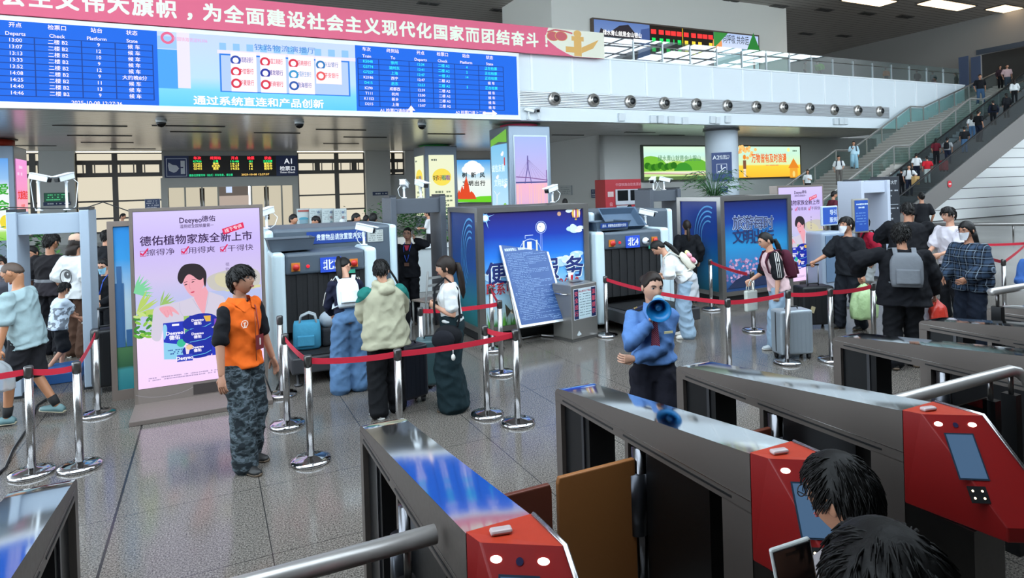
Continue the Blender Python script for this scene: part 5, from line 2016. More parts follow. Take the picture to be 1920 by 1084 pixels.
# ---- plants: every leaf its own blade, one foliage mesh per plant
def plant(lab, loc, h, r, kind, n, seed, cat='plant', name='potted_plant', pot=True):
    rg = random.Random(seed)
    t = thing(name, lab, cat, loc)
    mb = MB()
    gs = [M(c, .5) for c in (('#3f7a3a', '#54944a', '#2f5f34') if kind != 'hedge' else ('#2f5a30', '#3f7038', '#264a2a', '#4f8040'))]
    if kind == 'palm':
        for k in range(n):
            an = k * 2.4
            L_ = r * rg.uniform(.7, 1.15)
            up_ = rg.uniform(.5, 1.15)
            pts_ = []
            for j in range(7):
                s = j / 6
                pts_.append(Vector((math.cos(an) * L_ * s, math.sin(an) * L_ * s, h * .45 + h * .55 * (up_ * 1.5 * s - 1.1 * up_ * s * s))))
            mb.tube(pts_, [.012 * (1 - j / 7) + .003 for j in range(7)], gs[2], 5)
            for j in range(1, 7):
                for s in (-1, 1):
                    d_ = Vector((math.cos(an + s * 1.0), math.sin(an + s * 1.0), -.25)) * L_ * .42 * (1.2 - j / 8)
                    p_, sd = pts_[j], Vector((math.cos(an), math.sin(an), 0)) * .03
                    mb.add([p_ - sd, p_ + sd, p_ + d_ * .6 + sd * .6, p_ + d_, p_ + d_ * .6 - sd * .6], [(0, 1, 2, 3, 4)], gs[(j + k) % 3])
    else:
        for k in range(n):
            p_ = Vector((rg.gauss(0, .42) * r, rg.gauss(0, .35) * min(r, .7), h * rg.uniform(.3, 1.0) * (1 - .15 * rg.random())))
            a_ = rg.uniform(0, 6.28)
            d_ = Vector((math.cos(a_), math.sin(a_), rg.uniform(-.3, .9))).normalized() * rg.uniform(.1, .22)
            s_ = d_.cross(Vector((rg.uniform(-1, 1), rg.uniform(-1, 1), 1))).normalized() * rg.uniform(.025, .05)
            mb.add([p_, p_ + d_ * .5 + s_, p_ + d_, p_ + d_ * .5 - s_], [(0, 1, 2, 3)], gs[k % len(gs)])
    o = mb.build('foliage', t)
    if pot:
        MB().lathe([(r * .25, 0), (r * .36, h * .3), (r * .33, h * .3), (.001, h * .28)], M('#b8b4ac', .5), n=18).build('pot', t)
    return t


a = WD(1339, 370, 24)
plant('bushy potted palm in front of the round white column', (a.x, a.y, 0), 3.7, 1.15, 'palm', 30, 3)
a = WD(770, 430, 19)
a = WD(765, 430, 25)
plant('dark green hedge of planter bushes seen through the middle metal detector', (a.x, a.y, 0), 2.1, 1.8, 'hedge', 1000, 5, 'hedge', 'planter_hedge')
a = WD(851, 400, 20)
plant('tall thin leafed plant beside the blue sky booth under the yellow poster', (a.x, a.y, 0), 2.5, .6, 'palm', 16, 9)
a = WD(65, 445, 17)
plant('dark bushy plant seen through the far left metal detector', (a.x, a.y, 0), 2.1, .8, 'hedge', 500, 6)
a = WD(840, 445, 17)
plant('small low plant with red flowers between the metal detector and the blue booth', (a.x, a.y, 0), 1.2, .35, 'hedge', 200, 8)


# ---- stanchions
def make_stanchion():
    t = thing('stanchion', '', 'stanchion', (0, 0, 0))
    MB().lathe([(.165, 0), (.172, .012), (.168, .03), (.12, .042), (.05, .05), (.034, .06)], CHROME, n=36).build('base', t)
    MB().lathe([(.032, .05), (.032, .84)], M('#a09d9b', .22, .85), n=20).build('pole', t)
    MB().lathe([(.036, .84), (.036, .925), (.03, .935), (.001, .938)], M('#5f5d5c', .3, .8), n=20).build('head', t)
    return t


FLAT = Matrix.Diagonal((1, 1, 0))
STP = [('a', G(60, 889), 'stanchion at the left edge before the man with the plastic bag, belt to both sides'),
       ('b', G(150, 877), 'stanchion at the left whose round base mirrors the blue screen'),
       ('c', G(184, 778), 'stanchion standing beside the right leg of the far left metal detector'),
       ('d', G(539, 798), 'stanchion right of the orange vest boy, before the scanner, belt slanting forward'),
       ('e', G(583, 866), 'nearest stanchion with a dark mirror base in front of the girl in jeans'),
       ('f', FLAT @ G(745, 654, .935), 'stanchion in front of the hooded jacket, its foot hidden by the ticket gate'),
       ('g', G(971, 794), 'stanchion at the right corner of the belt line, front one of the close pair'),
       ('h', G(914, 779), 'stanchion at the right end of the belt, left one of the close pair'),
       ('i', G(792, 720), 'stanchion between the suitcase and the girl in the white tee'),
       ('j', G(940.5, 701), 'stanchion in front of the booth with a green tinted mirror base'),
       ('k', G(924, 657), 'stanchion close against the booth, farthest of the group beside the notice board'),
       ('l', G(529, 741.5), 'stanchion between the near advert screen and the scanner, without a belt'),
       ('m', G(1138, 630), 'stanchion beside the steel bin in front of the number 4 scanner'),
       ('n', FLAT @ G(1364, 560, .935), 'stanchion right of the megaphone woman, where two belts meet'),
       ('o', G(1476, 681), 'tilting stanchion in front of the silver suitcase'),
       ('p', FLAT @ G(1556, 541, .935), 'stanchion before the black suitcase, its foot hidden by a gate'),
       ('q', FLAT @ G(1636, 530, .935), 'stanchion beside the pale green bag, at the end of the belt'),
       ('r', G(1413, 621), 'stanchion behind the girl in pink, seen below her tote bag'),
       ('s', G(1334, 581), 'stanchion in front of the second blue booth, right of the girl with the toy backpack'),
       ('t', FLAT @ G(1768, 453, .935), 'stanchion between the backpack wearer and the man in the white tee'),
       ('u', G(1884, 592), 'stanchion right of the plaid shirt woman'),
       ('v', FLAT @ G(1925, 452, .935), 'stanchion at the right edge behind the belt')]
ST = {}
st0 = None
for k_, p, lab in STP:
    if st0 is None:
        st0 = make_stanchion()
        st0.location = p
        st0['label'] = lab
        st0['group'] = 'belt stanchions of the security queue'
        ST[k_] = st0
    else:
        ST[k_] = dup(st0, p, random.uniform(0, 6), lab)
ST['o'].rotation_euler = (0, R(3.2), 0)
RED = M('#c01c34', .6)


def belt(a, c, sag=.02, z0=.885, z1=.885, c_pt=None):
    A = ST[a].location
    B = ST[c].location if c_pt is None else c_pt
    mb = MB()
    n = 8
    rings_ = []
    dn = Vector((B.x - A.x, B.y - A.y, 0)).normalized()
    nn = Vector((-dn.y, dn.x, 0)) * .002
    for i in range(n + 1):
        s = i / n
        p = A.lerp(B, s)
        z = z0 + (z1 - z0) * s - sag * 4 * s * (1 - s)
        p = Vector((p.x, p.y, z))
        if i == 0:
            p = p + dn * .03
        if i == n and c_pt is None:
            p = p - dn * .03
        hz = Vector((0, 0, .026))
        rings_.append([p - nn - hz, p + nn - hz, p + nn + hz, p - nn + hz])
    q = ST[a].matrix_basis.inverted()
    mb.rings([[q @ v for v in r_] for r_ in rings_], RED, smooth=False)
    mb.build('belt', ST[a])


for a, c in ('ab', 'bc', 'de', 'ef', 'fg', 'gh', 'ij', 'jk', 'no', 'op', 'pq'):
    belt(a, c)
belt('a', None, c_pt=G(-60, 712, .885)) if 0 else belt('a', 'a', c_pt=Vector((ST['a'].location.x - 1.6, ST['a'].location.y - .02, 0)))
wpos = Vector((3.0, 5.2, 0))
belt('m', 'm', .05, c_pt=G(1366, 563, .885).lerp(Vector(ST['n'].location), 1) * 1.0)
belt('s', 's', .02, c_pt=Vector((ST['r'].location.x, ST['r'].location.y + .1, 0)))
belt('t', 'u')
belt('u', 'u', .02, c_pt=ST['v'].location)
belt('t', 't', .02, c_pt=G(1660, 434, .885))
belt('t', 't', .03, c_pt=G(1930, 456, .885))
# ================================================================ TICKET GATES
GTOP = M('#d0d2d4', .06, 1.0)
GSIDE = M('#6c645f', .4, .55)
GDK = M('#1a1b1d', .3, .4)
GRED = M('#841313', .42)


def make_gate(lab):
    t = thing('ticket_gate', lab, 'ticket gate', (0, 0, 0))
    W = .245
    # long beam: flat side, top rises towards the reader
    prof = [(0, .935), (0, .965), (-.0, .990), (-.012, 1.008), (-.03, 1.019), (-.10, 1.032)] + [(-.1 - 1.57 * j / 8, 1.032 + .158 * j / 8) for j in range(1, 9)] + [(-1.67, .935)]
    b = MB()
    n = len(prof)
    vs = [(0, y, z) for y, z in prof] + [(W, y, z) for y, z in prof]
    b.add(vs, [tuple(range(n))], GSIDE)
    b.add(vs, [tuple(reversed(range(n, 2 * n)))], GSIDE)
    b.add(vs, [(0, n, n + 1, 1), (n - 1, 2 * n - 1, n, 0)], GSIDE)
    b.build('beam', t)
    tp = MB()
    k = 24
    ys = [0, -.006, -.02, -.05] + [-.1 - 1.57 * i / k for i in range(k + 1)]

    def topz(y):
        y = -y
        for (y0, z0), (y1, z1) in zip(prof[2:], prof[3:-1]):
            if -y0 <= y <= -y1 + 1e-9:
                return z0 + (z1 - z0) * (y + y0) / max(1e-6, -y1 + y0)
        return 1.19
    vs, fs = [], []
    for y in ys:
        z = topz(y) + .001
        for j in range(5):
            x = W * j / 4
            vs.append((x, y, z + .001 * (1 - (2 * j / 4 - 1) ** 2)))
    for i in range(len(ys) - 1):
        for j in range(4):
            a = i * 5 + j
            fs.append((a, a + 5, a + 6, a + 1))
    tp.add(vs, fs, GTOP, True)
    tp.build('top_plate', t)
    sm = MB()
    for x in (-.0015, W + .0015):
        sm.bb((x - .001, -1.67, .988), (x + .001, -.02, .9905), M('#b8b6b4', .2, 1.0))
        for y0, y1 in ((-.1, -.66), (-.76, -1.56)):
            sm.bb((x - .002, y1, .958), (x + .002, y0, .968), BLACK)
    sm.build('seam_trim', t)
    lg = MB()
    lg.bb((0, -.07, 0), (W, 0, .94), GSIDE)
    lg.build('end_post', t)
    lg = MB()
    lg.bb((.03, -.36, 0), (W - .03, -.07, .935), GDK)
    lg.build('dark_panel', t)
    MB().bb((.02, -.31, .05), (W - .02, -.285, .935), M('#55565a', .3, .8)).build('sensor_strip', t)
    md = MB()
    md.bb((.02, -1.4, 0), (W - .02, -.93, .935), M('#3a3a3c', .3, .9))
    md.build('drive_cabinet', t)
    MB().bb((.0, -.80, 0), (W, -.77, .935), GSIDE).build('mid_post', t)
    hg = MB()
    for x in (.03, W - .03):
        hg.lathe([(.045, .1), (.045, .93)], M('#707074', .2, 1.0), (x, -.865, 0), 20)
    hg.build('hinge_column', t)
    hb = MB()
    for x in (.0, W):
        hb.lathe([(.058, .48), (.058, .80)], M('#4c4e54', .3, .9), (x, -.865, 0), 20)
    hb.build('hinge_sleeve', t)
    pd = MB()
    pd.bb((0, -1.67, 0), (W, -1.5, .94), GSIDE)
    pd.bb((.004, -1.98, 0), (W - .004, -1.67, .742), M('#5d5b5a', .34, 1.0))
    pd.build('pedestal', t)
    # red reader head
    h = MB()
    A, A2 = (0, -1.67, 1.195), (0, -1.67, .74)
    B, B2 = (W, -1.67, 1.195), (W, -1.67, .74)
    D, C = (.015, -1.76, 1.2), (W, -1.9, 1.195)
    N, N2 = (.03, -2.1, .81), (.03, -2.1, .745)
    Rr, R2 = (W, -2.228, .805), (W, -2.228, .74)
    v = [A, A2, B, B2, D, C, N, N2, Rr, R2]
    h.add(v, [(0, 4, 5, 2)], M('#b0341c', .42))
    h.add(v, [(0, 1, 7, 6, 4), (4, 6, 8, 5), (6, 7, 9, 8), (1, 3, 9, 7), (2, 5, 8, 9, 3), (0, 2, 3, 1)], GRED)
    ho = h.build('reader_head', t, .006)
    # things on its slanted face
    Dv, Cv, Nv = Vector(D), Vector(C), Vector(N)
    ux = (Cv - Dv).normalized()
    uz = (Dv - Nv) - ux * (Dv - Nv).dot(ux)
    F = frame(Dv - uz.normalized() * 0, ux, uz)
    fw_ = (Cv - Dv).length
    s = MB().art(F, .0015)
    s.rect(.065, -.29, .195, -.085, M('#2a3644', .12))
    s.rect(.072, -.283, .188, -.092, E('#4f7094', .75))
    s.build('screen', ho)
    s = MB().art(F, .0015)
    for x in (.055, .205):
        s.ell(x, -.045, .019, .011, E('#fff2e8', 4.0), 20)
    s.build('indicator_light', ho)
    s = MB().art(F, .0015)
    s.ell(.13, -.048, .012, .012, M('#2c2a44', .1))
    s.build('lens', ho)
    s = MB().art(F, .0015)
    s.rect(.085, -.385, .165, -.315, BLACK)
    for x in (.105, .145):
        for z in (-.335, -.365):
            s.ell(x, z, .005, .005, E('#ffe9c0', 5), 8)
    s.build('code_reader', ho)
    MB().box((.10, -1.735, 1.205), (.075, .035, .018), M('#b8a8a8', .35), rz=R(-12)).build('cap', ho, .008)
    MB().tube([(W + .004, -1.68, 1.197), (W + .004, -1.9, 1.197), (W + .004, -2.23, .81)], .009, M('#b8b6b8', .25, .9), 6).build('edge_trim', ho)
    return t


GX = [(-.85, 'brushed steel ticket gate in the bottom left corner, its top mirroring the blue screen'),
      (.74, 'brushed steel ticket gate whose whole top mirrors blue lettering, red head cut by the frame'),
      (2.02, 'ticket gate with a blue glint on its far end, beside the man in glasses'),
      (3.03, 'ticket gate with the full red reader head and dark blue screen visible'),
      (4.70, 'ticket gate just behind the round handrail, black suitcase behind it'),
      (5.86, 'ticket gate in front of the person with the grey backpack'),
      (6.94, 'farthest visible ticket gate, below the plaid shirt woman')]
GW = []
for i, (x, lab) in enumerate(GX):
    if i == 0:
        g0 = make_gate(lab)
        g0.location = (x, 3.65, 0)
        g0['group'] = 'row of ticket gates'
        GW.append(g0)
    else:
        GW.append(dup(g0, (x, 3.65, 0), 0, lab))
GBR = M('#8f5c30', .5)
GBR2 = M('#5f2c1c', .5)


def flap(lab, x0, x1, y, zt, zb_, mat_):
    t = thing('gate_flap', lab, 'gate flap', (0, 0, 0))
    pts_ = [(x0, zb_), (x1, zb_), (x1, zt - .03), (x1 - .01 * (1 if x1 > x0 else -1), zt), (x0, zt - .0)]
    if x1 < x0:
        pts_ = list(reversed(pts_))
    MB().prism(pts_, .03, mat_, X=Matrix.Translation((0, y, 0)) @ X_).build('panel', t, .006)
    return t


flap('large brown leather flap shut across the lane left of the man in glasses', 2.0, 1.53, 2.79, .885, .18, GBR)
flap('darker brown leather flap reaching out from the blue mirrored gate', .985, 1.50, 2.80, .86, .18, GBR2)
flap('dark flap edge in the lane between the two red headed gates', 3.0, 2.74, 2.79, .86, .18, GBR2)

# ---- round handrails between the lanes
def handrail(lab, x0, x1, y, z, bend=False, posts=(), glassx=None):
    t = thing('round_handrail', lab, 'handrail', (0, 0, 0))
    pts_ = [(x0, y, z), (x1, y, z)]
    if bend:
        pts_ += [(x1 + .06, y - .01, z - .015), (x1 + .1, y - .04, z - .06), (x1 + .11, y - .06, z - .14)]
    MB().tube(pts_, .034, M('#b9b5b2', .3, .55), 24).build('rail', t)
    for x in posts:
        pm = MB().tube([(x, y, z), (x, y, z - .14)], .014, STEEL, 12)
        o = pm.build('post', t)
        MB().bb((x - .03, y - .04, 0), (x + .03, y + .04, z - .14), GDK).build('clamp_column', o)
    if glassx:
        MB().bb((glassx[0], y - .006, .1), (glassx[1], y + .006, z - .12), glass('lane_glass', '#8a9296', .03)).build('glass_panel', t)
    return t


handrail('thick round steel handrail at the bottom ending at the blue mirrored gate', -1.0 + .12, .705, 2.2, 1.093, False, (.60,), (-.55, .55))
handrail('round steel handrail with a bent end behind the full red reader head', 3.29, 4.42, 2.2, 1.125, True, (4.2, 4.42), (3.32, 4.15))
a = WY(1858, 548, 3.3)
handrail('beige topped straight handrail at the right edge above the farthest gate', a.x, a.x + 1.2, 3.3, a.z, False, (a.x + .1,), None)
# ================================================================ PEOPLE
FUSE = []                      # (object, voxel, smoothing, extra raw mesh or None)


def lerp(a, c, t):
    return a + (c - a) * t


def sstep(a, c, x):
    t = min(1, max(0, (x - a) / (c - a)))
    return t * t * (3 - 2 * t)


def ik(A, T, l1, l2, pole):
    """elbow / knee of a two-bone limb from A towards T, bending towards pole"""
    A, T, pole = Vector(A), Vector(T), Vector(pole)
    d = T - A
    L = d.length
    mx = (l1 + l2) * .995
    if L > mx:
        T = A + d * (mx / L)
        d = T - A
        L = mx
    d.normalize()
    a = (l1 * l1 - l2 * l2 + L * L) / (2 * L)
    hh = math.sqrt(max(0, l1 * l1 - a * a))
    p = pole - d * pole.dot(d)
    if p.length < 1e-5:
        p = Vector((0, 1, 0))
    return A + d * a + p.normalized() * hh, T


def limb(mb, pts, radii, mat, n=12, sub=4, sq=None):
    """tapering limb through the joints, rounded at both ends"""
    P = [Vector(p) for p in pts]
    out, rr = [], []
    for i in range(len(P) - 1):
        for j in range(sub):
            t = j / sub
            out.append(P[i].lerp(P[i + 1], t))
            rr.append(lerp(radii[i], radii[i + 1], t))
    out.append(P[-1])
    rr.append(radii[-1])
    d0, d1 = (out[1] - out[0]).normalized(), (out[-1] - out[-2]).normalized()
    out = [out[0] - d0 * rr[0] * .6] + out + [out[-1] + d1 * rr[-1] * .5]
    rr = [rr[0] * .55] + rr + [rr[-1] * .6]
    mb.tube(out, rr, mat, n)


def head_point(dx, dy, dz, fem=0):
    """surface of a head for a unit direction, looking along -Y, ears on X; centre between the ears"""
    f = -dy
    x, y, z = .073 * dx, .092 * dy, .110 * dz
    if dy > 0:
        y *= 1.07
    if dz < 0:
        t = -dz
        x *= 1 - (.30 + .05 * fem) * t * t - .05 * t
        if f > 0:
            y *= 1 - .10 * t * t
            z *= 1 + .07 * f
        else:
            y *= 1 - .55 * t
    if f > 0:
        ax = abs(x)
        if -.05 < z < .03:
            nh = (.03 - z) / .055 if z > -.026 else max(0, (z + .046) / .02)
            y -= .021 * max(0, min(1, nh)) * math.exp(-(x / (.0095 + .004 * max(0, .02 - z) / .05)) ** 2) * f
        y += .008 * math.exp(-((ax - .031) / .016) ** 2 - ((z - .012) / .011) ** 2)
        y -= .004 * math.exp(-((ax - .03) / .026) ** 2 - ((z - .032) / .008) ** 2)
        y -= .006 * math.exp(-(x / .021) ** 2 - ((z + .062) / .010) ** 2)
        y += .003 * math.exp(-(x / .024) ** 2 - ((z + .079) / .007) ** 2)
        y -= .004 * math.exp(-(x / .022) ** 2 - ((z + .10) / .016) ** 2)
    return Vector((x, y, z))


def sphere_dirs(n, m):
    for i in range(m + 1):
        la = -PI / 2 + PI * i / m
        yield [(max(math.cos(la), 1e-3) * math.cos(2 * PI * k / n), max(math.cos(la), 1e-3) * math.sin(2 * PI * k / n), math.sin(la)) for k in range(n)]


HAIR = {  # hairline height at the front, at the ears, at the nape; thickness; noise
    'short': (.46, -.02, -.62, .15, .03), 'buzz': (.48, .0, -.55, .035, .0), 'thick': (.26, -.02, -.62, .21, .03),
    'bald': (.95, .22, -.5, .012, .0), 'bob': (.45, -.35, -.8, .17, .02), 'long': (.48, -.30, -.85, .15, .02), 'tied': (.66, -.02, -.62, .11, .012), 'fringe': (.2, -.35, -.7, .16, .02), 'bushy': (.4, -.1, -.6, .30, .07)}


def hair_mesh(mb, X, kind, mat, seed=0, n=30, m=22, fine=1):
    f_, s_, b_, th, nz = HAIR[kind]
    rg = random.Random(seed)
    ph = [rg.uniform(0, 6.28) for _ in range(6)]
    rows = []
    for row in sphere_dirs(n, m):
        r = []
        for dx, dy, dz in row:
            f = -dy
            hl = lerp(s_, f_, sstep(.15, .75, f)) if f > 0 else lerp(s_, b_, sstep(.1, .8, -f))
            az = math.atan2(dy, dx)
            hl += .05 * math.sin(az * 9 + ph[0]) + .03 * math.sin(az * 17 + ph[1])
            k = sstep(hl - .10, hl + .05, dz)
            p = head_point(dx, dy, dz)
            q = Vector((.075 * dx, .094 * dy * (1.07 if dy > 0 else 1), .112 * dz))
            t_ = th * (.75 + .25 * dz) + nz * (1 - dz * dz) * (math.sin(az * 7 + dz * 5 + ph[2]) + .7 * math.sin(az * 15 - dz * 9 + ph[3]))
            r.append(p * .9 * (1 - k) + q * (1 + t_) * k)
        rows.append(r)
    mb.rings(rows, mat, True, X=X)
    if m > 20 and kind in ('short', 'thick', 'bushy'):                       # loose locks that break up the outline
        for _ in range(int((190 if kind != 'bushy' else 420) * (1 if fine == 1 else 5))):
            z_, a_ = rg.uniform(-.5, .95), rg.uniform(0, 2 * PI)
            c_ = math.sqrt(1 - z_ * z_)
            d_ = Vector((c_ * math.cos(a_), c_ * math.sin(a_), z_))
            f = -d_.y
            hl = lerp(s_, f_, sstep(.15, .75, f)) if f > 0 else lerp(s_, b_, sstep(.1, .8, -f))
            if z_ < hl + .02:
                continue
            p_ = Vector((.075 * d_.x, .094 * d_.y * (1.07 if d_.y > 0 else 1), .112 * z_)) * (1 + th * .8)
            dn = Vector((rg.uniform(-.2, .2) + .3 * d_.x, (-.75 if f > -.2 else .2) + rg.uniform(-.2, .2), -1.0)) if kind != 'bushy' else Vector((rg.uniform(-.7, .7), rg.uniform(-.7, .7), -1))
            dn = (dn - d_ * dn.dot(d_)).normalized()
            L_ = rg.uniform(.035, .06) * (1 if fine == 1 else .9)
            r_ = rg.uniform(.004, .007) * fine
            mb.tube([p_ - dn * .01 - d_ * .004, p_ + dn * L_ * .5 + d_ * .002, p_ + dn * L_ + d_ * (-.004 if kind != 'bushy' else .003)], [r_, r_ * .9, .001], mat, 5, X=X)


def hand(mb, W, d, nrm, side, curl, mat, k, point=False):
    """palm, four jointed fingers of their own length and a thumb from the side of the palm"""
    d = Vector(d).normalized()
    nrm = Vector(nrm)
    nrm = (nrm - d * nrm.dot(d)).normalized()
    l = d.cross(nrm) * side                     # towards the thumb
    W = Vector(W)

    def ring(c, a, b_):
        return [c + (l * math.cos(t) * a + nrm * math.sin(t) * b_) * k for t in [j * PI / 5 for j in range(10)]]
    mb.rings([ring(W - d * .015 * k, .024, .020), ring(W + d * .01 * k, .026, .018), ring(W + d * .045 * k, .038, .016), ring(W + d * .082 * k, .040, .013), ring(W + d * .09 * k, .034, .010)], mat)
    for j, (o, L) in enumerate(((.030, .068), (.010, .078), (-.010, .073), (-.029, .058))):
        p = W + (d * .082 + l * o) * k
        an = 0
        pts = [p - d * .015 * k]
        pts.append(p)
        for q, w in enumerate((.45, .32, .23)):
            an += R((38, 52, 34)[q] * curl + (4 if j else 0))
            dd = d * math.cos(an) + nrm * math.sin(an) + l * (o * 1.2 if q == 0 else 0)
            p = p + dd.normalized() * L * w * k
            pts.append(p)
        mb.tube(pts, [.0088 * k, .0092 * k, .0088 * k, .0080 * k, .0062 * k], mat, 8)
    p = W + (d * .022 + l * .022) * k
    t1 = (d * .62 + l * .72 + nrm * .25).normalized()
    t2 = (d * .85 + l * (.35 - .5 * curl) + nrm * (.3 + .5 * curl)).normalized()
    mb.tube([p, p + t1 * .034 * k, p + t1 * .034 * k + t2 * .03 * k, p + t1 * .034 * k + t2 * .052 * k], [.013 * k, .0115 * k, .0098 * k, .007 * k], mat, 8)


def cloth(h, scale=11.0, bump=.45):
    return M(h, .85, 0, .2, bump, scale)


SKIN = M('#b98468', .5)
SKIN_L = M('#c8967c', .5)
SKIN_D = M('#9a6a52', .5)
HAIRC = M('#0f0d0c', .55, 0, .3, .12, 70)
HAIRB = M('#1f1510', .55, 0, .3, .12, 70)
EYEW, EYED = M('#d8d2cc', .3), M('#1a1210', .2)
LIP = M('#a4585a', .45)


def person(label, pos, face=0, h=1.68, fem=0, bw=1.0, lean=0, side=0, head=(0, 0, 0), hands=(None, None), feet=None, curl=(.35, .35), palm=(None, None), hdir=(None, None), pole=(None, None),
           skin=SKIN, hair='short', hairc=HAIRC, tail=None, top=None, bottom=None, shoes=None, far=False, faced=True, fine=1, seed=0, group=None, twist=0):
    """a person standing at pos; face: 0 towards the camera, 90 to the right of the picture, -90 left, 180 away"""
    k = h / 1.75
    yaw = R(face) - HEAD
    root = thing('person', label, 'person', pos, yaw, group)
    vox = .022 if far else .011
    nseg = 8 if far else 12
    LT = Matrix.Translation((0, 0, .93)) @ Matrix.Rotation(R(twist), 4, 'Z') @ Matrix.Rotation(R(lean), 4, 'X') @ Matrix.Rotation(R(side), 4, 'Y') @ Matrix.Translation((0, 0, -.93))
    S = Matrix.Scale(k, 4)
    sw = (.158 if fem else .182) * bw
    sh = [LT @ Vector((sx * sw, 0, 1.372)) for sx in (1, -1)]
    hp = [Vector((sx * .085, 0, .90)) for sx in (1, -1)]
    HC = LT @ Vector((0, -.025, 1.602))
    HX = Matrix.Translation(HC) @ LT.to_3x3().to_4x4() @ Matrix.Rotation(R(head[1]), 4, 'Z') @ Matrix.Rotation(R(head[0]), 4, 'X') @ Matrix.Rotation(R(head[2]), 4, 'Y') @ Matrix.Scale(1.07, 4)
    nk = HX @ Vector((0, .015, -.06))
    arms = []
    for i, sx in enumerate((1, -1)):
        t_ = hands[i]
        if t_ is None:
            t_ = LT @ Vector((sx * (sw + .065), -.03, .885))
        pl_ = pole[i] or (sx * .5, .8, -.25)
        e_, w_ = ik(sh[i], t_, .285, .25, pl_)
        arms.append((sh[i], e_, w_))
    legs = []
    feet = feet or ((.10, 0, .075), (-.10, 0, .075))
    for i, sx in enumerate((1, -1)):
        e_, w_ = ik(hp[i], feet[i], .425, .41, (sx * .12, -1, 0))
        legs.append((hp[i], e_, w_))

    def sect(z, rx, ry, yo=0, e=0):
        return [LT @ Vector(((rx * bw + e) * math.cos(t) , yo + (ry * (.5 + .5 * bw) + e) * math.sin(t), z)) for t in [2 * PI * j / 18 for j in range(18)]]
    if fem:
        TS = [(.84, .11, .09, .0), (.90, .155, .105, .01), (.97, .158, .108, .008), (1.07, .122, .085, 0), (1.16, .128, .090, -.006), (1.26, .145, .112, -.016), (1.33, .146, .095, -.004), (1.385, .115, .075, 0), (1.415, .072, .06, 0)]
    else:
        TS = [(.84, .11, .09, .0), (.90, .152, .105, .005), (.97, .152, .108, .0), (1.07, .142, .098, 0), (1.16, .148, .102, -.004), (1.26, .166, .115, -.006), (1.325, .170, .102, 0), (1.38, .14, .08, 0), (1.415, .082, .065, 0)]
    # ---- body
    mb = MB()
    mb.rings([sect(*s) for s in TS], skin)
    limb(mb, [LT @ Vector((0, .0, 1.40)), LT @ Vector((0, .005, 1.47)), nk + Vector((0, .0, .02))], [.062, .054, .052], skin, nseg)
    for a in arms:
        limb(mb, a, [.052, .040, .026], skin, nseg)
    for a in legs:
        limb(mb, a, [.084, .056, .036], skin, nseg)
    raw = MB()
    nn, mm = (20, 16) if far else (40, 32)
    rows = [[HX @ head_point(*d, fem=fem) for d in r] for r in sphere_dirs(nn, mm)]
    raw.rings(rows, skin)
    for sx in (1, -1):
        raw.ball((sx * .074, .010, -.005), (.010, .019, .030), skin, 10, 8, X=HX)
    hinfo = []
    for i, sx in enumerate((1, -1)):
        sv, ev, wv = arms[i]
        d_ = Vector(hdir[i]) if hdir[i] else (wv - ev)
        p_ = Vector(palm[i]) if palm[i] else Vector((-sx, .15, -.1))
        hand(raw, wv, d_, p_, sx * (1 if not palm[i] else 1), curl[i], skin, 1.0)
        hinfo.append((wv, d_.normalized()))
    for q in (mb, raw):
        q.v = [tuple(Vector(v) * k) for v in q.v]
    body = mb.build('body', root)
    FUSE.append((body, vox, 4, raw.build('raw_skin')))

    def fused(name, q, smooth=5, vx=None):
        q.v = [tuple(Vector(v) * k) for v in q.v]
        o = q.build(name, root)
        FUSE.append((o, vx or vox, smooth, None))
        return o

    def plain(name, q, par=None):
        q.v = [tuple(Vector(v) * k) for v in q.v]
        return q.build(name, par or root)
    # ---- hair
    if hair:
        q = MB()
        hair_mesh(q, HX, hair, hairc, seed, 20 if far else 44, 14 if far else 30, fine)
        if hair in ('long', 'bob', 'fringe') and not tail:
            L_ = {'long': .42, 'bob': .1, 'fringe': .14}[hair]
            rr_ = []
            for j in range(7):
                t = j / 6
                c_ = HX @ Vector((0, .045, -.02)) + (LT.to_3x3() @ Vector((0, .055 * min(1, t * 2.2), -(.04 + L_) * t)))
                a_, b2_ = lerp(.082, .07, t), lerp(.06, .03, t)
                ax = HX.to_3x3() @ Vector((1, 0, 0))
                ay = HX.to_3x3() @ Vector((0, 1, 0))
                rr_.append([c_ + ax * a_ * math.cos(u) + ay * b2_ * math.sin(u) for u in [2 * PI * v / 16 for v in range(16)]])
            q.rings(rr_, hairc)
        plain('hair', q)
        if tail:
            q = MB()
            kind, L_ = tail
            b0 = HX @ Vector((0, .098, .035 if kind != 'low' else -.035))
            if kind == 'bun':
                q.ball(HX @ Vector((0, .122, .02)), (.05, .045, .048), hairc, 16, 12)
            else:
                dn = LT.to_3x3() @ Vector((0, .22, -1))
                pts = [b0 - Vector((0, 0, 0)), b0 + (HX.to_3x3() @ Vector((0, .03, -.005))), b0 + (HX.to_3x3() @ Vector((0, .035, -.05))) + dn * L_ * .15, b0 + (HX.to_3x3() @ Vector((0, .025, -.06))) + dn * L_ * .5, b0 + (HX.to_3x3() @ Vector((0, .01, -.06))) + dn * L_ * .8, b0 + (HX.to_3x3() @ Vector((0, -.005, -.06))) + dn * L_]
                q.tube(pts, [.018, .03, .038, .038, .03, .008], hairc, 10)
            plain('ponytail' if kind != 'bun' else 'bun', q)
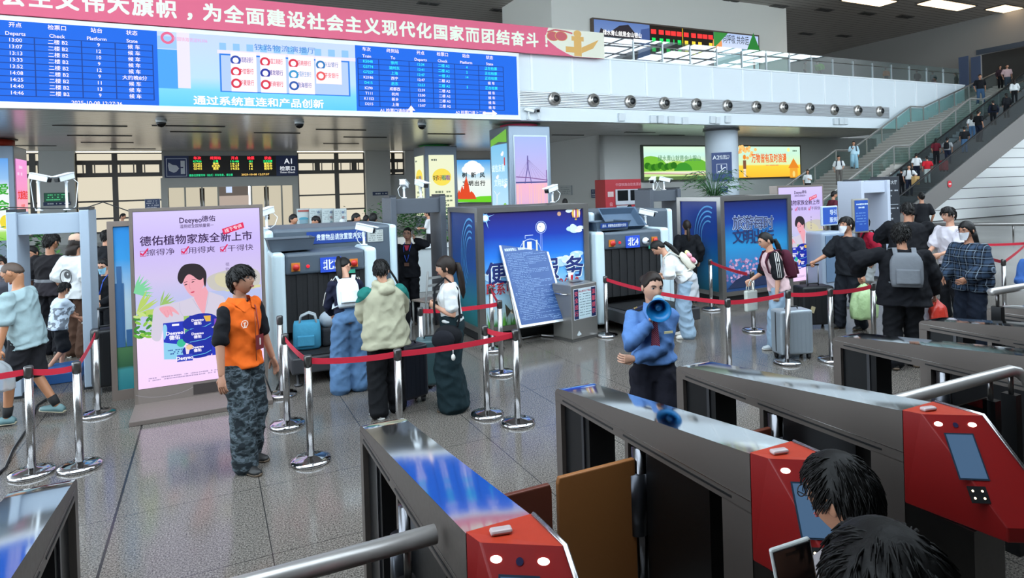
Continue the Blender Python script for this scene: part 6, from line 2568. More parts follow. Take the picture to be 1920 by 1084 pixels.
    # ---- face
    if faced and not far:
        for sx in (1, -1):
            q = MB()
            q.ball((sx * .031, -.0755, .0115), (.0135, .006, .0062), EYEW, 12, 8, X=HX)
            q.ball((sx * .031, -.0795, .0115), (.0062, .0035, .0060), EYED, 10, 6, X=HX)
            q.tube([HX @ Vector((sx * (.031 + u), -.0795 - .004 * (1 - (u / .014) ** 2), .0185 - .004 * (u / .014) ** 2)) for u in (-.014, -.007, 0, .007, .014)], .0018, EYED, 5)
            plain('eye', q)
        for sx in (1, -1):
            q = MB()
            q.tube([HX @ Vector((sx * u, y, z)) for u, y, z in ((.015, -.0905, .030), (.028, -.0895, .0345), (.041, -.083, .033), (.049, -.075, .028))], [.003, .0042, .0036, .0016], hairc if hair else HAIRC, 6)
            plain('eyebrow', q)
        q = MB()
        q.ball((0, -.0868, -.0585), (.021, .006, .0045), LIP, 14, 8, X=HX)
        q.ball((0, -.0858, -.0665), (.018, .006, .0045), LIP, 14, 8, X=HX)
        plain('lips', q)
    # ---- clothes
    if top:
        e = top.get('e', .02)
        hem = top.get('hem', .90)
        mt = top['m']
        q = MB()
        wide = top.get('wide', 0)
        prof = [s for s in TS if s[0] > hem + .03]
        rr_ = []
        s0 = TS[2]
        lo = [s for s in TS if s[0] <= hem + .03]
        base = lo[-1] if lo else TS[0]
        hipw = max(.15, base[1])
        rr_.append(sect(hem, hipw + wide, max(.105, base[2]) + wide * .6, base[3], e + .004))
        for z, rx, ry, yo in prof:
            fit = top.get('fit', .5)
            rx2 = lerp(rx, max(rx, .148), fit)
            ry2 = lerp(ry, max(ry, .105), fit)
            if z > 1.35:
                rx2, ry2 = rx, ry
            rr_.append(sect(z, rx2 + wide * max(0, (1.3 - z)) / .45, ry2 + wide * .5 * max(0, (1.3 - z)) / .45, yo, e))
        rr_[-1] = sect(1.425 + top.get('neck', 0), .07, .06, .005, e * .5)
        q.rings(rr_, mt)
        sl = top.get('sleeve', .5)
        sr = top.get('sr', 1.0)
        for i in range(2):
            sv, ev, wv = arms[i]
            if sl <= 0:
                continue
            if sl < 1:
                en = sv.lerp(ev, sl * 1.0)
                limb(q, [sv, en], [.050 + e * .8, lerp(.052, .043, sl) * sr + e * 1.1], mt, nseg)
            else:
                en = ev.lerp(wv, min(1, sl - 1) * .98)
                limb(q, [sv, ev, en], [.050 + e * .85, .043 * sr + e, .031 * sr + e * .8], mt, nseg)
        if top.get('hood'):
            for j in range(9):
                u = PI * (j / 8)
                q.ball(LT @ Vector((.085 * math.cos(u), .02 + .085 * math.sin(u), 1.455 - .03 * math.sin(u))), .048, mt, 10, 6)
            q.ball(LT @ Vector((0, .125, 1.39)), (.10, .055, .06), mt, 12, 8)
        fused(top.get('name', 'shirt'), q, top.get('smooth', 5))
    if top and top.get('over'):                                     # a second garment over the first: vest, cardigan
        o_ = top['over']
        e = o_['e']
        q = MB()
        rr_ = [sect(o_['hem'], .155 + o_.get('wide', .02), .112 + o_.get('wide', .02) * .6, .0, e)]
        for z, rx, ry, yo in [s for s in TS if s[0] > o_['hem'] + .03]:
            rr_.append(sect(z, max(rx, .145) if z < 1.36 else rx, max(ry, .105) if z < 1.36 else ry, yo, e))
        q.rings(rr_, o_['m'])
        for i in range(2):
            limb(q, [LT @ Vector((0, 0, 1.375)), sh[i]], [.05, .04 + e], o_['m'], nseg)
        fused(o_['name'], q)
    if bottom:
        e = bottom.get('e', .016)
        mt = bottom['m']
        q = MB()
        hi = bottom.get('waist', 1.03 if not top or top.get('hem', .9) > .94 else top.get('hem', .9) + .09)
        q.rings([sect(z, rx, ry, yo, e) for z, rx, ry, yo in TS if z <= min(.98, hi - .03)] + [sect(hi, lerp(TS[2][1], TS[3][1], .5), .1, 0, e)], mt)
        ln = bottom.get('len', 1.0)
        w1, w2, w3 = bottom.get('w', (.084, .062, .05))
        for i in range(2):
            hv, kv, av = legs[i]
            if ln <= .5:
                en = hv.lerp(kv, ln * 2)
                limb(q, [hv, en], [w1 + e, w2 + e], mt, nseg)
            else:
                en = kv.lerp(av, (ln - .5) * 2)
                en = en + (av - kv).normalized() * (.03 if ln >= 1 else 0)
                limb(q, [hv, kv, en], [w1 + e, w2 + e, w3 + e], mt, nseg)
        if bottom.get('skirt'):
            z1 = bottom['skirt']
            q.rings([sect(z1, .17, .13, 0, e), sect(.6, .17, .135, 0, e), sect(.9, .16, .115, 0, e)], mt)
        fused(bottom.get('name', 'trousers'), q)
    if shoes:
        for i, sx in enumerate((1, -1)):
            av = legs[i][2]
            q = MB()
            lift = max(0, av.z - .085)
            X = Matrix.Translation((av.x, av.y, av.z - .075)) @ Matrix.Rotation(R(8 * sx), 4, 'Z') @ Matrix.Rotation(-min(R(50), lift * 2.6), 4, 'X')
            sec = [(.075, .030, .05), (.04, .036, .075), (-.02, .038, .085), (-.08, .042, .06), (-.13, .043, .045), (-.17, .036, .035), (-.19, .015, .025)]
            rr_, rs_ = [], []
            for y, w, t in sec:
                rr_.append([(w * math.cos(u), y, .016 + t * max(0, math.sin(u)) if math.sin(u) >= 0 else .016) for u in [2 * PI * v / 14 for v in range(14)]])
                rs_.append([(w * 1.06 * math.cos(u), y * 1.02, .012 + .014 * math.sin(u)) for u in [2 * PI * v / 14 for v in range(14)]])
            q.rings(rr_, shoes[0], X=X)
            q.rings(rs_, shoes[1], X=X)
            plain('shoe', q)
    info = dict(root=root, k=k, LT=LT, HX=HX, hands=[(root_m(root) @ (Vector(w) * k), root_m(root).to_3x3() @ d) for w, d in hinfo], arms=arms, legs=legs, plain=plain, fused=fused, W=root_m(root) @ S, T=root_m(root) @ S @ LT)
    return info


def root_m(o):
    return Matrix.Translation(o.location) @ Matrix.Rotation(o.rotation_euler.z, 4, 'Z')


def face_mask(p, mat, name='face_mask'):
    q = MB()
    HX = p['HX']
    rows = []
    for i in range(9):
        z = -.005 - .10 * i / 8
        r = []
        for j in range(13):
            x = -.066 + .132 * j / 12
            w = 1 - .35 * (i / 8) ** 2
            u = x * w / .073
            y = -.098 * math.sqrt(max(0.05, 1 - u * u)) - .012 * math.exp(-(x / .02) ** 2) * math.sin(PI * min(1, (i + 1) / 6)) - .004
            r.append(HX @ Vector((x * w, y, z)))
        rows.append(r)
    vs = [v for r in rows for v in r]
    fs = [(a * 13 + b_, a * 13 + b_ + 1, (a + 1) * 13 + b_ + 1, (a + 1) * 13 + b_) for a in range(8) for b_ in range(12)]
    q.add(vs, fs, mat, True)
    for sx in (1, -1):
        q.tube([HX @ Vector((sx * .064, -.035, -.015)), HX @ Vector((sx * .078, -.01, .01)), HX @ Vector((sx * .079, .012, .012))], .0018, mat, 5)
    return p['plain'](name, q)


def glasses(p, col='#17181a'):
    q = MB()
    HX = p['HX']
    m_ = M(col, .3)
    for sx in (1, -1):
        q.tube([HX @ Vector((sx * .033 + .022 * math.cos(a), -.102, .010 + .016 * math.sin(a))) for a in [2 * PI * i / 16 for i in range(16)]], .0018, m_, 5, closed=True)
        q.tube([HX @ Vector((sx * .055, -.100, .014)), HX @ Vector((sx * .074, -.06, .014)), HX @ Vector((sx * .078, .01, .010))], .0018, m_, 5)
    q.tube([HX @ Vector((-.011, -.103, .013)), HX @ Vector((.011, -.103, .013))], .0018, m_, 5)
    return p['plain']('glasses', q)


def backpack(lab, p, mat, w=.29, hh=.40, d=.16, z=1.20, x=0, name='backpack', strap=None, extra=None, off=.125):
    """rests on the wearer's back: a thing of its own"""
    t = thing(name, lab, 'backpack')
    X = p['T']
    loc, rot, sc = (X @ Matrix.Translation((x, off + d / 2, z))).decompose()
    t.location = loc
    t.rotation_mode = 'XYZ'
    t.rotation_euler = rot.to_euler()
    k = p['k']
    q = MB()
    rr_ = []
    for j in range(9):
        s = j / 8
        zz = -hh / 2 + hh * s
        ww = w / 2 * (1 - .35 * max(0, (s - .65) / .35) ** 2) * (.9 + .1 * min(1, s * 5))
        dd = d / 2 * (1 - .45 * max(0, (s - .6) / .4) ** 2) * (.85 + .15 * min(1, s * 4))
        rr_.append([(ww * math.copysign(abs(math.cos(u)) ** .6, math.cos(u)) * k, dd * math.copysign(abs(math.sin(u)) ** .6, math.sin(u)) * k, zz * k) for u in [2 * PI * v / 24 for v in range(24)]])
    q.rings(rr_, mat)
    q.build('bag', t)
    q = MB()
    q.rings([[(w * .36 * math.copysign(abs(math.cos(u)) ** .5, math.cos(u)) * k, (d / 2 + .005 + .03 * max(0, math.sin(u))) * k if math.sin(u) > 0 else (d / 2 - .02) * k, (zz + .0) * k) for u in [2 * PI * v / 20 for v in range(20)]] for zz in (-hh * .4, -hh * .36, -hh * .02, hh * .02)], mat)
    q.build('pocket', t)
    sm = strap or mat
    for sx in (1, -1):
        q = MB()
        pts = [(sx * w * .28, -d / 2 + .02, hh * .42), (sx * .10, -d / 2 - .03, hh * .5 + .04 + (1.41 - z - hh * .5)), (sx * .115, -d / 2 - off - .06, 1.435 - z), (sx * .12, -d / 2 - off - .135, 1.32 - z), (sx * .135, -d / 2 - off - .13, 1.16 - z), (sx * .165, -d / 2 - off, 1.06 - z), (sx * w * .42, -d / 2 + .02, -hh * .4)]
        vs = [Vector(v) * k for v in pts]
        rings_ = []
        for i, v in enumerate(vs):
            t_ = (vs[min(i + 1, 6)] - vs[max(i - 1, 0)]).normalized()
            wv = Vector((1, 0, 0)) - t_ * t_.x
            wv.normalize()
            nv = t_.cross(wv)
            rings_.append([v + wv * .025 * k + nv * .006 * k, v - wv * .025 * k + nv * .006 * k, v - wv * .025 * k - nv * .006 * k, v + wv * .025 * k - nv * .006 * k])
        q.rings(rings_, sm, smooth=False)
        q.build('strap', t)
    return t


def suitcase(lab, loc, rz, w, d, hh, mat, handle=0.0, wheel=.05, ribs=5, name='suitcase', top=True):
    t = thing(name, lab, 'suitcase', loc, rz)
    MB().bb((-w / 2, -d / 2, wheel + .02), (w / 2, d / 2, wheel + hh), mat).build('shell', t, .035, 4)
    q = MB()
    for i in range(ribs):
        x = -w / 2 + w * (i + 1) / (ribs + 1)
        for s in (-1, 1):
            q.bb((x - .006, s * (d / 2) - .004, wheel + .06), (x + .006, s * (d / 2) + .004, wheel + hh - .05), mat)
    q.bb((-w / 2 - .003, -.008, wheel + .06), (w / 2 + .003, .008, wheel + hh - .03), BLACK)
    q.build('rib', t)
    for sx in (-1, 1):
        for sy in (-1, 1):
            q = MB()
            q.tube([(sx * (w / 2 - .05) - .014, sy * (d / 2 - .05), wheel * .55), (sx * (w / 2 - .05) + .014, sy * (d / 2 - .05), wheel * .55)], wheel * .55, BLACK, 14)
            q.bb((sx * (w / 2 - .05) - .02, sy * (d / 2 - .05) - .02, wheel * .6), (sx * (w / 2 - .05) + .02, sy * (d / 2 - .05) + .02, wheel + .03), BLACK)
            q.build('wheel', t)
    q = MB()
    if handle:
        for sx in (-.09, .09):
            q.tube([(sx, 0, wheel + hh - .02), (sx, 0, wheel + hh + handle)], .009, M('#8a8a8c', .3, .8) if name != 'black' else BLACK, 8)
        q.tube([(-.1, 0, wheel + hh + handle), (.1, 0, wheel + hh + handle)], .014, BLACK, 10)
        q.build('pull_handle', t)
    if top:
        MB().tube([(-.09, 0, wheel + hh), (-.08, 0, wheel + hh + .03), (.08, 0, wheel + hh + .03), (.09, 0, wheel + hh)], .01, BLACK, 8).build('grip', t)
    return t


def plastic_bag(lab, loc, r, hh, h_, alpha=1, name='plastic_bag', seed=1, top=None, cat='bag'):
    """crumpled carrier bag hanging below loc"""
    rg = random.Random(seed)
    t = thing(name, lab, cat, loc)
    m_ = M(h_, .35, 0, .5, .6, 18, alpha=alpha)
    q = MB()
    rows = []
    ph = [rg.uniform(0, 6) for _ in range(5)]
    for j in range(13):
        s = j / 12
        z = -hh * (1 - s)
        rr_ = r * (.35 + .75 * math.sin(PI * min(1, .15 + .85 * s * .62 + .22)) if s < .7 else .35 + .75 * math.sin(PI * min(1, .15 + .85 * .7 * .62 + .22)) * (1 - s) / .3)
        rr_ = max(rr_ if s < .7 else r * (.12 + .85 * (1 - s) / .3), r * .1)
        rows.append([(rr_ * math.cos(u) * (1 + .09 * math.sin(5 * u + ph[0] + 4 * s) + .06 * math.sin(9 * u + ph[1] - 7 * s)), .7 * rr_ * math.sin(u) * (1 + .09 * math.sin(7 * u + ph[2])), z + .01 * math.sin(6 * u + ph[3])) for u in [2 * PI * v / 30 for v in range(30)]])
    q.rings(rows, m_)
    q.build('bag', t)
    MB().tube([(-r * .12, 0, -hh * .05), (-r * .1, 0, .0), (0, 0, .02), (r * .1, 0, .0), (r * .12, 0, -hh * .05)], .008, m_, 6).build('loop', t)
    return t


def phone(lab, loc, rot, h_='#15171a', rim='#d8d8d8', s=1.0):
    t = thing('phone', lab, 'phone', loc)
    t.rotation_euler = rot
    MB().bb((-.037 * s, -.004, -.076 * s), (.037 * s, .004, .076 * s), M(rim, .3)).build('case', t, .003)
    MB().bb((-.034 * s, -.0055, -.072 * s), (.034 * s, -.0035, .072 * s), M(h_, .1)).build('screen', t)
    return t
def atD(px, py, dep, z=0.0):
    w = WD(px, py, dep)
    return Vector((w.x, w.y, z))


def tall(pos, px, py):
    d = _ray(px, py)
    t = math.hypot(pos.x, pos.y) / math.hypot(d.x, d.y)
    return CAM_H + d.z * t - pos.z


WH, BK = cloth('#d4d6d6'), cloth('#16171b')
NAVY2, JEANS, LJEANS = cloth('#1c2233'), cloth('#4f6f92'), cloth('#8fa6ba')
SNK = (M('#d9d6cf', .5), M('#e4e0d8', .5))
DSH = (M('#1d1c1c', .5), M('#5a4a3a', .6))


def pattern(nm, fn, rough=.85):
    mt, nt, b, tc = nodes_mat(nm, rough, 0, .2)
    sx = nt.nodes.new('ShaderNodeSeparateXYZ')
    nt.links.new(tc.outputs['Object'], sx.inputs[0])

    def mth(op, *a):
        n = nt.nodes.new('ShaderNodeMath')
        n.operation = op
        for i, v in enumerate(a):
            if isinstance(v, (int, float)):
                n.inputs[i].default_value = v
            else:
                nt.links.new(v, n.inputs[i])
        return n.outputs[0]

    def mix(f, a, c):
        n = nt.nodes.new('ShaderNodeMix')
        n.data_type = 'RGBA'
        nt.links.new(f, n.inputs[0])
        for i, v in ((6, a), (7, c)):
            if isinstance(v, str):
                n.inputs[i].default_value = lin(v)
            else:
                nt.links.new(v, n.inputs[i])
        return n.outputs[2]
    col = fn(nt, tc, sx.outputs, mth, mix)
    nt.links.new(col, b.inputs['Base Color'])
    nz = nt.nodes.new('ShaderNodeTexNoise')
    nz.inputs['Scale'].default_value = 10
    nt.links.new(tc.outputs['Object'], nz.inputs['Vector'])
    bp = nt.nodes.new('ShaderNodeBump')
    bp.inputs['Strength'].default_value = .4
    bp.inputs['Distance'].default_value = .02
    nt.links.new(nz.outputs[0], bp.inputs['Height'])
    nt.links.new(bp.outputs[0], b.inputs['Normal'])
    return mt


def camo_fn(nt, tc, o, mth, mix):
    n = nt.nodes.new('ShaderNodeTexNoise')
    n.inputs['Scale'].default_value = 13
    n.inputs['Detail'].default_value = 2
    mp = nt.nodes.new('ShaderNodeMapping')
    mp.inputs['Scale'].default_value = (1, 1, 1.9)
    nt.links.new(tc.outputs['Object'], mp.inputs[0])
    nt.links.new(mp.outputs[0], n.inputs['Vector'])
    r = ramp(nt, [(0, '#20262b'), (.44, '#3b454a'), (.52, '#566068'), (.6, '#2b3338')], 'CONSTANT')
    nt.links.new(n.outputs[0], r.inputs[0])
    return r.outputs[0]


def plaid_fn(nt, tc, o, mth, mix):
    fx = mth('FRACT', mth('MULTIPLY', o[0], 11.0))
    fz = mth('FRACT', mth('MULTIPLY', o[2], 11.0))
    a = mth('ADD', mth('LESS_THAN', fx, .45), mth('LESS_THAN', fz, .45))
    base = mix(mth('MULTIPLY', a, .5), '#10151f', '#33445a')
    ln = mth('MAXIMUM', mth('LESS_THAN', mth('ABSOLUTE', mth('SUBTRACT', fx, .72)), .035), mth('LESS_THAN', mth('ABSOLUTE', mth('SUBTRACT', fz, .72)), .035))
    return mix(ln, base, '#6f7c8a')


def graphic_fn(nt, tc, o, mth, mix):
    n = nt.nodes.new('ShaderNodeTexNoise')
    n.inputs['Scale'].default_value = 16
    n.inputs['Detail'].default_value = 4
    nt.links.new(tc.outputs['Object'], n.inputs['Vector'])
    zone = mth('LESS_THAN', mth('ABSOLUTE', mth('SUBTRACT', o[2], .74)), .17)
    sp = mth('MULTIPLY', mth('GREATER_THAN', n.outputs[0], .5), zone)
    return mix(sp, '#cfdbe8', '#7b828c')


def band_fn(nt, tc, o, mth, mix):
    return mix(mth('LESS_THAN', mth('ABSOLUTE', mth('SUBTRACT', o[2], 1.16)), .022), mix(mth('LESS_THAN', o[2], 1.14), '#1c1a1d', '#322e33'), '#7d7f84')


def yoke_fn(nt, tc, o, mth, mix):
    # green shoulder yoke with a slanting lower edge; the sleeve below and the hood stay sand coloured
    edge = mth('ADD', 1.06, mth('MULTIPLY', mth('ABSOLUTE', o[0]), .95))
    lo = mth('GREATER_THAN', o[2], mth('SUBTRACT', 1.47, mth('MULTIPLY', mth('ABSOLUTE', o[0]), 1.0)))
    ok = mth('MULTIPLY', lo, mth('LESS_THAN', o[2], mth('SUBTRACT', 1.56, mth('MULTIPLY', 0.0, edge))))
    ok = mth('MULTIPLY', ok, mth('GREATER_THAN', mth('ABSOLUTE', o[0]), .13))
    return mix(ok, '#a6a48d', '#1f6a63')


CAMO, PLAID, GRAPH = pattern('camouflage_cloth', camo_fn), pattern('plaid_cloth', plaid_fn), pattern('graphic_tee', graphic_fn)

# ---------------------------------------------------------------- left of the picture
# 1 boy in an orange vest
pos = G(460, 873)
h1 = tall(pos, 441, 494)
ORG = cloth('#d9601c', 12, .35)
p = person('boy in an orange vest and camouflage trousers looking up to the right', pos, 68, h1, 0, .9, 0, head=(-10, 12, 0), hands=((.30, -.06, .86), (-.27, -.05, .845)), curl=(.3, .35),
           feet=((.10, .05, .075), (-.10, -.10, .075)), hair='thick', skin=M('#a97a62', .5),
           top=dict(m=BK, sleeve=.95, sr=1.15, e=.012, hem=.86, over=dict(name='vest', m=ORG, e=.03, hem=.87, wide=.035)),
           bottom=dict(m=CAMO, w=(.092, .088, .085), e=.018), shoes=DSH, seed=1)
glasses(p)
LT = p['LT']
q = MB()
for s in (1, -1):
    q.add([LT @ Vector(v) for v in ((s * .012, -.118, 1.375), (s * .03, -.085, 1.455), (s * .085, -.02, 1.462), (s * .115, -.075, 1.405), (s * .075, -.125, 1.345))], [(0, 1, 2, 3, 4)], ORG)
    q.add([LT @ Vector(v) for v in ((s * .085, -.02, 1.462), (s * .07, .06, 1.465), (s * .10, .075, 1.42), (s * .115, -.075, 1.405))], [(0, 1, 2, 3)], ORG)
p['plain']('collar', q)
q = MB().art(frame(LT @ Vector((-.105, -.148, 1.255)), (.96, -.28, 0), (0, 0, 1)), .001)
LOGO = M('#f0d8c8', .6)
q.ring(0, 0, .028, .007, LOGO, 24, R(-60), R(240))
q.rect(-.006, -.03, .006, .012, LOGO)
q.rect(-.018, -.034, .018, -.027, LOGO)
q.rect(-.012, .002, .012, .012, LOGO)
p['plain']('vest_badge', q)
q = MB()
q.tube([LT @ Vector(v) for v in ((.07, .0, 1.45), (.05, -.12, 1.38), (.03, -.168, 1.22), (.03, -.172, 1.14))], .005, M('#8a2a22', .6), 6)
q.box(LT @ Vector((.03, -.176, 1.075)), (.085, .006, .125), M('#6a1c22', .5))
q.box(LT @ Vector((.03, -.18, 1.08)), (.012, .004, .06), M('#d8d0cc', .5))
p['plain']('id_card', q)
q = MB()
q.tube([LT @ Vector((.0, -.162, z)) for z in (1.34, 1.2, 1.05, .92)], .004, M('#8a3a14', .5), 6)
p['plain']('zip', q)

# 2 man in a light blue shirt
pos = (G(22, 803) + G(88, 777)) / 2
h2 = tall(pos, 14, 492) * 1.02
LB_ = cloth('#93a8ac')
p = person('man with shaved head in a light blue shirt and dark shorts carrying a plastic bag', pos, -82, h2, 0, 1.06, 8, head=(34, 0, 0), hands=((.30, -.10, .80), (-.28, -.42, 1.02)), curl=(.9, .5), palm=((-1, 0, 0), None),
           pole=((.4, .9, 0), (-.5, .5, -.6)), feet=((.1, -.16, .08), (-.1, .22, .12)), hair='bald', hairc=M('#4a3a30', .6), skin=M('#b07a58', .45),
           top=dict(m=LB_, sleeve=.9, sr=1.2, e=.025, hem=.80, wide=.035), bottom=dict(m=cloth('#26262a'), len=.46, w=(.1, .095, .09)), shoes=(M('#5f7f82', .5), M('#b0a890', .6)), seed=2)
glasses(p, '#6a4a3a')
for i in range(2):
    hv, kv, av = p['legs'][i]
    p['plain']('sock', MB().tube([av + (kv - av) * .02, av + (kv - av) * .28], [.040, .050], M('#18181a', .8), 14))
w = p['hands'][0]
g_ = w[0] + w[1] * .1
plastic_bag('clear plastic carrier bag in the hand of the man in the light blue shirt', g_, .13, .32, '#b9c0c4', .45, seed=4)
t = thing('drink_bottle', 'drink bottle with a red label inside the clear plastic carrier bag', 'bottle', g_ + Vector((-.06, -.02, -.31)))
MB().lathe([(.001, 0), (.033, .004), (.034, .1), (.030, .13), (.014, .17), (.014, .19), (.001, .19)], M('#c9d4d8', .1, 0, .5, alpha=.6), n=16).build('bottle', t)
MB().lathe([(.0345, .04), (.0345, .1)], M('#b82a34', .4), n=16).build('label', t)
MB().lathe([(.016, .185), (.016, .21), (.001, .21)], M('#e8e4e0', .4), n=12).build('cap', t)

# platform, child, tall man in the gate
a = G(140, 716)
t = thing('step_platform', 'low blue step platform on the floor inside the far left metal detector', 'platform', (a.x - .5, a.y + .25, 0))
MB().bb((-.35, -.25, 0), (.55, .45, .13), M('#2a5a94', .5)).build('block', t, .01)
MB().art(frame((0, -.25, 0), (1, 0, 0), (0, 0, 1)), .002).text('请上台', .1, .065, .08, M('#5fa8e0', .5), 'C', .01).build('lettering', t)
plat = Vector((a.x - .4, a.y + .4, .13))
p = person('small boy in a white and grey graphic tee holding a phone, back to the camera', G(112, 700), 140, 1.26, 0, 1.05, 8, head=(12, 20, 0), hands=((.05, -.34, 1.0), (.18, -.36, 1.02)), feet=((.09, -.05, .08), (-.09, .2, .16)), hair='short',
           top=dict(m=GRAPH, sleeve=.95, sr=1.6, e=.035, hem=.84, wide=.03), bottom=dict(m=BK, len=.5, w=(.1, .1, .095)), shoes=(M('#2a2a2c', .5), M('#e0ddd6', .5)), seed=3, curl=(.7, .7))
w = p['hands'][0]
phone('dark phone held by the small boy in the graphic tee', w[0] + w[1] * .12, (R(60), 0, p['root'].rotation_euler.z))
pp = atD(93, 440, 9.75, .0)
p = person('big man in a dark grey banded polo, seen from behind through the gate', pp, 172, 1.90, 0, 1.22, 0, head=(6, 0, 0), hands=((.36, -.02, .86), (-.34, -.08, .86)), hair='short', skin=M('#a87558', .5),
           top=dict(m=pattern('banded_polo', band_fn), sleeve=.95, sr=1.35, e=.028, hem=.86, wide=.03), bottom=dict(m=cloth('#1b1b20'), w=(.1, .085, .07)), shoes=DSH, seed=4)
pp = atD(140, 440, 9.6)
CAPC = M('#c8a48e', .7)
p = person('woman in a white printed tee and beige cap, seen from behind through the gate', pp, 165, tall(pp, 128, 438), 1, 1.1, 0, head=(5, 15, 0), hair='bob', hairc=HAIRB, top=dict(m=WH, sleeve=.95, sr=1.5, e=.035, hem=.84, wide=.04), bottom=dict(m=cloth('#4a3428'), w=(.1, .095, .09)), shoes=SNK, faced=False, seed=5)
q = MB()
q.rings([[p['HX'] @ Vector(((.085 - .0 * j) * math.cos(u) * [1, 1, .9, .6, .02][j], (.108) * math.sin(u) * [1, 1, .9, .6, .02][j], [.03, .06, .10, .125, .135][j])) for u in [2 * PI * v / 20 for v in range(20)]] for j in range(5)], CAPC)
q.ball(p['HX'] @ Vector((0, -.12, .045)), (.075, .075, .012), CAPC, 16, 6)
p['plain']('cap', q)
q = MB().art(frame(p['LT'] @ Vector((0, .152, 1.15)), (-1, 0, 0), (0, 0, 1)), .001)
q.ring(0, 0, .10, .02, M('#4a4a4c', .7), 30)
q.ell(.02, .03, .05, .05, M('#3a3a3c', .7))
q.ell(.035, .04, .015, .015, M('#c8c8c8', .7))
p['plain']('print', q)
pp = atD(62, 470, 10.2)
person('woman in dark uniform with lowered face left of the dark polo man', pp, -5, tall(pp, 62, 458), 1, 1, 0, head=(18, 0, 0), hair='tied', top=dict(m=NAVY2, sleeve=2, e=.02), bottom=dict(m=NAVY2), shoes=DSH, seed=6)
pp = atD(2, 495, 9.2)
p = person('masked traveller cut by the left edge of the picture', pp, 20, tall(pp, 3, 478), 1, 1, 0, hair='long', top=dict(m=cloth('#4a4a52'), sleeve=2), bottom=dict(m=BK), shoes=DSH, seed=7)
face_mask(p, M('#c8ccd0', .7))
# woman with blue mask and lanyard
pp = atD(196, 500, 9.4)
p = person('woman in black with a light blue mask and blue lanyard behind the gate post', pp, -4, tall(pp, 193, 482), 1, 1, 0, head=(20, 4, 0), hands=((.10, -.24, 1.0), (-.12, -.24, 1.0)), hair='tied', skin=SKIN_L, top=dict(m=BK, sleeve=2, e=.02), bottom=dict(m=BK), shoes=DSH, seed=8)
face_mask(p, M('#8fc4dc', .7))
glasses(p)
q = MB()
for s in (1, -1):
    q.tube([p['LT'] @ Vector(v) for v in ((s * .06, .0, 1.45), (s * .055, -.115, 1.36), (s * .03, -.145, 1.22), (0, -.15, 1.12))], .008, M('#2450b8', .6), 6)
q.box(p['LT'] @ Vector((0, -.155, 1.08)), (.06, .006, .085), M('#b08a6a', .5))
p['plain']('lanyard', q)
a = G(200, 742)
suitcase('tall black suitcase standing between the gate post and the city picture board', (a.x, a.y + .25, 0), R(10), .36, .26, .72, M('#17181b', .4), .25)
pp = atD(198, 436, 12.5)
person('dark haired man in a black tee turned away behind the blue masked woman', pp, 168, 1.80, 0, 1.05, 0, hair='short', top=dict(m=BK, sleeve=.9), bottom=dict(m=BK), shoes=DSH, seed=9, faced=False)
pp = atD(229, 402, 26)
p = person('woman with pinned dark hair at the far desk left of the near advert screen', pp, 100, tall(pp, 229, 399), 1, 1, 0, head=(20, 0, 0), hair='tied', top=dict(m=WH, sleeve=2), bottom=dict(m=BK), shoes=DSH, far=True, seed=10)

# ---------------------------------------------------------------- middle
# 11 girl in wide jeans
pos = (G(638, 736) + G(677, 735)) / 2
p = person('girl in a navy striped top and wide jeans bending to the scanner, white backpack on', pos, -158, 1.66, 1, .98, 24, head=(28, -38, 0), hands=((.16, -.42, .92), (-.22, -.36, .80)), curl=(.7, .7), feet=((.12, .0, .075), (-.12, -.05, .075)), hair='tied', tail=('high', .24), skin=SKIN_L,
           top=dict(m=cloth('#1a1d30'), sleeve=1.9, e=.016, hem=.98), bottom=dict(m=cloth('#55759a'), w=(.098, .098, .105), e=.018), shoes=SNK, seed=11, faced=True)
q = MB()
for i in range(2):
    sv, ev, wv = p['arms'][i]
    for o in (-.012, .012):
        q.tube([sv + Vector((0, 0, .07)) + Vector((o, 0, 0)), sv.lerp(ev, .5) + Vector(((1, -1)[i] * .062, .0, .02)) + Vector((0, o, 0)), ev + Vector(((1, -1)[i] * .06, .01, .01)) + Vector((0, o, 0))], .0045, M('#c8c4bc', .8), 5)
p['plain']('sleeve_stripes', q)
backpack('white backpack on the back of the girl in wide jeans', p, cloth('#cdd8e0'), .27, .36, .12, 1.2, off=.10)
# her bags on the conveyor
a = Vector((p3.x + .36, p3.y - .45, .375))
t = thing('travel_bag', 'teal blue zip bag with grey handles lying on the conveyor of scanner number 3', 'bag', a, R(-12))
TEAL = cloth('#3f86a4')
q = MB()
q.rings([[(s * .17 * math.copysign(abs(math.cos(u)) ** .5, math.cos(u)), s2 * .10 * math.copysign(abs(math.sin(u)) ** .5, math.sin(u)), z) for u in [2 * PI * v / 28 for v in range(28)]] for s, s2, z in ((.85, .8, 0), (1, 1, .03), (1.0, 1.0, .2), (.96, .85, .32), (.9, .4, .36))], TEAL)
q.build('body', t)
MB().bb((-.11, -.125, .05), (.10, -.095, .19), TEAL).build('front_pocket', t, .015)
for y in (-.05, .05):
    MB().tube([(-.09, y, .3), (-.07, y, .42), (.03, y, .46), (.10, y, .43), (.13, y, .3)], .013, cloth('#a4acb0'), 8).build('handle', t)
a2 = Vector((p3.x + .66, p3.y - .38, .375))
t = thing('travel_bag', 'grey and black bag lying on the conveyor beside the teal bag', 'bag', a2, R(8))
MB().bb((-.13, -.12, 0), (.14, .12, .24), cloth('#26282c')).build('body', t, .04, 3)
MB().ball((0, 0, .33), (.14, .11, .12), cloth('#9aa4ae'), 18, 10).build('flap', t)

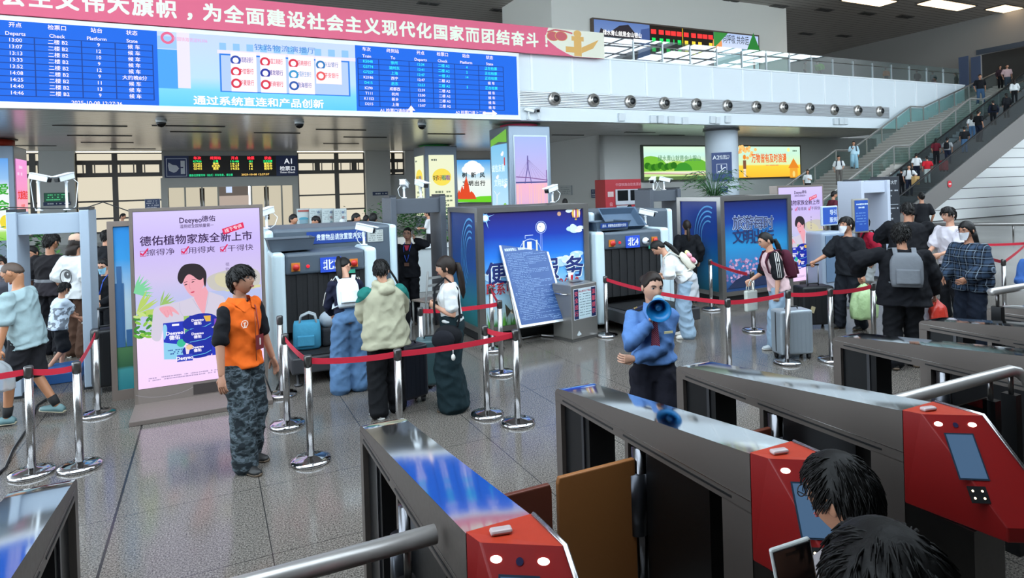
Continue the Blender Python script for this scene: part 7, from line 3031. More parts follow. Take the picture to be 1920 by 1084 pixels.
# 12 hooded jacket
pos = G(722, 783) + Vector((.05, .06, 0))
h12 = tall(pos, 704, 484)
YOKE = pattern('yoke_jacket', yoke_fn)
p = person('person in a sand and green hooded jacket, black trousers and white sneakers, back turned', pos, -150, h12, 0, 1.08, 6, head=(18, -22, 0), hands=((.05, -.36, 1.0), (-.16, -.38, 1.0)), curl=(.8, .8), pole=((.9, .5, -.3), (-.9, .5, -.3)), feet=((.12, .05, .075), (-.12, -.06, .075)), hair='short', skin=SKIN_L,
           top=dict(name='jacket', m=YOKE, sleeve=1.95, sr=1.5, e=.042, hem=.76, wide=.07, hood=1, neck=.02), bottom=dict(m=cloth('#121316'), w=(.098, .09, .085)), shoes=(M('#e4e2de', .5), M('#e8e6e2', .5)), seed=12)
glasses(p)
w = p['hands'][1]
t = thing('milk_bottle', 'small white drink bottle with a pale red label held by the hooded jacket wearer', 'bottle', w[0] + w[1] * .09 + Vector((-.03, 0, -.05)))
MB().lathe([(.001, 0), (.03, .004), (.031, .1), (.018, .125), (.018, .14), (.001, .14)], M('#dcdcda', .35), n=16).build('bottle', t)
MB().lathe([(.0315, .02), (.0315, .07)], M('#c8807a', .4), n=16).build('label', t)
MB().lathe([(.02, .135), (.02, .158), (.001, .158)], M('#ecebe8', .4), n=12).build('cap', t)
a = G(772, 762)
suitcase('dark blue grey suitcase standing right of the hooded jacket wearer', (a.x + .02, a.y + .12, 0), R(20), .36, .24, .6, M('#23262e', .35), 0)
t = thing('shoulder_bag', 'black bag hanging at the right side of the hooded jacket wearer', 'bag', (a.x - .02, a.y + .1, 1.02))
MB().ball((0, 0, 0), (.07, .11, .2), BK, 16, 12).build('bag', t)
MB().tube([(0, -.06, .15), (-.1, -.03, .38), (-.18, .0, .52)], .012, BK, 8).build('strap', t)

# 13 woman in black with a phone
pos = G(770, 604)
h13 = tall(pos, 764, 424)
p = person('woman in black uniform jacket with glasses and badge, holding a phone to her ear', pos, -4, h13, 1, 1.02, 0, head=(-2, 0, 0), hands=((.155, -.09, 1.50), None), pole=((.9, -.2, -.6), None), hdir=((-.35, .15, 1), None), palm=((-1, 0, -.3), None), curl=(.6, .35), hair='tied', skin=SKIN_L,
           top=dict(m=cloth('#15161b'), sleeve=1.98, e=.028, hem=.83, wide=.02), bottom=dict(m=cloth('#121318'), w=(.09, .075, .065)), shoes=DSH, seed=13)
glasses(p, '#5a4a44')
q = MB()
q.add([p['LT'] @ Vector(v) for v in ((-.045, -.118, 1.41), (.045, -.118, 1.41), (.0, -.15, 1.26))], [(0, 1, 2)], M('#b82a4a', .8))
p['plain']('red_collar', q)
q = MB()
for s in (1, -1):
    q.tube([p['LT'] @ Vector(v) for v in ((s * .065, .0, 1.45), (s * .06, -.125, 1.36), (s * .03, -.16, 1.2), (0, -.165, 1.12))], .007, M('#2450b8', .6), 6)
q.box(p['LT'] @ Vector((.0, -.17, 1.07)), (.085, .006, .06), M('#6a4a3c', .5))
p['plain']('id_card', q)
w = p['hands'][0]
phone('phone held to the ear of the woman in black uniform', w[0] + w[1] * .07 + Vector((-.035, -.01, .02)), (R(-10), R(15), R(60)))

# 14 girl in a white tee
pos = G(852, 764)
h14 = tall(pos, 842, 477)
p = person('girl in a white tee and wide dark trousers with a long ponytail, facing left', pos, -86, h14, 1, 1.08, 2, head=(0, 0, 0), hands=((.06, -.17, 1.17), (-.20, -.06, .86)), pole=((.5, .7, -.9), None), palm=((-.6, .7, 0), None), curl=(1.0, .4), hair='fringe', tail=('high', .34), hairc=HAIRB, skin=SKIN_L,
           top=dict(m=WH, sleeve=.75, sr=1.2, e=.016, hem=1.0), bottom=dict(m=cloth('#15262b'), w=(.11, .125, .155), e=.026, waist=1.07), shoes=DSH, seed=14)
glasses(p, '#8a7a70')
w_ = p['W']
c_ = w_ @ Vector((.19, -.04, .86))
t = thing('waist_bag', 'black bag with charms hanging at the hip of the girl in wide dark trousers', 'bag', c_, p['root'].rotation_euler.z)
MB().ball((0, 0, 0), (.075, .15, .12), BK, 20, 14).build('bag', t)
MB().ball((.07, -.05, -.02), (.04, .12, .1), cloth('#1b1c22'), 16, 10).build('pocket', t)
q = MB()
q.tube([(.0, -.12, .12), (-.04, -.14, .3), (-.1, -.13, .50), (-.13, -.02, .60), (-.12, .11, .48), (-.03, .13, .2), (.02, .1, .1)], .012, BK, 8)
q.build('strap', t)
MB().ball((.10, .05, -.2), (.022, .022, .035), M('#d8d6d0', .6), 12, 8).build('charm', t)
MB().tube([(.09, .05, -.1), (.10, .05, -.17)], .005, M('#c8c8c8', .5), 6).build('charm_cord', t)
a = G(828, 742)
suitcase('teal grey suitcase half hidden behind the girl in the white tee', (a.x, a.y + .3, 0), R(-20), .38, .25, .55, M('#3f5a5e', .4), 0)

# 15 and the far row of heads beyond the scanner
FARP = [(805, 393, 22, 78 - 170, 'man in a white tee looking at his phone beyond the middle metal detector', WH, 'short', 0),
        (545, 400, 16.5, 78, 'man in dark glasses with earphones behind scanner 3, facing right', cloth('#20242c'), 'short', 0),
        (598, 403, 16.5, -70, 'man bowing his head behind scanner 3, facing left', cloth('#2a2f3c'), 'short', 0),
        (662, 398, 16.5, 95, 'man with short grey hair behind scanner 3, seen in profile', cloth('#2c3648'), 'short', 0),
        (684, 402, 19, 160, 'brown haired person behind scanner 3, mostly hidden', cloth('#4a3a34'), 'short', 0),
        (698, 399, 16, 175, 'person with bushy black hair behind the right end of scanner 3', cloth('#1c1c24'), 'bushy', 1),
        (640, 408, 17.5, 178, 'person with a white cap top showing over scanner 3', cloth('#4a4f58'), 'buzz', 0),
        (1059, 372, 24, 170, 'person with wavy dark hair beyond the blue sky booth', cloth('#3a3a44'), 'bushy', 1),
        (1121, 389, 26, -90, 'woman with dark hair far behind the number 4 scanner', WH, 'bob', 1),
        (1178, 383, 25, 120, 'person in pale blue bending at the red ticket machine', cloth('#9fb8d8'), 'short', 0),
        (1256, 376, 22, 20, 'boy with dark hair seen through the right dark metal detector', cloth('#5a4a44'), 'short', 0),
        (1275, 381, 20, 165, 'woman in pale clothes seen through the right dark metal detector', cloth('#c8b0a0'), 'tied', 1),
        (1560, 350, 24, 90, 'person with glasses partly hidden behind the smaller advert screen', cloth('#5a2430'), 'short', 0)]
for i, (px, py, dep, fc, lab, mt, hr, fm) in enumerate(FARP):
    pp = atD(px, py + 6, dep)
    ph_ = (px == 805)
    p = person(lab, pp, fc, max(1.5, min(1.95, tall(pp, px, py))), fm, 1, 4, head=(14 if i in (2, 9) else 0, 0, 0), hands=((.06, -.34, 1.1), (-.1, -.34, 1.1)) if ph_ else (None, None), hair=hr, hairc=HAIRC if hr != 'buzz' else M('#c8ccd0', .6), top=dict(m=mt, sleeve=.9 if mt is WH else 2, e=.025), bottom=dict(m=BK), shoes=DSH, far=True, seed=20 + i)
    if ph_:
        w = p['hands'][0]
        phone('phone in the hands of the white tee man beyond the metal detector', w[0] + w[1] * .1, (R(60), 0, p['root'].rotation_euler.z))
# grey desk, chair seen through the middle gate
a = G(800, 560)
t = thing('inspection_desk', 'pale grey inspection desk seen through the middle metal detector', 'desk', (a.x + .1, a.y + .9, 0))
MB().bb((-.5, 0, 0), (1.0, .7, 1.02), M('#a9b0b2', .4)).build('body', t, .01)
MB().bb((-.55, -.05, 1.02), (1.05, .75, 1.06), M('#c4cacc', .4)).build('top', t)
a = G(803, 610)
t = thing('desk_chair', 'pale grey wooden slat back chair seen through the middle metal detector', 'chair', (a.x, a.y, 0), R(200))
CHC = M('#a9a8a4', .4)
MB().bb((-.2, -.2, .43), (.2, .2, .46), M('#a8988c', .5)).build('seat', t, .01)
for x in (-.18, .18):
    MB().tube([(x, -.18, 0), (x, -.18, .43)], .017, CHC, 8).build('leg', t)
    MB().tube([(x, .18, 0), (x, .19, .46), (x, .27, .98)], .017, CHC, 8).build('leg', t)
MB().bb((-.18, .2, .58), (.18, .225, .62), CHC).bb((-.18, .22, .71), (.18, .245, .75), CHC).bb((-.18, .24, .84), (.18, .265, .88), CHC).build('back_slats', t)

# ---------------------------------------------------------------- woman with the megaphone
pos = Vector((3.14, 4.05, 0))
h17 = tall(pos, 1200, 503) * 1.0
UNI = cloth('#5478ae', 13, .5)
p = person('woman in a blue uniform shirt and striped tie speaking into a blue megaphone', pos, -6, h17, 1, .96, 2, head=(6, 20, 4), hands=((-.165, -.20, 1.055), (-.035, -.175, 1.345)), pole=((.8, .15, -.7), (-.75, -.1, -.75)),
           hdir=((-1, -.12, .0), (.25, -.15, 1)), palm=((0, .95, .2), (.9, -.3, 0)), curl=(.55, 1.25), hair='tied', tail=('bun', .1), hairc=HAIRB, skin=M('#c0937c', .48),
           top=dict(name='uniform_shirt', m=UNI, sleeve=1.93, sr=1.15, e=.017, hem=.99, wide=.025, fit=.7, smooth=3), bottom=dict(name='trousers', m=cloth('#15151f'), w=(.1, .085, .075), waist=1.06), shoes=DSH, seed=17)
LT = p['LT']
q = MB()
for s in (1, -1):
    q.add([LT @ Vector(v) for v in ((s * .006, -.128, 1.375), (s * .025, -.085, 1.475), (s * .07, .0, 1.475), (s * .085, -.06, 1.42), (s * .05, -.135, 1.355))], [(0, 1, 2, 3, 4)], UNI)
p['plain']('collar', q)
mt, nt, b, tc = nodes_mat('striped_tie', .6)
sx = nt.nodes.new('ShaderNodeSeparateXYZ')
nt.links.new(tc.outputs['Object'], sx.inputs[0])
m1 = nt.nodes.new('ShaderNodeMath')
m1.operation = 'ADD'
nt.links.new(sx.outputs[0], m1.inputs[0])
nt.links.new(sx.outputs[2], m1.inputs[1])
m2 = nt.nodes.new('ShaderNodeMath')
m2.operation = 'MULTIPLY'
m2.inputs[1].default_value = 62
nt.links.new(m1.outputs[0], m2.inputs[0])
m3 = nt.nodes.new('ShaderNodeMath')
m3.operation = 'FRACT'
nt.links.new(m2.outputs[0], m3.inputs[0])
rr = ramp(nt, [(0, '#2a1c3a'), (.45, '#9a2a44'), (.8, '#b8a0a8'), (.88, '#9a2a44')], 'CONSTANT')
nt.links.new(m3.outputs[0], rr.inputs[0])
nt.links.new(rr.outputs[0], b.inputs['Base Color'])
q = MB()
q.add([LT @ Vector(v) for v in ((-.018, -.135, 1.385), (.018, -.135, 1.385), (.034, -.163, 1.18), (.040, -.158, 1.09), (0, -.15, 1.04), (-.040, -.158, 1.09), (-.034, -.163, 1.18), (-.013, -.128, 1.36), (.013, -.128, 1.36))], [(0, 1, 2, 6), (6, 2, 3, 5), (5, 3, 4)], mt, True)
p['plain']('tie', q)
for s in (1, -1):
    q = MB()
    q.box(LT @ Vector((s * .115, .0, 1.425)), (.10, .05, .014), M('#1c2240', .7), ry=R(20 * s))
    for k in (-.02, .0, .02):
        q.box(LT @ Vector((s * (.135 + k * .5), .0, 1.426 - k * .2)), (.006, .04, .006), M('#c8a850', .5), ry=R(20 * s))
    p['plain']('epaulette', q)
q = MB()
q.box(LT @ Vector((.105, -.152, 1.262)), (.075, .006, .018), M('#d4cfa0', .3), rz=R(20))
p['plain']('name_badge', q)
# megaphone
w = p['hands'][1]
mth_ = p['W'] @ (p['HX'] @ Vector((0, -.115, -.062)))
fwd = Vector((-.60, -.76, -.22)).normalized()
t = thing('megaphone', 'blue megaphone with a flared bell held at the mouth of the uniformed woman', 'megaphone', mth_)
t.rotation_mode = 'QUATERNION'
t.rotation_quaternion = fwd.to_track_quat('Z', 'Y')
MGB, MGD, MGG = M('#1f7fc0', .3), M('#1a5f94', .35), M('#7fa4b4', .3)
MB().lathe([(.028, .0), (.042, .01), (.046, .03), (.046, .075)], MGG, n=28).build('mouthpiece', t)
MB().lathe([(.047, .075), (.047, .10), (.050, .125), (.062, .16), (.085, .20), (.092, .212), (.089, .214), (.060, .165), (.045, .12), (.03, .11), (.001, .11)], MGB, n=36).build('bell', t)
MB().lathe([(.030, .11), (.030, .15), (.022, .165), (.022, .172), (.012, .174), (.001, .168)], MGD, n=20).build('horn_core', t)
q = MB()
gq = t.rotation_quaternion.inverted()
gdir = gq @ ((w[0] + w[1] * .06) - mth_)
q.tube([(gdir.x * .3, gdir.y * .3, .06), (gdir.x, gdir.y, max(.03, min(.12, gdir.z))), (gdir.x * 1.25, gdir.y * 1.25, max(.03, min(.12, gdir.z)) + .0)], .017, M('#c9cdc8', .4), 10)
q.build('handgrip', t)
MB().bb((-.02, -.06, .06), (.02, -.04, .10), MGD).build('switch', t)

# ---------------------------------------------------------------- right
# 18 girl with toy backpack, jacket round the waist
pos = G(1290, 632)
p = person('girl in white tee bending to the left, grey jacket tied round her waist', pos, -100, 1.66, 1, 1.08, 38, head=(14, 0, 0), hands=((.12, -.50, .98), (-.12, -.52, .96)), curl=(.6, .8), hair='tied', tail=('low', .26), skin=SKIN_L,
           top=dict(m=WH, sleeve=.95, sr=1.5, e=.03, hem=.95, wide=.02), bottom=dict(m=LJEANS, w=(.1, .1, .105)), shoes=SNK, seed=18)
q = MB()
for z, rx, ry in ((1.03, .165, .125), (.96, .185, .15), (.8, .2, .16), (.66, .21, .17)):
    pass
q.rings([[(rx * math.cos(u), ry * math.sin(u) + .02, z) for u in [2 * PI * v / 20 for v in range(20)]] for z, rx, ry in ((.64, .20, .17), (.8, .195, .165), (.96, .18, .145), (1.03, .16, .125))], cloth('#b4b7bb'))
q.tube([(.17, -.1, .99), (0, -.17, .97), (-.17, -.1, .99)], .03, cloth('#3a4668'), 8)
p['fused']('tied_jacket', q)
t = backpack('pale toy decorated backpack on the girl bending in the white tee', p, cloth('#d8d4c4'), .26, .30, .13, 1.16, off=.13)
for i, (c_, x, z) in enumerate((('#e8a0b0', .06, .05), ('#f0e6a0', -.07, .07), ('#e4e6ec', .0, -.08), ('#d8889a', .09, -.04))):
    MB().ball((x, .085, z), (.05, .035, .05), M(c_, .8), 14, 10).build('plush', t)
w = p['hands'][1]
phone('phone with a white case in the hand of the bending girl with the toy backpack', w[0] + w[1] * .1, (R(40), R(20), R(-30)), '#3a4450', '#e4e2dc')
pp = atD(1288, 420, 12.4)
p = person('woman in a black jacket with dark tied hair, behind the girl with the toy backpack', pp, 176, tall(pp, 1283, 411), 1, 1.1, 0, hair='tied', tail=('low', .22), hairc=HAIRB, top=dict(m=BK, sleeve=2, e=.035), bottom=dict(m=BK), shoes=DSH, seed=19, faced=False)

# 20 girl in pink with a maroon backpack
pos = G(1462, 652)
h20 = tall(pos, 1440, 434) * 1.02
RAG = cloth('#d4b4b6')
p = person('girl in a pink and black tee with a maroon backpack beside a silver suitcase', pos, -92, h20, 1, 1.04, 12, head=(8, 4, 0), hands=((.22, -.10, .74), (-.16, -.34, .98)), curl=(1.0, .8), palm=((-1, 0, 0), None), feet=((.08, -.10, .075), (-.10, .30, .16)), hair='tied', tail=('low', .22), skin=SKIN_L,
           top=dict(m=RAG, sleeve=0, e=.028, hem=.86, wide=.03), bottom=dict(m=LJEANS, w=(.1, .09, .09)), shoes=(M('#b8c0c4', .5), M('#d8d6d0', .5)), seed=31)
q = MB()
for i in range(2):
    sv, ev, wv = p['arms'][i]
    limb(q, [sv + (p['LT'] @ Vector((0, 0, 1.40)) - sv) * .25, sv.lerp(ev, .3), sv.lerp(ev, 1.0)], [.078, .082, .085], BK)
p['fused']('sleeves', q)
q = MB()
for i in range(2):
    sv, ev, wv = p['arms'][i]
    for o in (-.03, -.005, .02):
        sx_ = (1, -1)[i]
        q.tube([sv + Vector((sx_ * .06, o, .06)), sv.lerp(ev, .45) + Vector((sx_ * .083, o, .01)), ev + Vector((sx_ * .085, o, -.01))], .0055, M('#d8d6d2', .8), 5)
p['plain']('sleeve_stripes', q)
glasses(p, '#7a6a66')
backpack('maroon backpack worn by the girl in the pink and black tee', p, cloth('#4a1c2c'), .29, .40, .16, 1.2, off=.125)
a = G(1470, 668)
suitcase('silver hard shell suitcase beside the girl in pink, behind the tilting stanchion', (a.x + .02, a.y - .12, 0), R(-16), .46, .26, .60, M('#9aa4ac', .3, .3), 0, ribs=7)
w = p['hands'][1]
t = thing('tote_bag', 'pale tote bag hanging from the forearm of the girl in pink', 'bag', w[0] + Vector((-.02, 0, -.02)))
q = MB().bb((-.10, -.03, -.42), (.12, .03, -.12), cloth('#c4c8c0'))
q.build('bag', t, .02)
for y in (-.02, .02):
    MB().tube([(-.05, y, -.13), (-.04, y, -.02), (.0, y, .03), (.05, y, -.02), (.06, y, -.13)], .008, cloth('#c4c8c0'), 6).build('handle', t)

# 21 masked man in black, 22 red tee behind
pos = atD(1592, 520, 9.9)
h21 = tall(pos, 1582, 404)
p = person('masked man in a black tee with white earphones pulling a black suitcase', pos, -72, h21, 0, 1.06, 0, head=(2, -4, 0), hands=((.28, -.02, .84), (-.30, -.36, 1.03)), curl=(1.1, 1.2), pole=(None, (-.3, .6, -.7)), palm=((-1, 0, 0), None), feet=((.1, .12, .08), (-.1, -.1, .075)), hair='short',
           top=dict(m=cloth('#191b20'), sleeve=.95, sr=1.45, e=.032, hem=.84, wide=.03), bottom=dict(m=cloth('#1c1f26'), w=(.095, .08, .07)), shoes=DSH, seed=32)
face_mask(p, M('#d4d6da', .7))
q = MB()
q.ball(p['HX'] @ Vector((.083, .0, -.006)), (.008, .01, .014), M('#eceef0', .3), 10, 8)
q.ball(p['HX'] @ Vector((-.083, .0, -.006)), (.008, .01, .014), M('#eceef0', .3), 10, 8)
p['plain']('earphones', q)
q = MB()
ev, wv = p['arms'][0][1], p['arms'][0][2]
c_ = ev.lerp(wv, .9)
q.lathe([(.034, -.006), (.038, 0), (.034, .006)], M('#d8d4cc', .5), (c_.x, c_.y, c_.z), 18)
p['plain']('bracelet', q)
wr = p['hands'][1][0] + p['hands'][1][1] * .07
a = G(1552, 636)
sc_ = suitcase('big black suitcase with raised pull handle, pulled by the masked man in black', (wr.x + .02, wr.y, 0), R(-20), .52, .32, .62, M('#121317', .5), max(.1, wr.z - .69), ribs=4)
MB().art(frame((-.12, -.17, .32), (.9, 0, -.3), (.3, 0, .9)), .004).rect(-.035, -.05, .035, .05, M('#a89a78', .6)).build('paper_tag', sc_)
w = p['hands'][0]
plastic_bag('pale green plastic bag hanging from the masked man in black', w[0] + w[1] * .11, .21, .52, '#a9c48f', .9, seed=6)
pp = atD(1627, 470, 11.8)
p = person('person in a red tee with a black backpack right behind the masked man', pp, -96, tall(pp, 1612, 403), 0, 1.02, 4, hair='short', top=dict(m=cloth('#a01c34'), sleeve=.95, sr=1.3, e=.03, hem=.84), bottom=dict(m=cloth('#b4b8b8'), len=.5, w=(.1, .09, .085)), shoes=SNK, seed=33)
backpack('black backpack of the person in the red tee', p, BK, .29, .42, .17, 1.18)

# 23 grey backpack
pos = G(1698, 690)
h23 = tall(pos, 1722, 418)
p = person('person in black with bushy hair and a grey backpack, walking away with a red bag', pos, 158, h23, 0, 1.22, 3, head=(4, -24, 0), hands=((.46, -.12, 1.10), (-.36, -.20, .84)), curl=(.5, 1.1), pole=((.8, .4, .1), (-.6, .5, -.5)), feet=((.13, .1, .09), (-.13, -.12, .075)), hair='bushy',
           top=dict(name='jacket', m=cloth('#101116', 9, .6), sleeve=1.85, sr=1.6, e=.045, hem=.76, wide=.06), bottom=dict(m=cloth('#0e0f13'), w=(.11, .09, .08)), shoes=DSH, seed=34)
t = backpack('round grey backpack on the person in black', p, cloth('#6f7379', 14, .3), .34, .40, .15, 1.2, off=.15)
MB().ball((.05, .088, -.10), (.016, .006, .016), M('#c4c6c8', .4), 14, 8).build('badge', t)
w = p['hands'][1]
g_ = w[0] + w[1] * .1
plastic_bag('red plastic bag hanging in the right hand of the grey backpack wearer', g_ + Vector((-.0, -.02, .0)), .13, .30, '#c83a2c', .95, seed=8)
plastic_bag('translucent white plastic bag behind the red bag of the grey backpack wearer', g_ + Vector((.04, .10, .02)), .20, .36, '#c4c6d4', .6, seed=9)
# 24 big man in black
pp = atD(1702, 400, 10.8)
p = person('broad man in a black jacket turned away in front of the guide board', pp, 150, tall(pp, 1700, 377), 0, 1.3, 4, head=(12, 8, 0), hands=((.16, -.32, 1.16), (-.12, -.34, 1.16)), pole=((.9, .1, -.3), (-.9, .1, -.3)), hair='short', top=dict(name='jacket', m=BK, sleeve=1.95, sr=1.6, e=.05, hem=.82, wide=.05), bottom=dict(m=BK), shoes=DSH, seed=35, faced=False)
# 25 man in a white tee
pp = atD(1783, 420, 10.4)
p = person('man in a pale tee with an earphone, behind the plaid shirt woman', pp, -76, tall(pp, 1775, 385), 0, 1.05, 2, head=(12, 0, 0), hands=((.1, -.32, 1.02), (-.1, -.34, 1.02)), hair='short', skin=SKIN_L, top=dict(m=cloth('#c9c4cc'), sleeve=.95, sr=1.4, e=.035, hem=.84), bottom=dict(m=BK), shoes=DSH, seed=36)
q = MB()
q.ball(p['HX'] @ Vector((.083, .0, -.006)), (.008, .01, .014), M('#eceef0', .3), 10, 8)
p['plain']('earphone', q)
# 26 plaid shirt
pos = atD(1822, 500, 8.6)
p = person('woman with long hair and a white mask in a blue plaid shirt', pos, -74, tall(pos, 1808, 411), 1, 1.2, 4, head=(6, 0, 0), hands=((.14, -.26, .98), (-.2, -.25, .96)), hair='long', top=dict(name='plaid_shirt', m=PLAID, sleeve=1.95, sr=1.6, e=.042, hem=.80, wide=.05), bottom=dict(m=cloth('#1b2230'), w=(.1, .09, .085)), shoes=DSH, seed=37)
face_mask(p, M('#cfd0d6', .7))
glasses(p, '#6a4a4c')
# 27 right edge
pos = atD(1952, 520, 8.0)
p = person('person in a blue shirt with a dark cap cut by the right edge', pos, -50, max(1.5, tall(pos, 1905, 442)), 1, 1.05, 6, head=(20, 0, 0), hands=((.1, -.3, 1.1), (-.1, -.3, 1.1)), hair='bob', top=dict(m=cloth('#3f66a8'), sleeve=1.95, e=.03, hem=.85), bottom=dict(m=BK), shoes=DSH, seed=38)
q = MB()
q.ball(p['HX'] @ Vector((0, .0, .075)), (.088, .105, .06), BK, 18, 10)
q.ball(p['HX'] @ Vector((0, -.12, .055)), (.07, .07, .01), BK, 14, 6)
p['plain']('cap', q)
# 28 near the escalator foot
pp = atD(1728, 375, 19)
person('woman in black with a hair bun standing near the foot of the escalator', pp, 168, max(1.6, min(1.95, tall(pp, 1726, 359))), 1, 1.05, 0, hair='tied', tail=('bun', .1), top=dict(m=BK, sleeve=.9, e=.03), bottom=dict(m=BK), shoes=DSH, far=True, seed=39)

# ---------------------------------------------------------------- stairs, escalator, balcony
def stair_z(x):
    for (xa, za), (xc, zc) in segs:
        if x < xa:
            return za if x > xb0 else 0.0
        if x <= xc:
            n = max(2, round((zc - za) / .16))
            return za + (zc - za) * (int((x - xa) / (xc - xa) * n) + 1) / n
    return PAR


def on_stairs(px, feet_py, head_py, Y, lab, fc, **kw):
    w = WY(px, feet_py, Y)
    z = stair_z(w.x)
    pos_ = Vector((w.x, Y, z))
    hh = max(1.5, min(1.85, tall(pos_, px, head_py)))
    return person(lab, pos_, fc, hh, far=True, **kw)


p = on_stairs(1515, 352, 318, 22.6, 'woman in a white top at the foot of the staircase beside the yellow poster', -20, fem=1, hair='bob', top=dict(m=WH, sleeve=.9), bottom=dict(m=BK), shoes=DSH, seed=41, hands=((.05, -.3, 1.15), None))
p = on_stairs(1574, 352, 291, 21.9, 'man in a white tee with a dark backpack on the lower steps of the staircase', -25, hair='short', top=dict(m=WH, sleeve=.95, sr=1.4, e=.03), bottom=dict(m=cloth('#5f5a56')), shoes=DSH, seed=42, hands=((.2, -.32, 1.0), None))
backpack('dark backpack of the white tee man on the staircase', p, NAVY2)
p = on_stairs(1602, 329, 270, 22.2, 'man in a pale blue outfit with a dark backpack descending the staircase', -22, hair='short', hands=(None, (-.12, -.24, 1.25)), top=dict(m=cloth('#b4d0dc'), sleeve=2, e=.03), bottom=dict(m=cloth('#8fb4c4'), w=(.1, .095, .09)), shoes=DSH, seed=43, feet=((.12, -.1, .1), (-.1, .1, .16)))
backpack('dark red backpack of the pale blue man on the staircase', p, NAVY2)
p = on_stairs(1838, 177, 127, 22.0, 'person in a black tee and jeans high on the staircase', -20, hair='short', hairc=HAIRB, top=dict(m=BK, sleeve=.9, e=.03), bottom=dict(m=cloth('#3f5a78')), shoes=SNK, seed=44, feet=((.1, -.15, .1), (-.1, .12, .1)))
p = on_stairs(1889, 163, 120, 22.0, 'person in a pale pink tee at the top of the staircase', -18, hair='short', top=dict(m=cloth('#c8a8a8'), sleeve=.9, e=.03), bottom=dict(m=cloth('#3a4550')), shoes=SNK, seed=45)
p = on_stairs(1876, 166, 126, 22.8, 'person in dark clothes beside the pale pink tee at the top of the staircase', -18, fem=1, hair='long', top=dict(m=cloth('#3a2a30'), sleeve=2), bottom=dict(m=BK), shoes=DSH, seed=46)

ESC = [(1690, 321, 'person in black with a white strap low on the escalator', 170, BK, BK, 'short', 0, 19.5, None), (1704, 308, 'man in a white tee with a black backpack low on the escalator', -30, WH, NAVY2, 'short', 0, 19.0, 'black'), (1718, 293, 'child in a white and navy top with a white cap on the escalator', 150, WH, NAVY2, 'short', 1, 19.6, None),
       (1738, 295, 'person in a bright red tee on the escalator', 165, cloth('#b8202c'), cloth('#b8c0bc'), 'short', 0, 18.95, None), (1755, 275, 'woman in a maroon tee on the escalator', 140, cloth('#5f1c28'), BK, 'bob', 1, 19.6, None), (1776, 258, 'man in a grey tee with a black backpack on the escalator', 130, cloth('#8f9294'), NAVY2, 'short', 0, 19.1, 'black'),
       (1808, 246, 'person in a black tee with a dark bag on the escalator', 160, BK, JEANS, 'short', 0, 19.0, None), (1822, 222, 'woman in a white top and jeans with long hair on the escalator', 140, WH, JEANS, 'long', 1, 19.5, None), (1834, 206, 'man in a black tee leaning on the escalator handrail', 100, BK, NAVY2, 'short', 0, 19.0, None),
       (1862, 188, 'man in dark clothes with a dark backpack high on the escalator', 160, NAVY2, BK, 'short', 0, 19.3, 'navy'), (1887, 183, 'woman in black high on the escalator', 165, BK, BK, 'bob', 1, 18.95, None), (1902, 165, 'woman in a white jacket with long brown hair highest on the escalator', 150, WH, BK, 'long', 1, 19.5, None)]
for i, (px, py, lab, fc, m1_, m2_, hr, fm, Y, bp_) in enumerate(ESC):
    w = WY(px, py, Y)                            # top of the head; the step below it follows from the slope
    hh = (1.72, 1.64)[fm] if 'child' not in lab else 1.4
    z = max(0.0, (w.x - e0) / (e1 - e0) * PAR)
    z = min(z, PAR)
    zz = PAR / n_ if False else 0
    x_ = w.x
    st_ = math.floor((x_ - e0) / (e1 - e0) * 44)
    z = max(.05, PAR * (st_ + 1) / 44)
    hh = max(1.35, min(1.9, w.z - z))
    p = person(lab, Vector((x_, Y, z)), fc, hh, fm, 1.02, 0, hair=hr, hairc=HAIRB if hr == 'long' else HAIRC, top=dict(m=m1_, sleeve=.95 if i not in (9, 10, 11) else 2, e=.03), bottom=dict(m=m2_), shoes=DSH, far=True, seed=50 + i, hands=((.28, -.3, 1.1), None) if i in (1, 8) else (None, None), tail=None)
    if bp_:
        backpack('%s backpack on the %s' % (bp_, {1: 'white tee man low on the escalator', 5: 'grey tee man on the escalator', 9: 'dark man high on the escalator'}[i]), p, BK)
    if i == 1:
        w_ = p['hands'][0][0]
        t = thing('paper_bag', 'brown paper bag carried by the white tee man on the escalator', 'bag', w_ + Vector((0, 0, -.42)))
        MB().bb((-.17, -.09, 0), (.17, .09, .4), M('#b8945c', .6)).build('bag', t)
        MB().art(frame((0, -.09, 0), (1, 0, 0), (0, 0, 1)), .004).rect(-.04, .14, .04, .26, M('#3a3028', .6)).build('mark', t)
    if i == 3:
        t = suitcase('red suitcase on the escalator step above the bright red tee', (x_ + 1.15, Y - .1, max(.05, PAR * (math.floor((x_ + 1.15 - e0) / (e1 - e0) * 44) + 1) / 44)), 0, .38, .25, .5, M('#a01c2c', .4), 0)
# balcony
p = person('man in a bright green shirt leaning over beside the upstairs railing', WY(1538, 140, YF + 1.6) * Vector((1, 1, 0)) + Vector((0, 0, PAR - .55)), 60, 1.7, 0, 1.15, 32, hair='short', top=dict(m=cloth('#7ec818'), sleeve=2, e=.04), bottom=dict(m=BK), shoes=DSH, far=True, seed=70) if 0 else None
a = WY(1538, 139, YF + 1.2)
p = person('man in a bright green shirt bending forward behind the upstairs glass railing', Vector((a.x, a.y, PAR - .02)), -60, 1.2, 0, 1.35, 36, hair='short', top=dict(m=cloth('#7ec818'), sleeve=2, e=.05), bottom=dict(m=BK), shoes=DSH, far=True, seed=70)
a = WY(1509, 139, YF + 1.2)
p = person('woman in a patterned top sitting low behind the upstairs glass railing', Vector((a.x, a.y, PAR - .02)), 80, 1.05, 1, 1.1, 6, hair='bob', hairc=HAIRB, top=dict(m=cloth('#a8988a'), sleeve=2), bottom=dict(m=BK), shoes=DSH, far=True, seed=71)
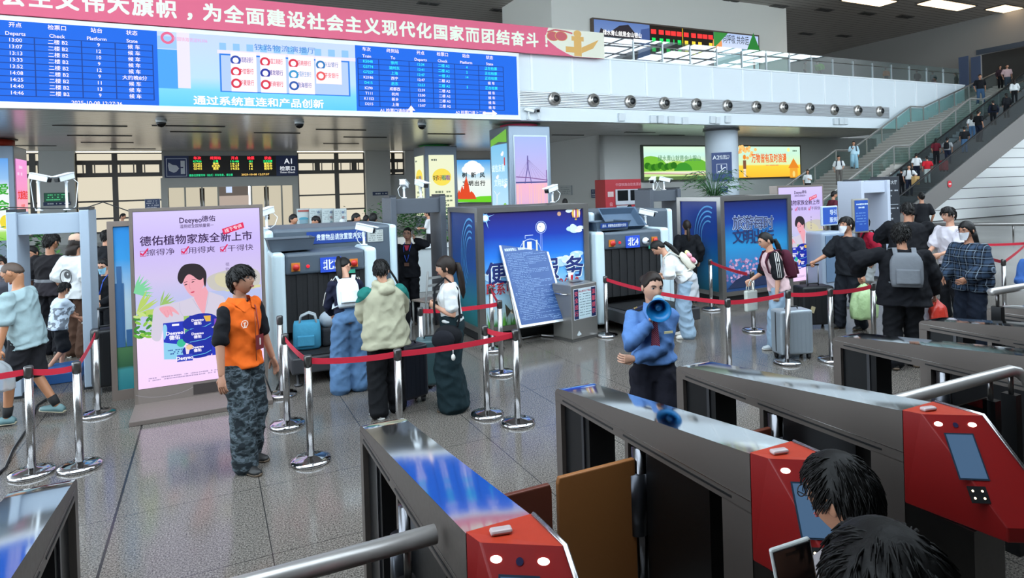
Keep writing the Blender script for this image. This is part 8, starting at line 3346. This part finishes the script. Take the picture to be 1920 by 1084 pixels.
for px, lab, c_ in ((1662, 'person in orange behind the upstairs glass railing', '#c86a34'), (1720, 'person in dark clothes behind the upstairs glass railing near the stairs', '#2a2c30'), (1750, 'person in grey behind the upstairs glass railing near the stairs', '#6a7074')):
    a = WY(px, 142, YF + 1.4)
    person(lab, Vector((a.x, a.y, PAR - .02)), 170, 1.15, 0, 1.1, 10, hair='short', top=dict(m=cloth(c_), sleeve=2), bottom=dict(m=BK), shoes=DSH, far=True, seed=72)

# ---------------------------------------------------------------- nearest, at the gates
pp = atD(1608, 900, 1.74)
h_ = tall(pp, 1606, 848)
GREYS = cloth('#8d8789', 16, .6)
p = person('man with glasses in a grey hooded top standing at the red reader head', pp, -138, h_, 0, 1.1, 2, head=(10, -6, 0), hands=((.2, -.3, .95), (-.2, -.3, .95)), curl=(.6, .4), hair='short',
           top=dict(name='hooded_top', m=GREYS, sleeve=1.98, sr=1.5, e=.035, hem=.85, hood=1), bottom=dict(m=BK), shoes=DSH, seed=80, fine=.42)
glasses(p)
ph_p = WD(1492, 1085, 1.16)
t = thing('phone', 'white cased phone held up by the nearest person, before the red reader head', 'phone', ph_p)
t.rotation_euler = (R(12), R(-14), R(-22))
PH = MB().bb((-.039, -.005, -.08), (.039, .005, .08), M('#cdd0cf', .35))
PH.build('case', t, .008, 3)
MB().bb((-.035, -.0062, -.076), (.035, -.004, .076), M('#2a2628', .12)).build('screen', t, .003)
MB().bb((-.012, -.0066, .06), (.012, -.0058, .066), BLACK).build('camera_slot', t)
pp = atD(1700, 1000, .98)
h_ = tall(pp, 1665, 948) - .045
lp = Matrix.Rotation(-(R(176) - HEAD), 3, 'Z') @ (ph_p - pp) / (h_ / 1.75)
p = person('nearest person with a large mass of black hair seen from behind at the bottom', pp, 176, h_, 0, 1.0, 2, head=(8, 10, 0), hands=((lp.x + .02, lp.y + .06, lp.z - .17), None), pole=((.9, .2, -.9), None), hdir=((-.1, -.3, 1), None), palm=((-.5, -.85, 0), None), curl=(.8, .4), hair='thick', hairc=HAIRC, top=dict(name='jacket', m=BK, sleeve=2, e=.04, hem=.85), bottom=dict(m=BK), shoes=DSH, seed=81, faced=False, fine=.42)

from mathutils import noise
# ---------------------------------------------------------------- fuse the bodies and garments
for o, vx, sm_, raw in FUSE:
    r_ = o.modifiers.new('fuse', 'REMESH')
    r_.mode = 'VOXEL'
    r_.voxel_size = vx
    r_.use_smooth_shade = True
    s_ = o.modifiers.new('relax', 'SMOOTH')
    s_.factor = .5
    s_.iterations = sm_
bpy.context.view_layer.update()
dg = bpy.context.evaluated_depsgraph_get()
done = []
for o, vx, sm_, raw in FUSE:
    me = bpy.data.meshes.new_from_object(o.evaluated_get(dg))
    if raw is not None:
        bm = bmesh.new()
        bm.from_mesh(me)
        bm.from_mesh(raw.data)
        bm.to_mesh(me)
        bm.free()
    me.name = o.name
    done.append((o, me, raw))
for o, me, raw in done:
    o.modifiers.clear()
    old = o.data
    mt = old.materials[0]
    o.data = me
    if not me.materials:
        me.materials.append(mt)
    for poly in me.polygons:
        poly.use_smooth = True
    if raw is None and len(me.vertices) > 3500:        # folds in the cloth
        n_ = len(me.vertices)
        sd = n_ % 97
        co, no = [0.0] * (3 * n_), [0.0] * (3 * n_)
        me.vertices.foreach_get('co', co)
        me.vertices.foreach_get('normal', no)
        for k in range(0, 3 * n_, 3):
            x, y, z = co[k:k + 3]
            f = noise.noise((x * 5 + sd, y * 5, z * 9 + x * 6))
            g = noise.noise((x * 13, y * 13 + sd, z * 15 - x * 9))
            a = .014 * (1 - 2 * abs(f)) + .006 * g - .005
            co[k] += no[k] * a
            co[k + 1] += no[k + 1] * a
            co[k + 2] += no[k + 2] * a
        me.vertices.foreach_set('co', co)
        me.update()
    bpy.data.meshes.remove(old)
    if raw is not None:
        rm = raw.data
        bpy.data.objects.remove(raw)
        bpy.data.meshes.remove(rm)
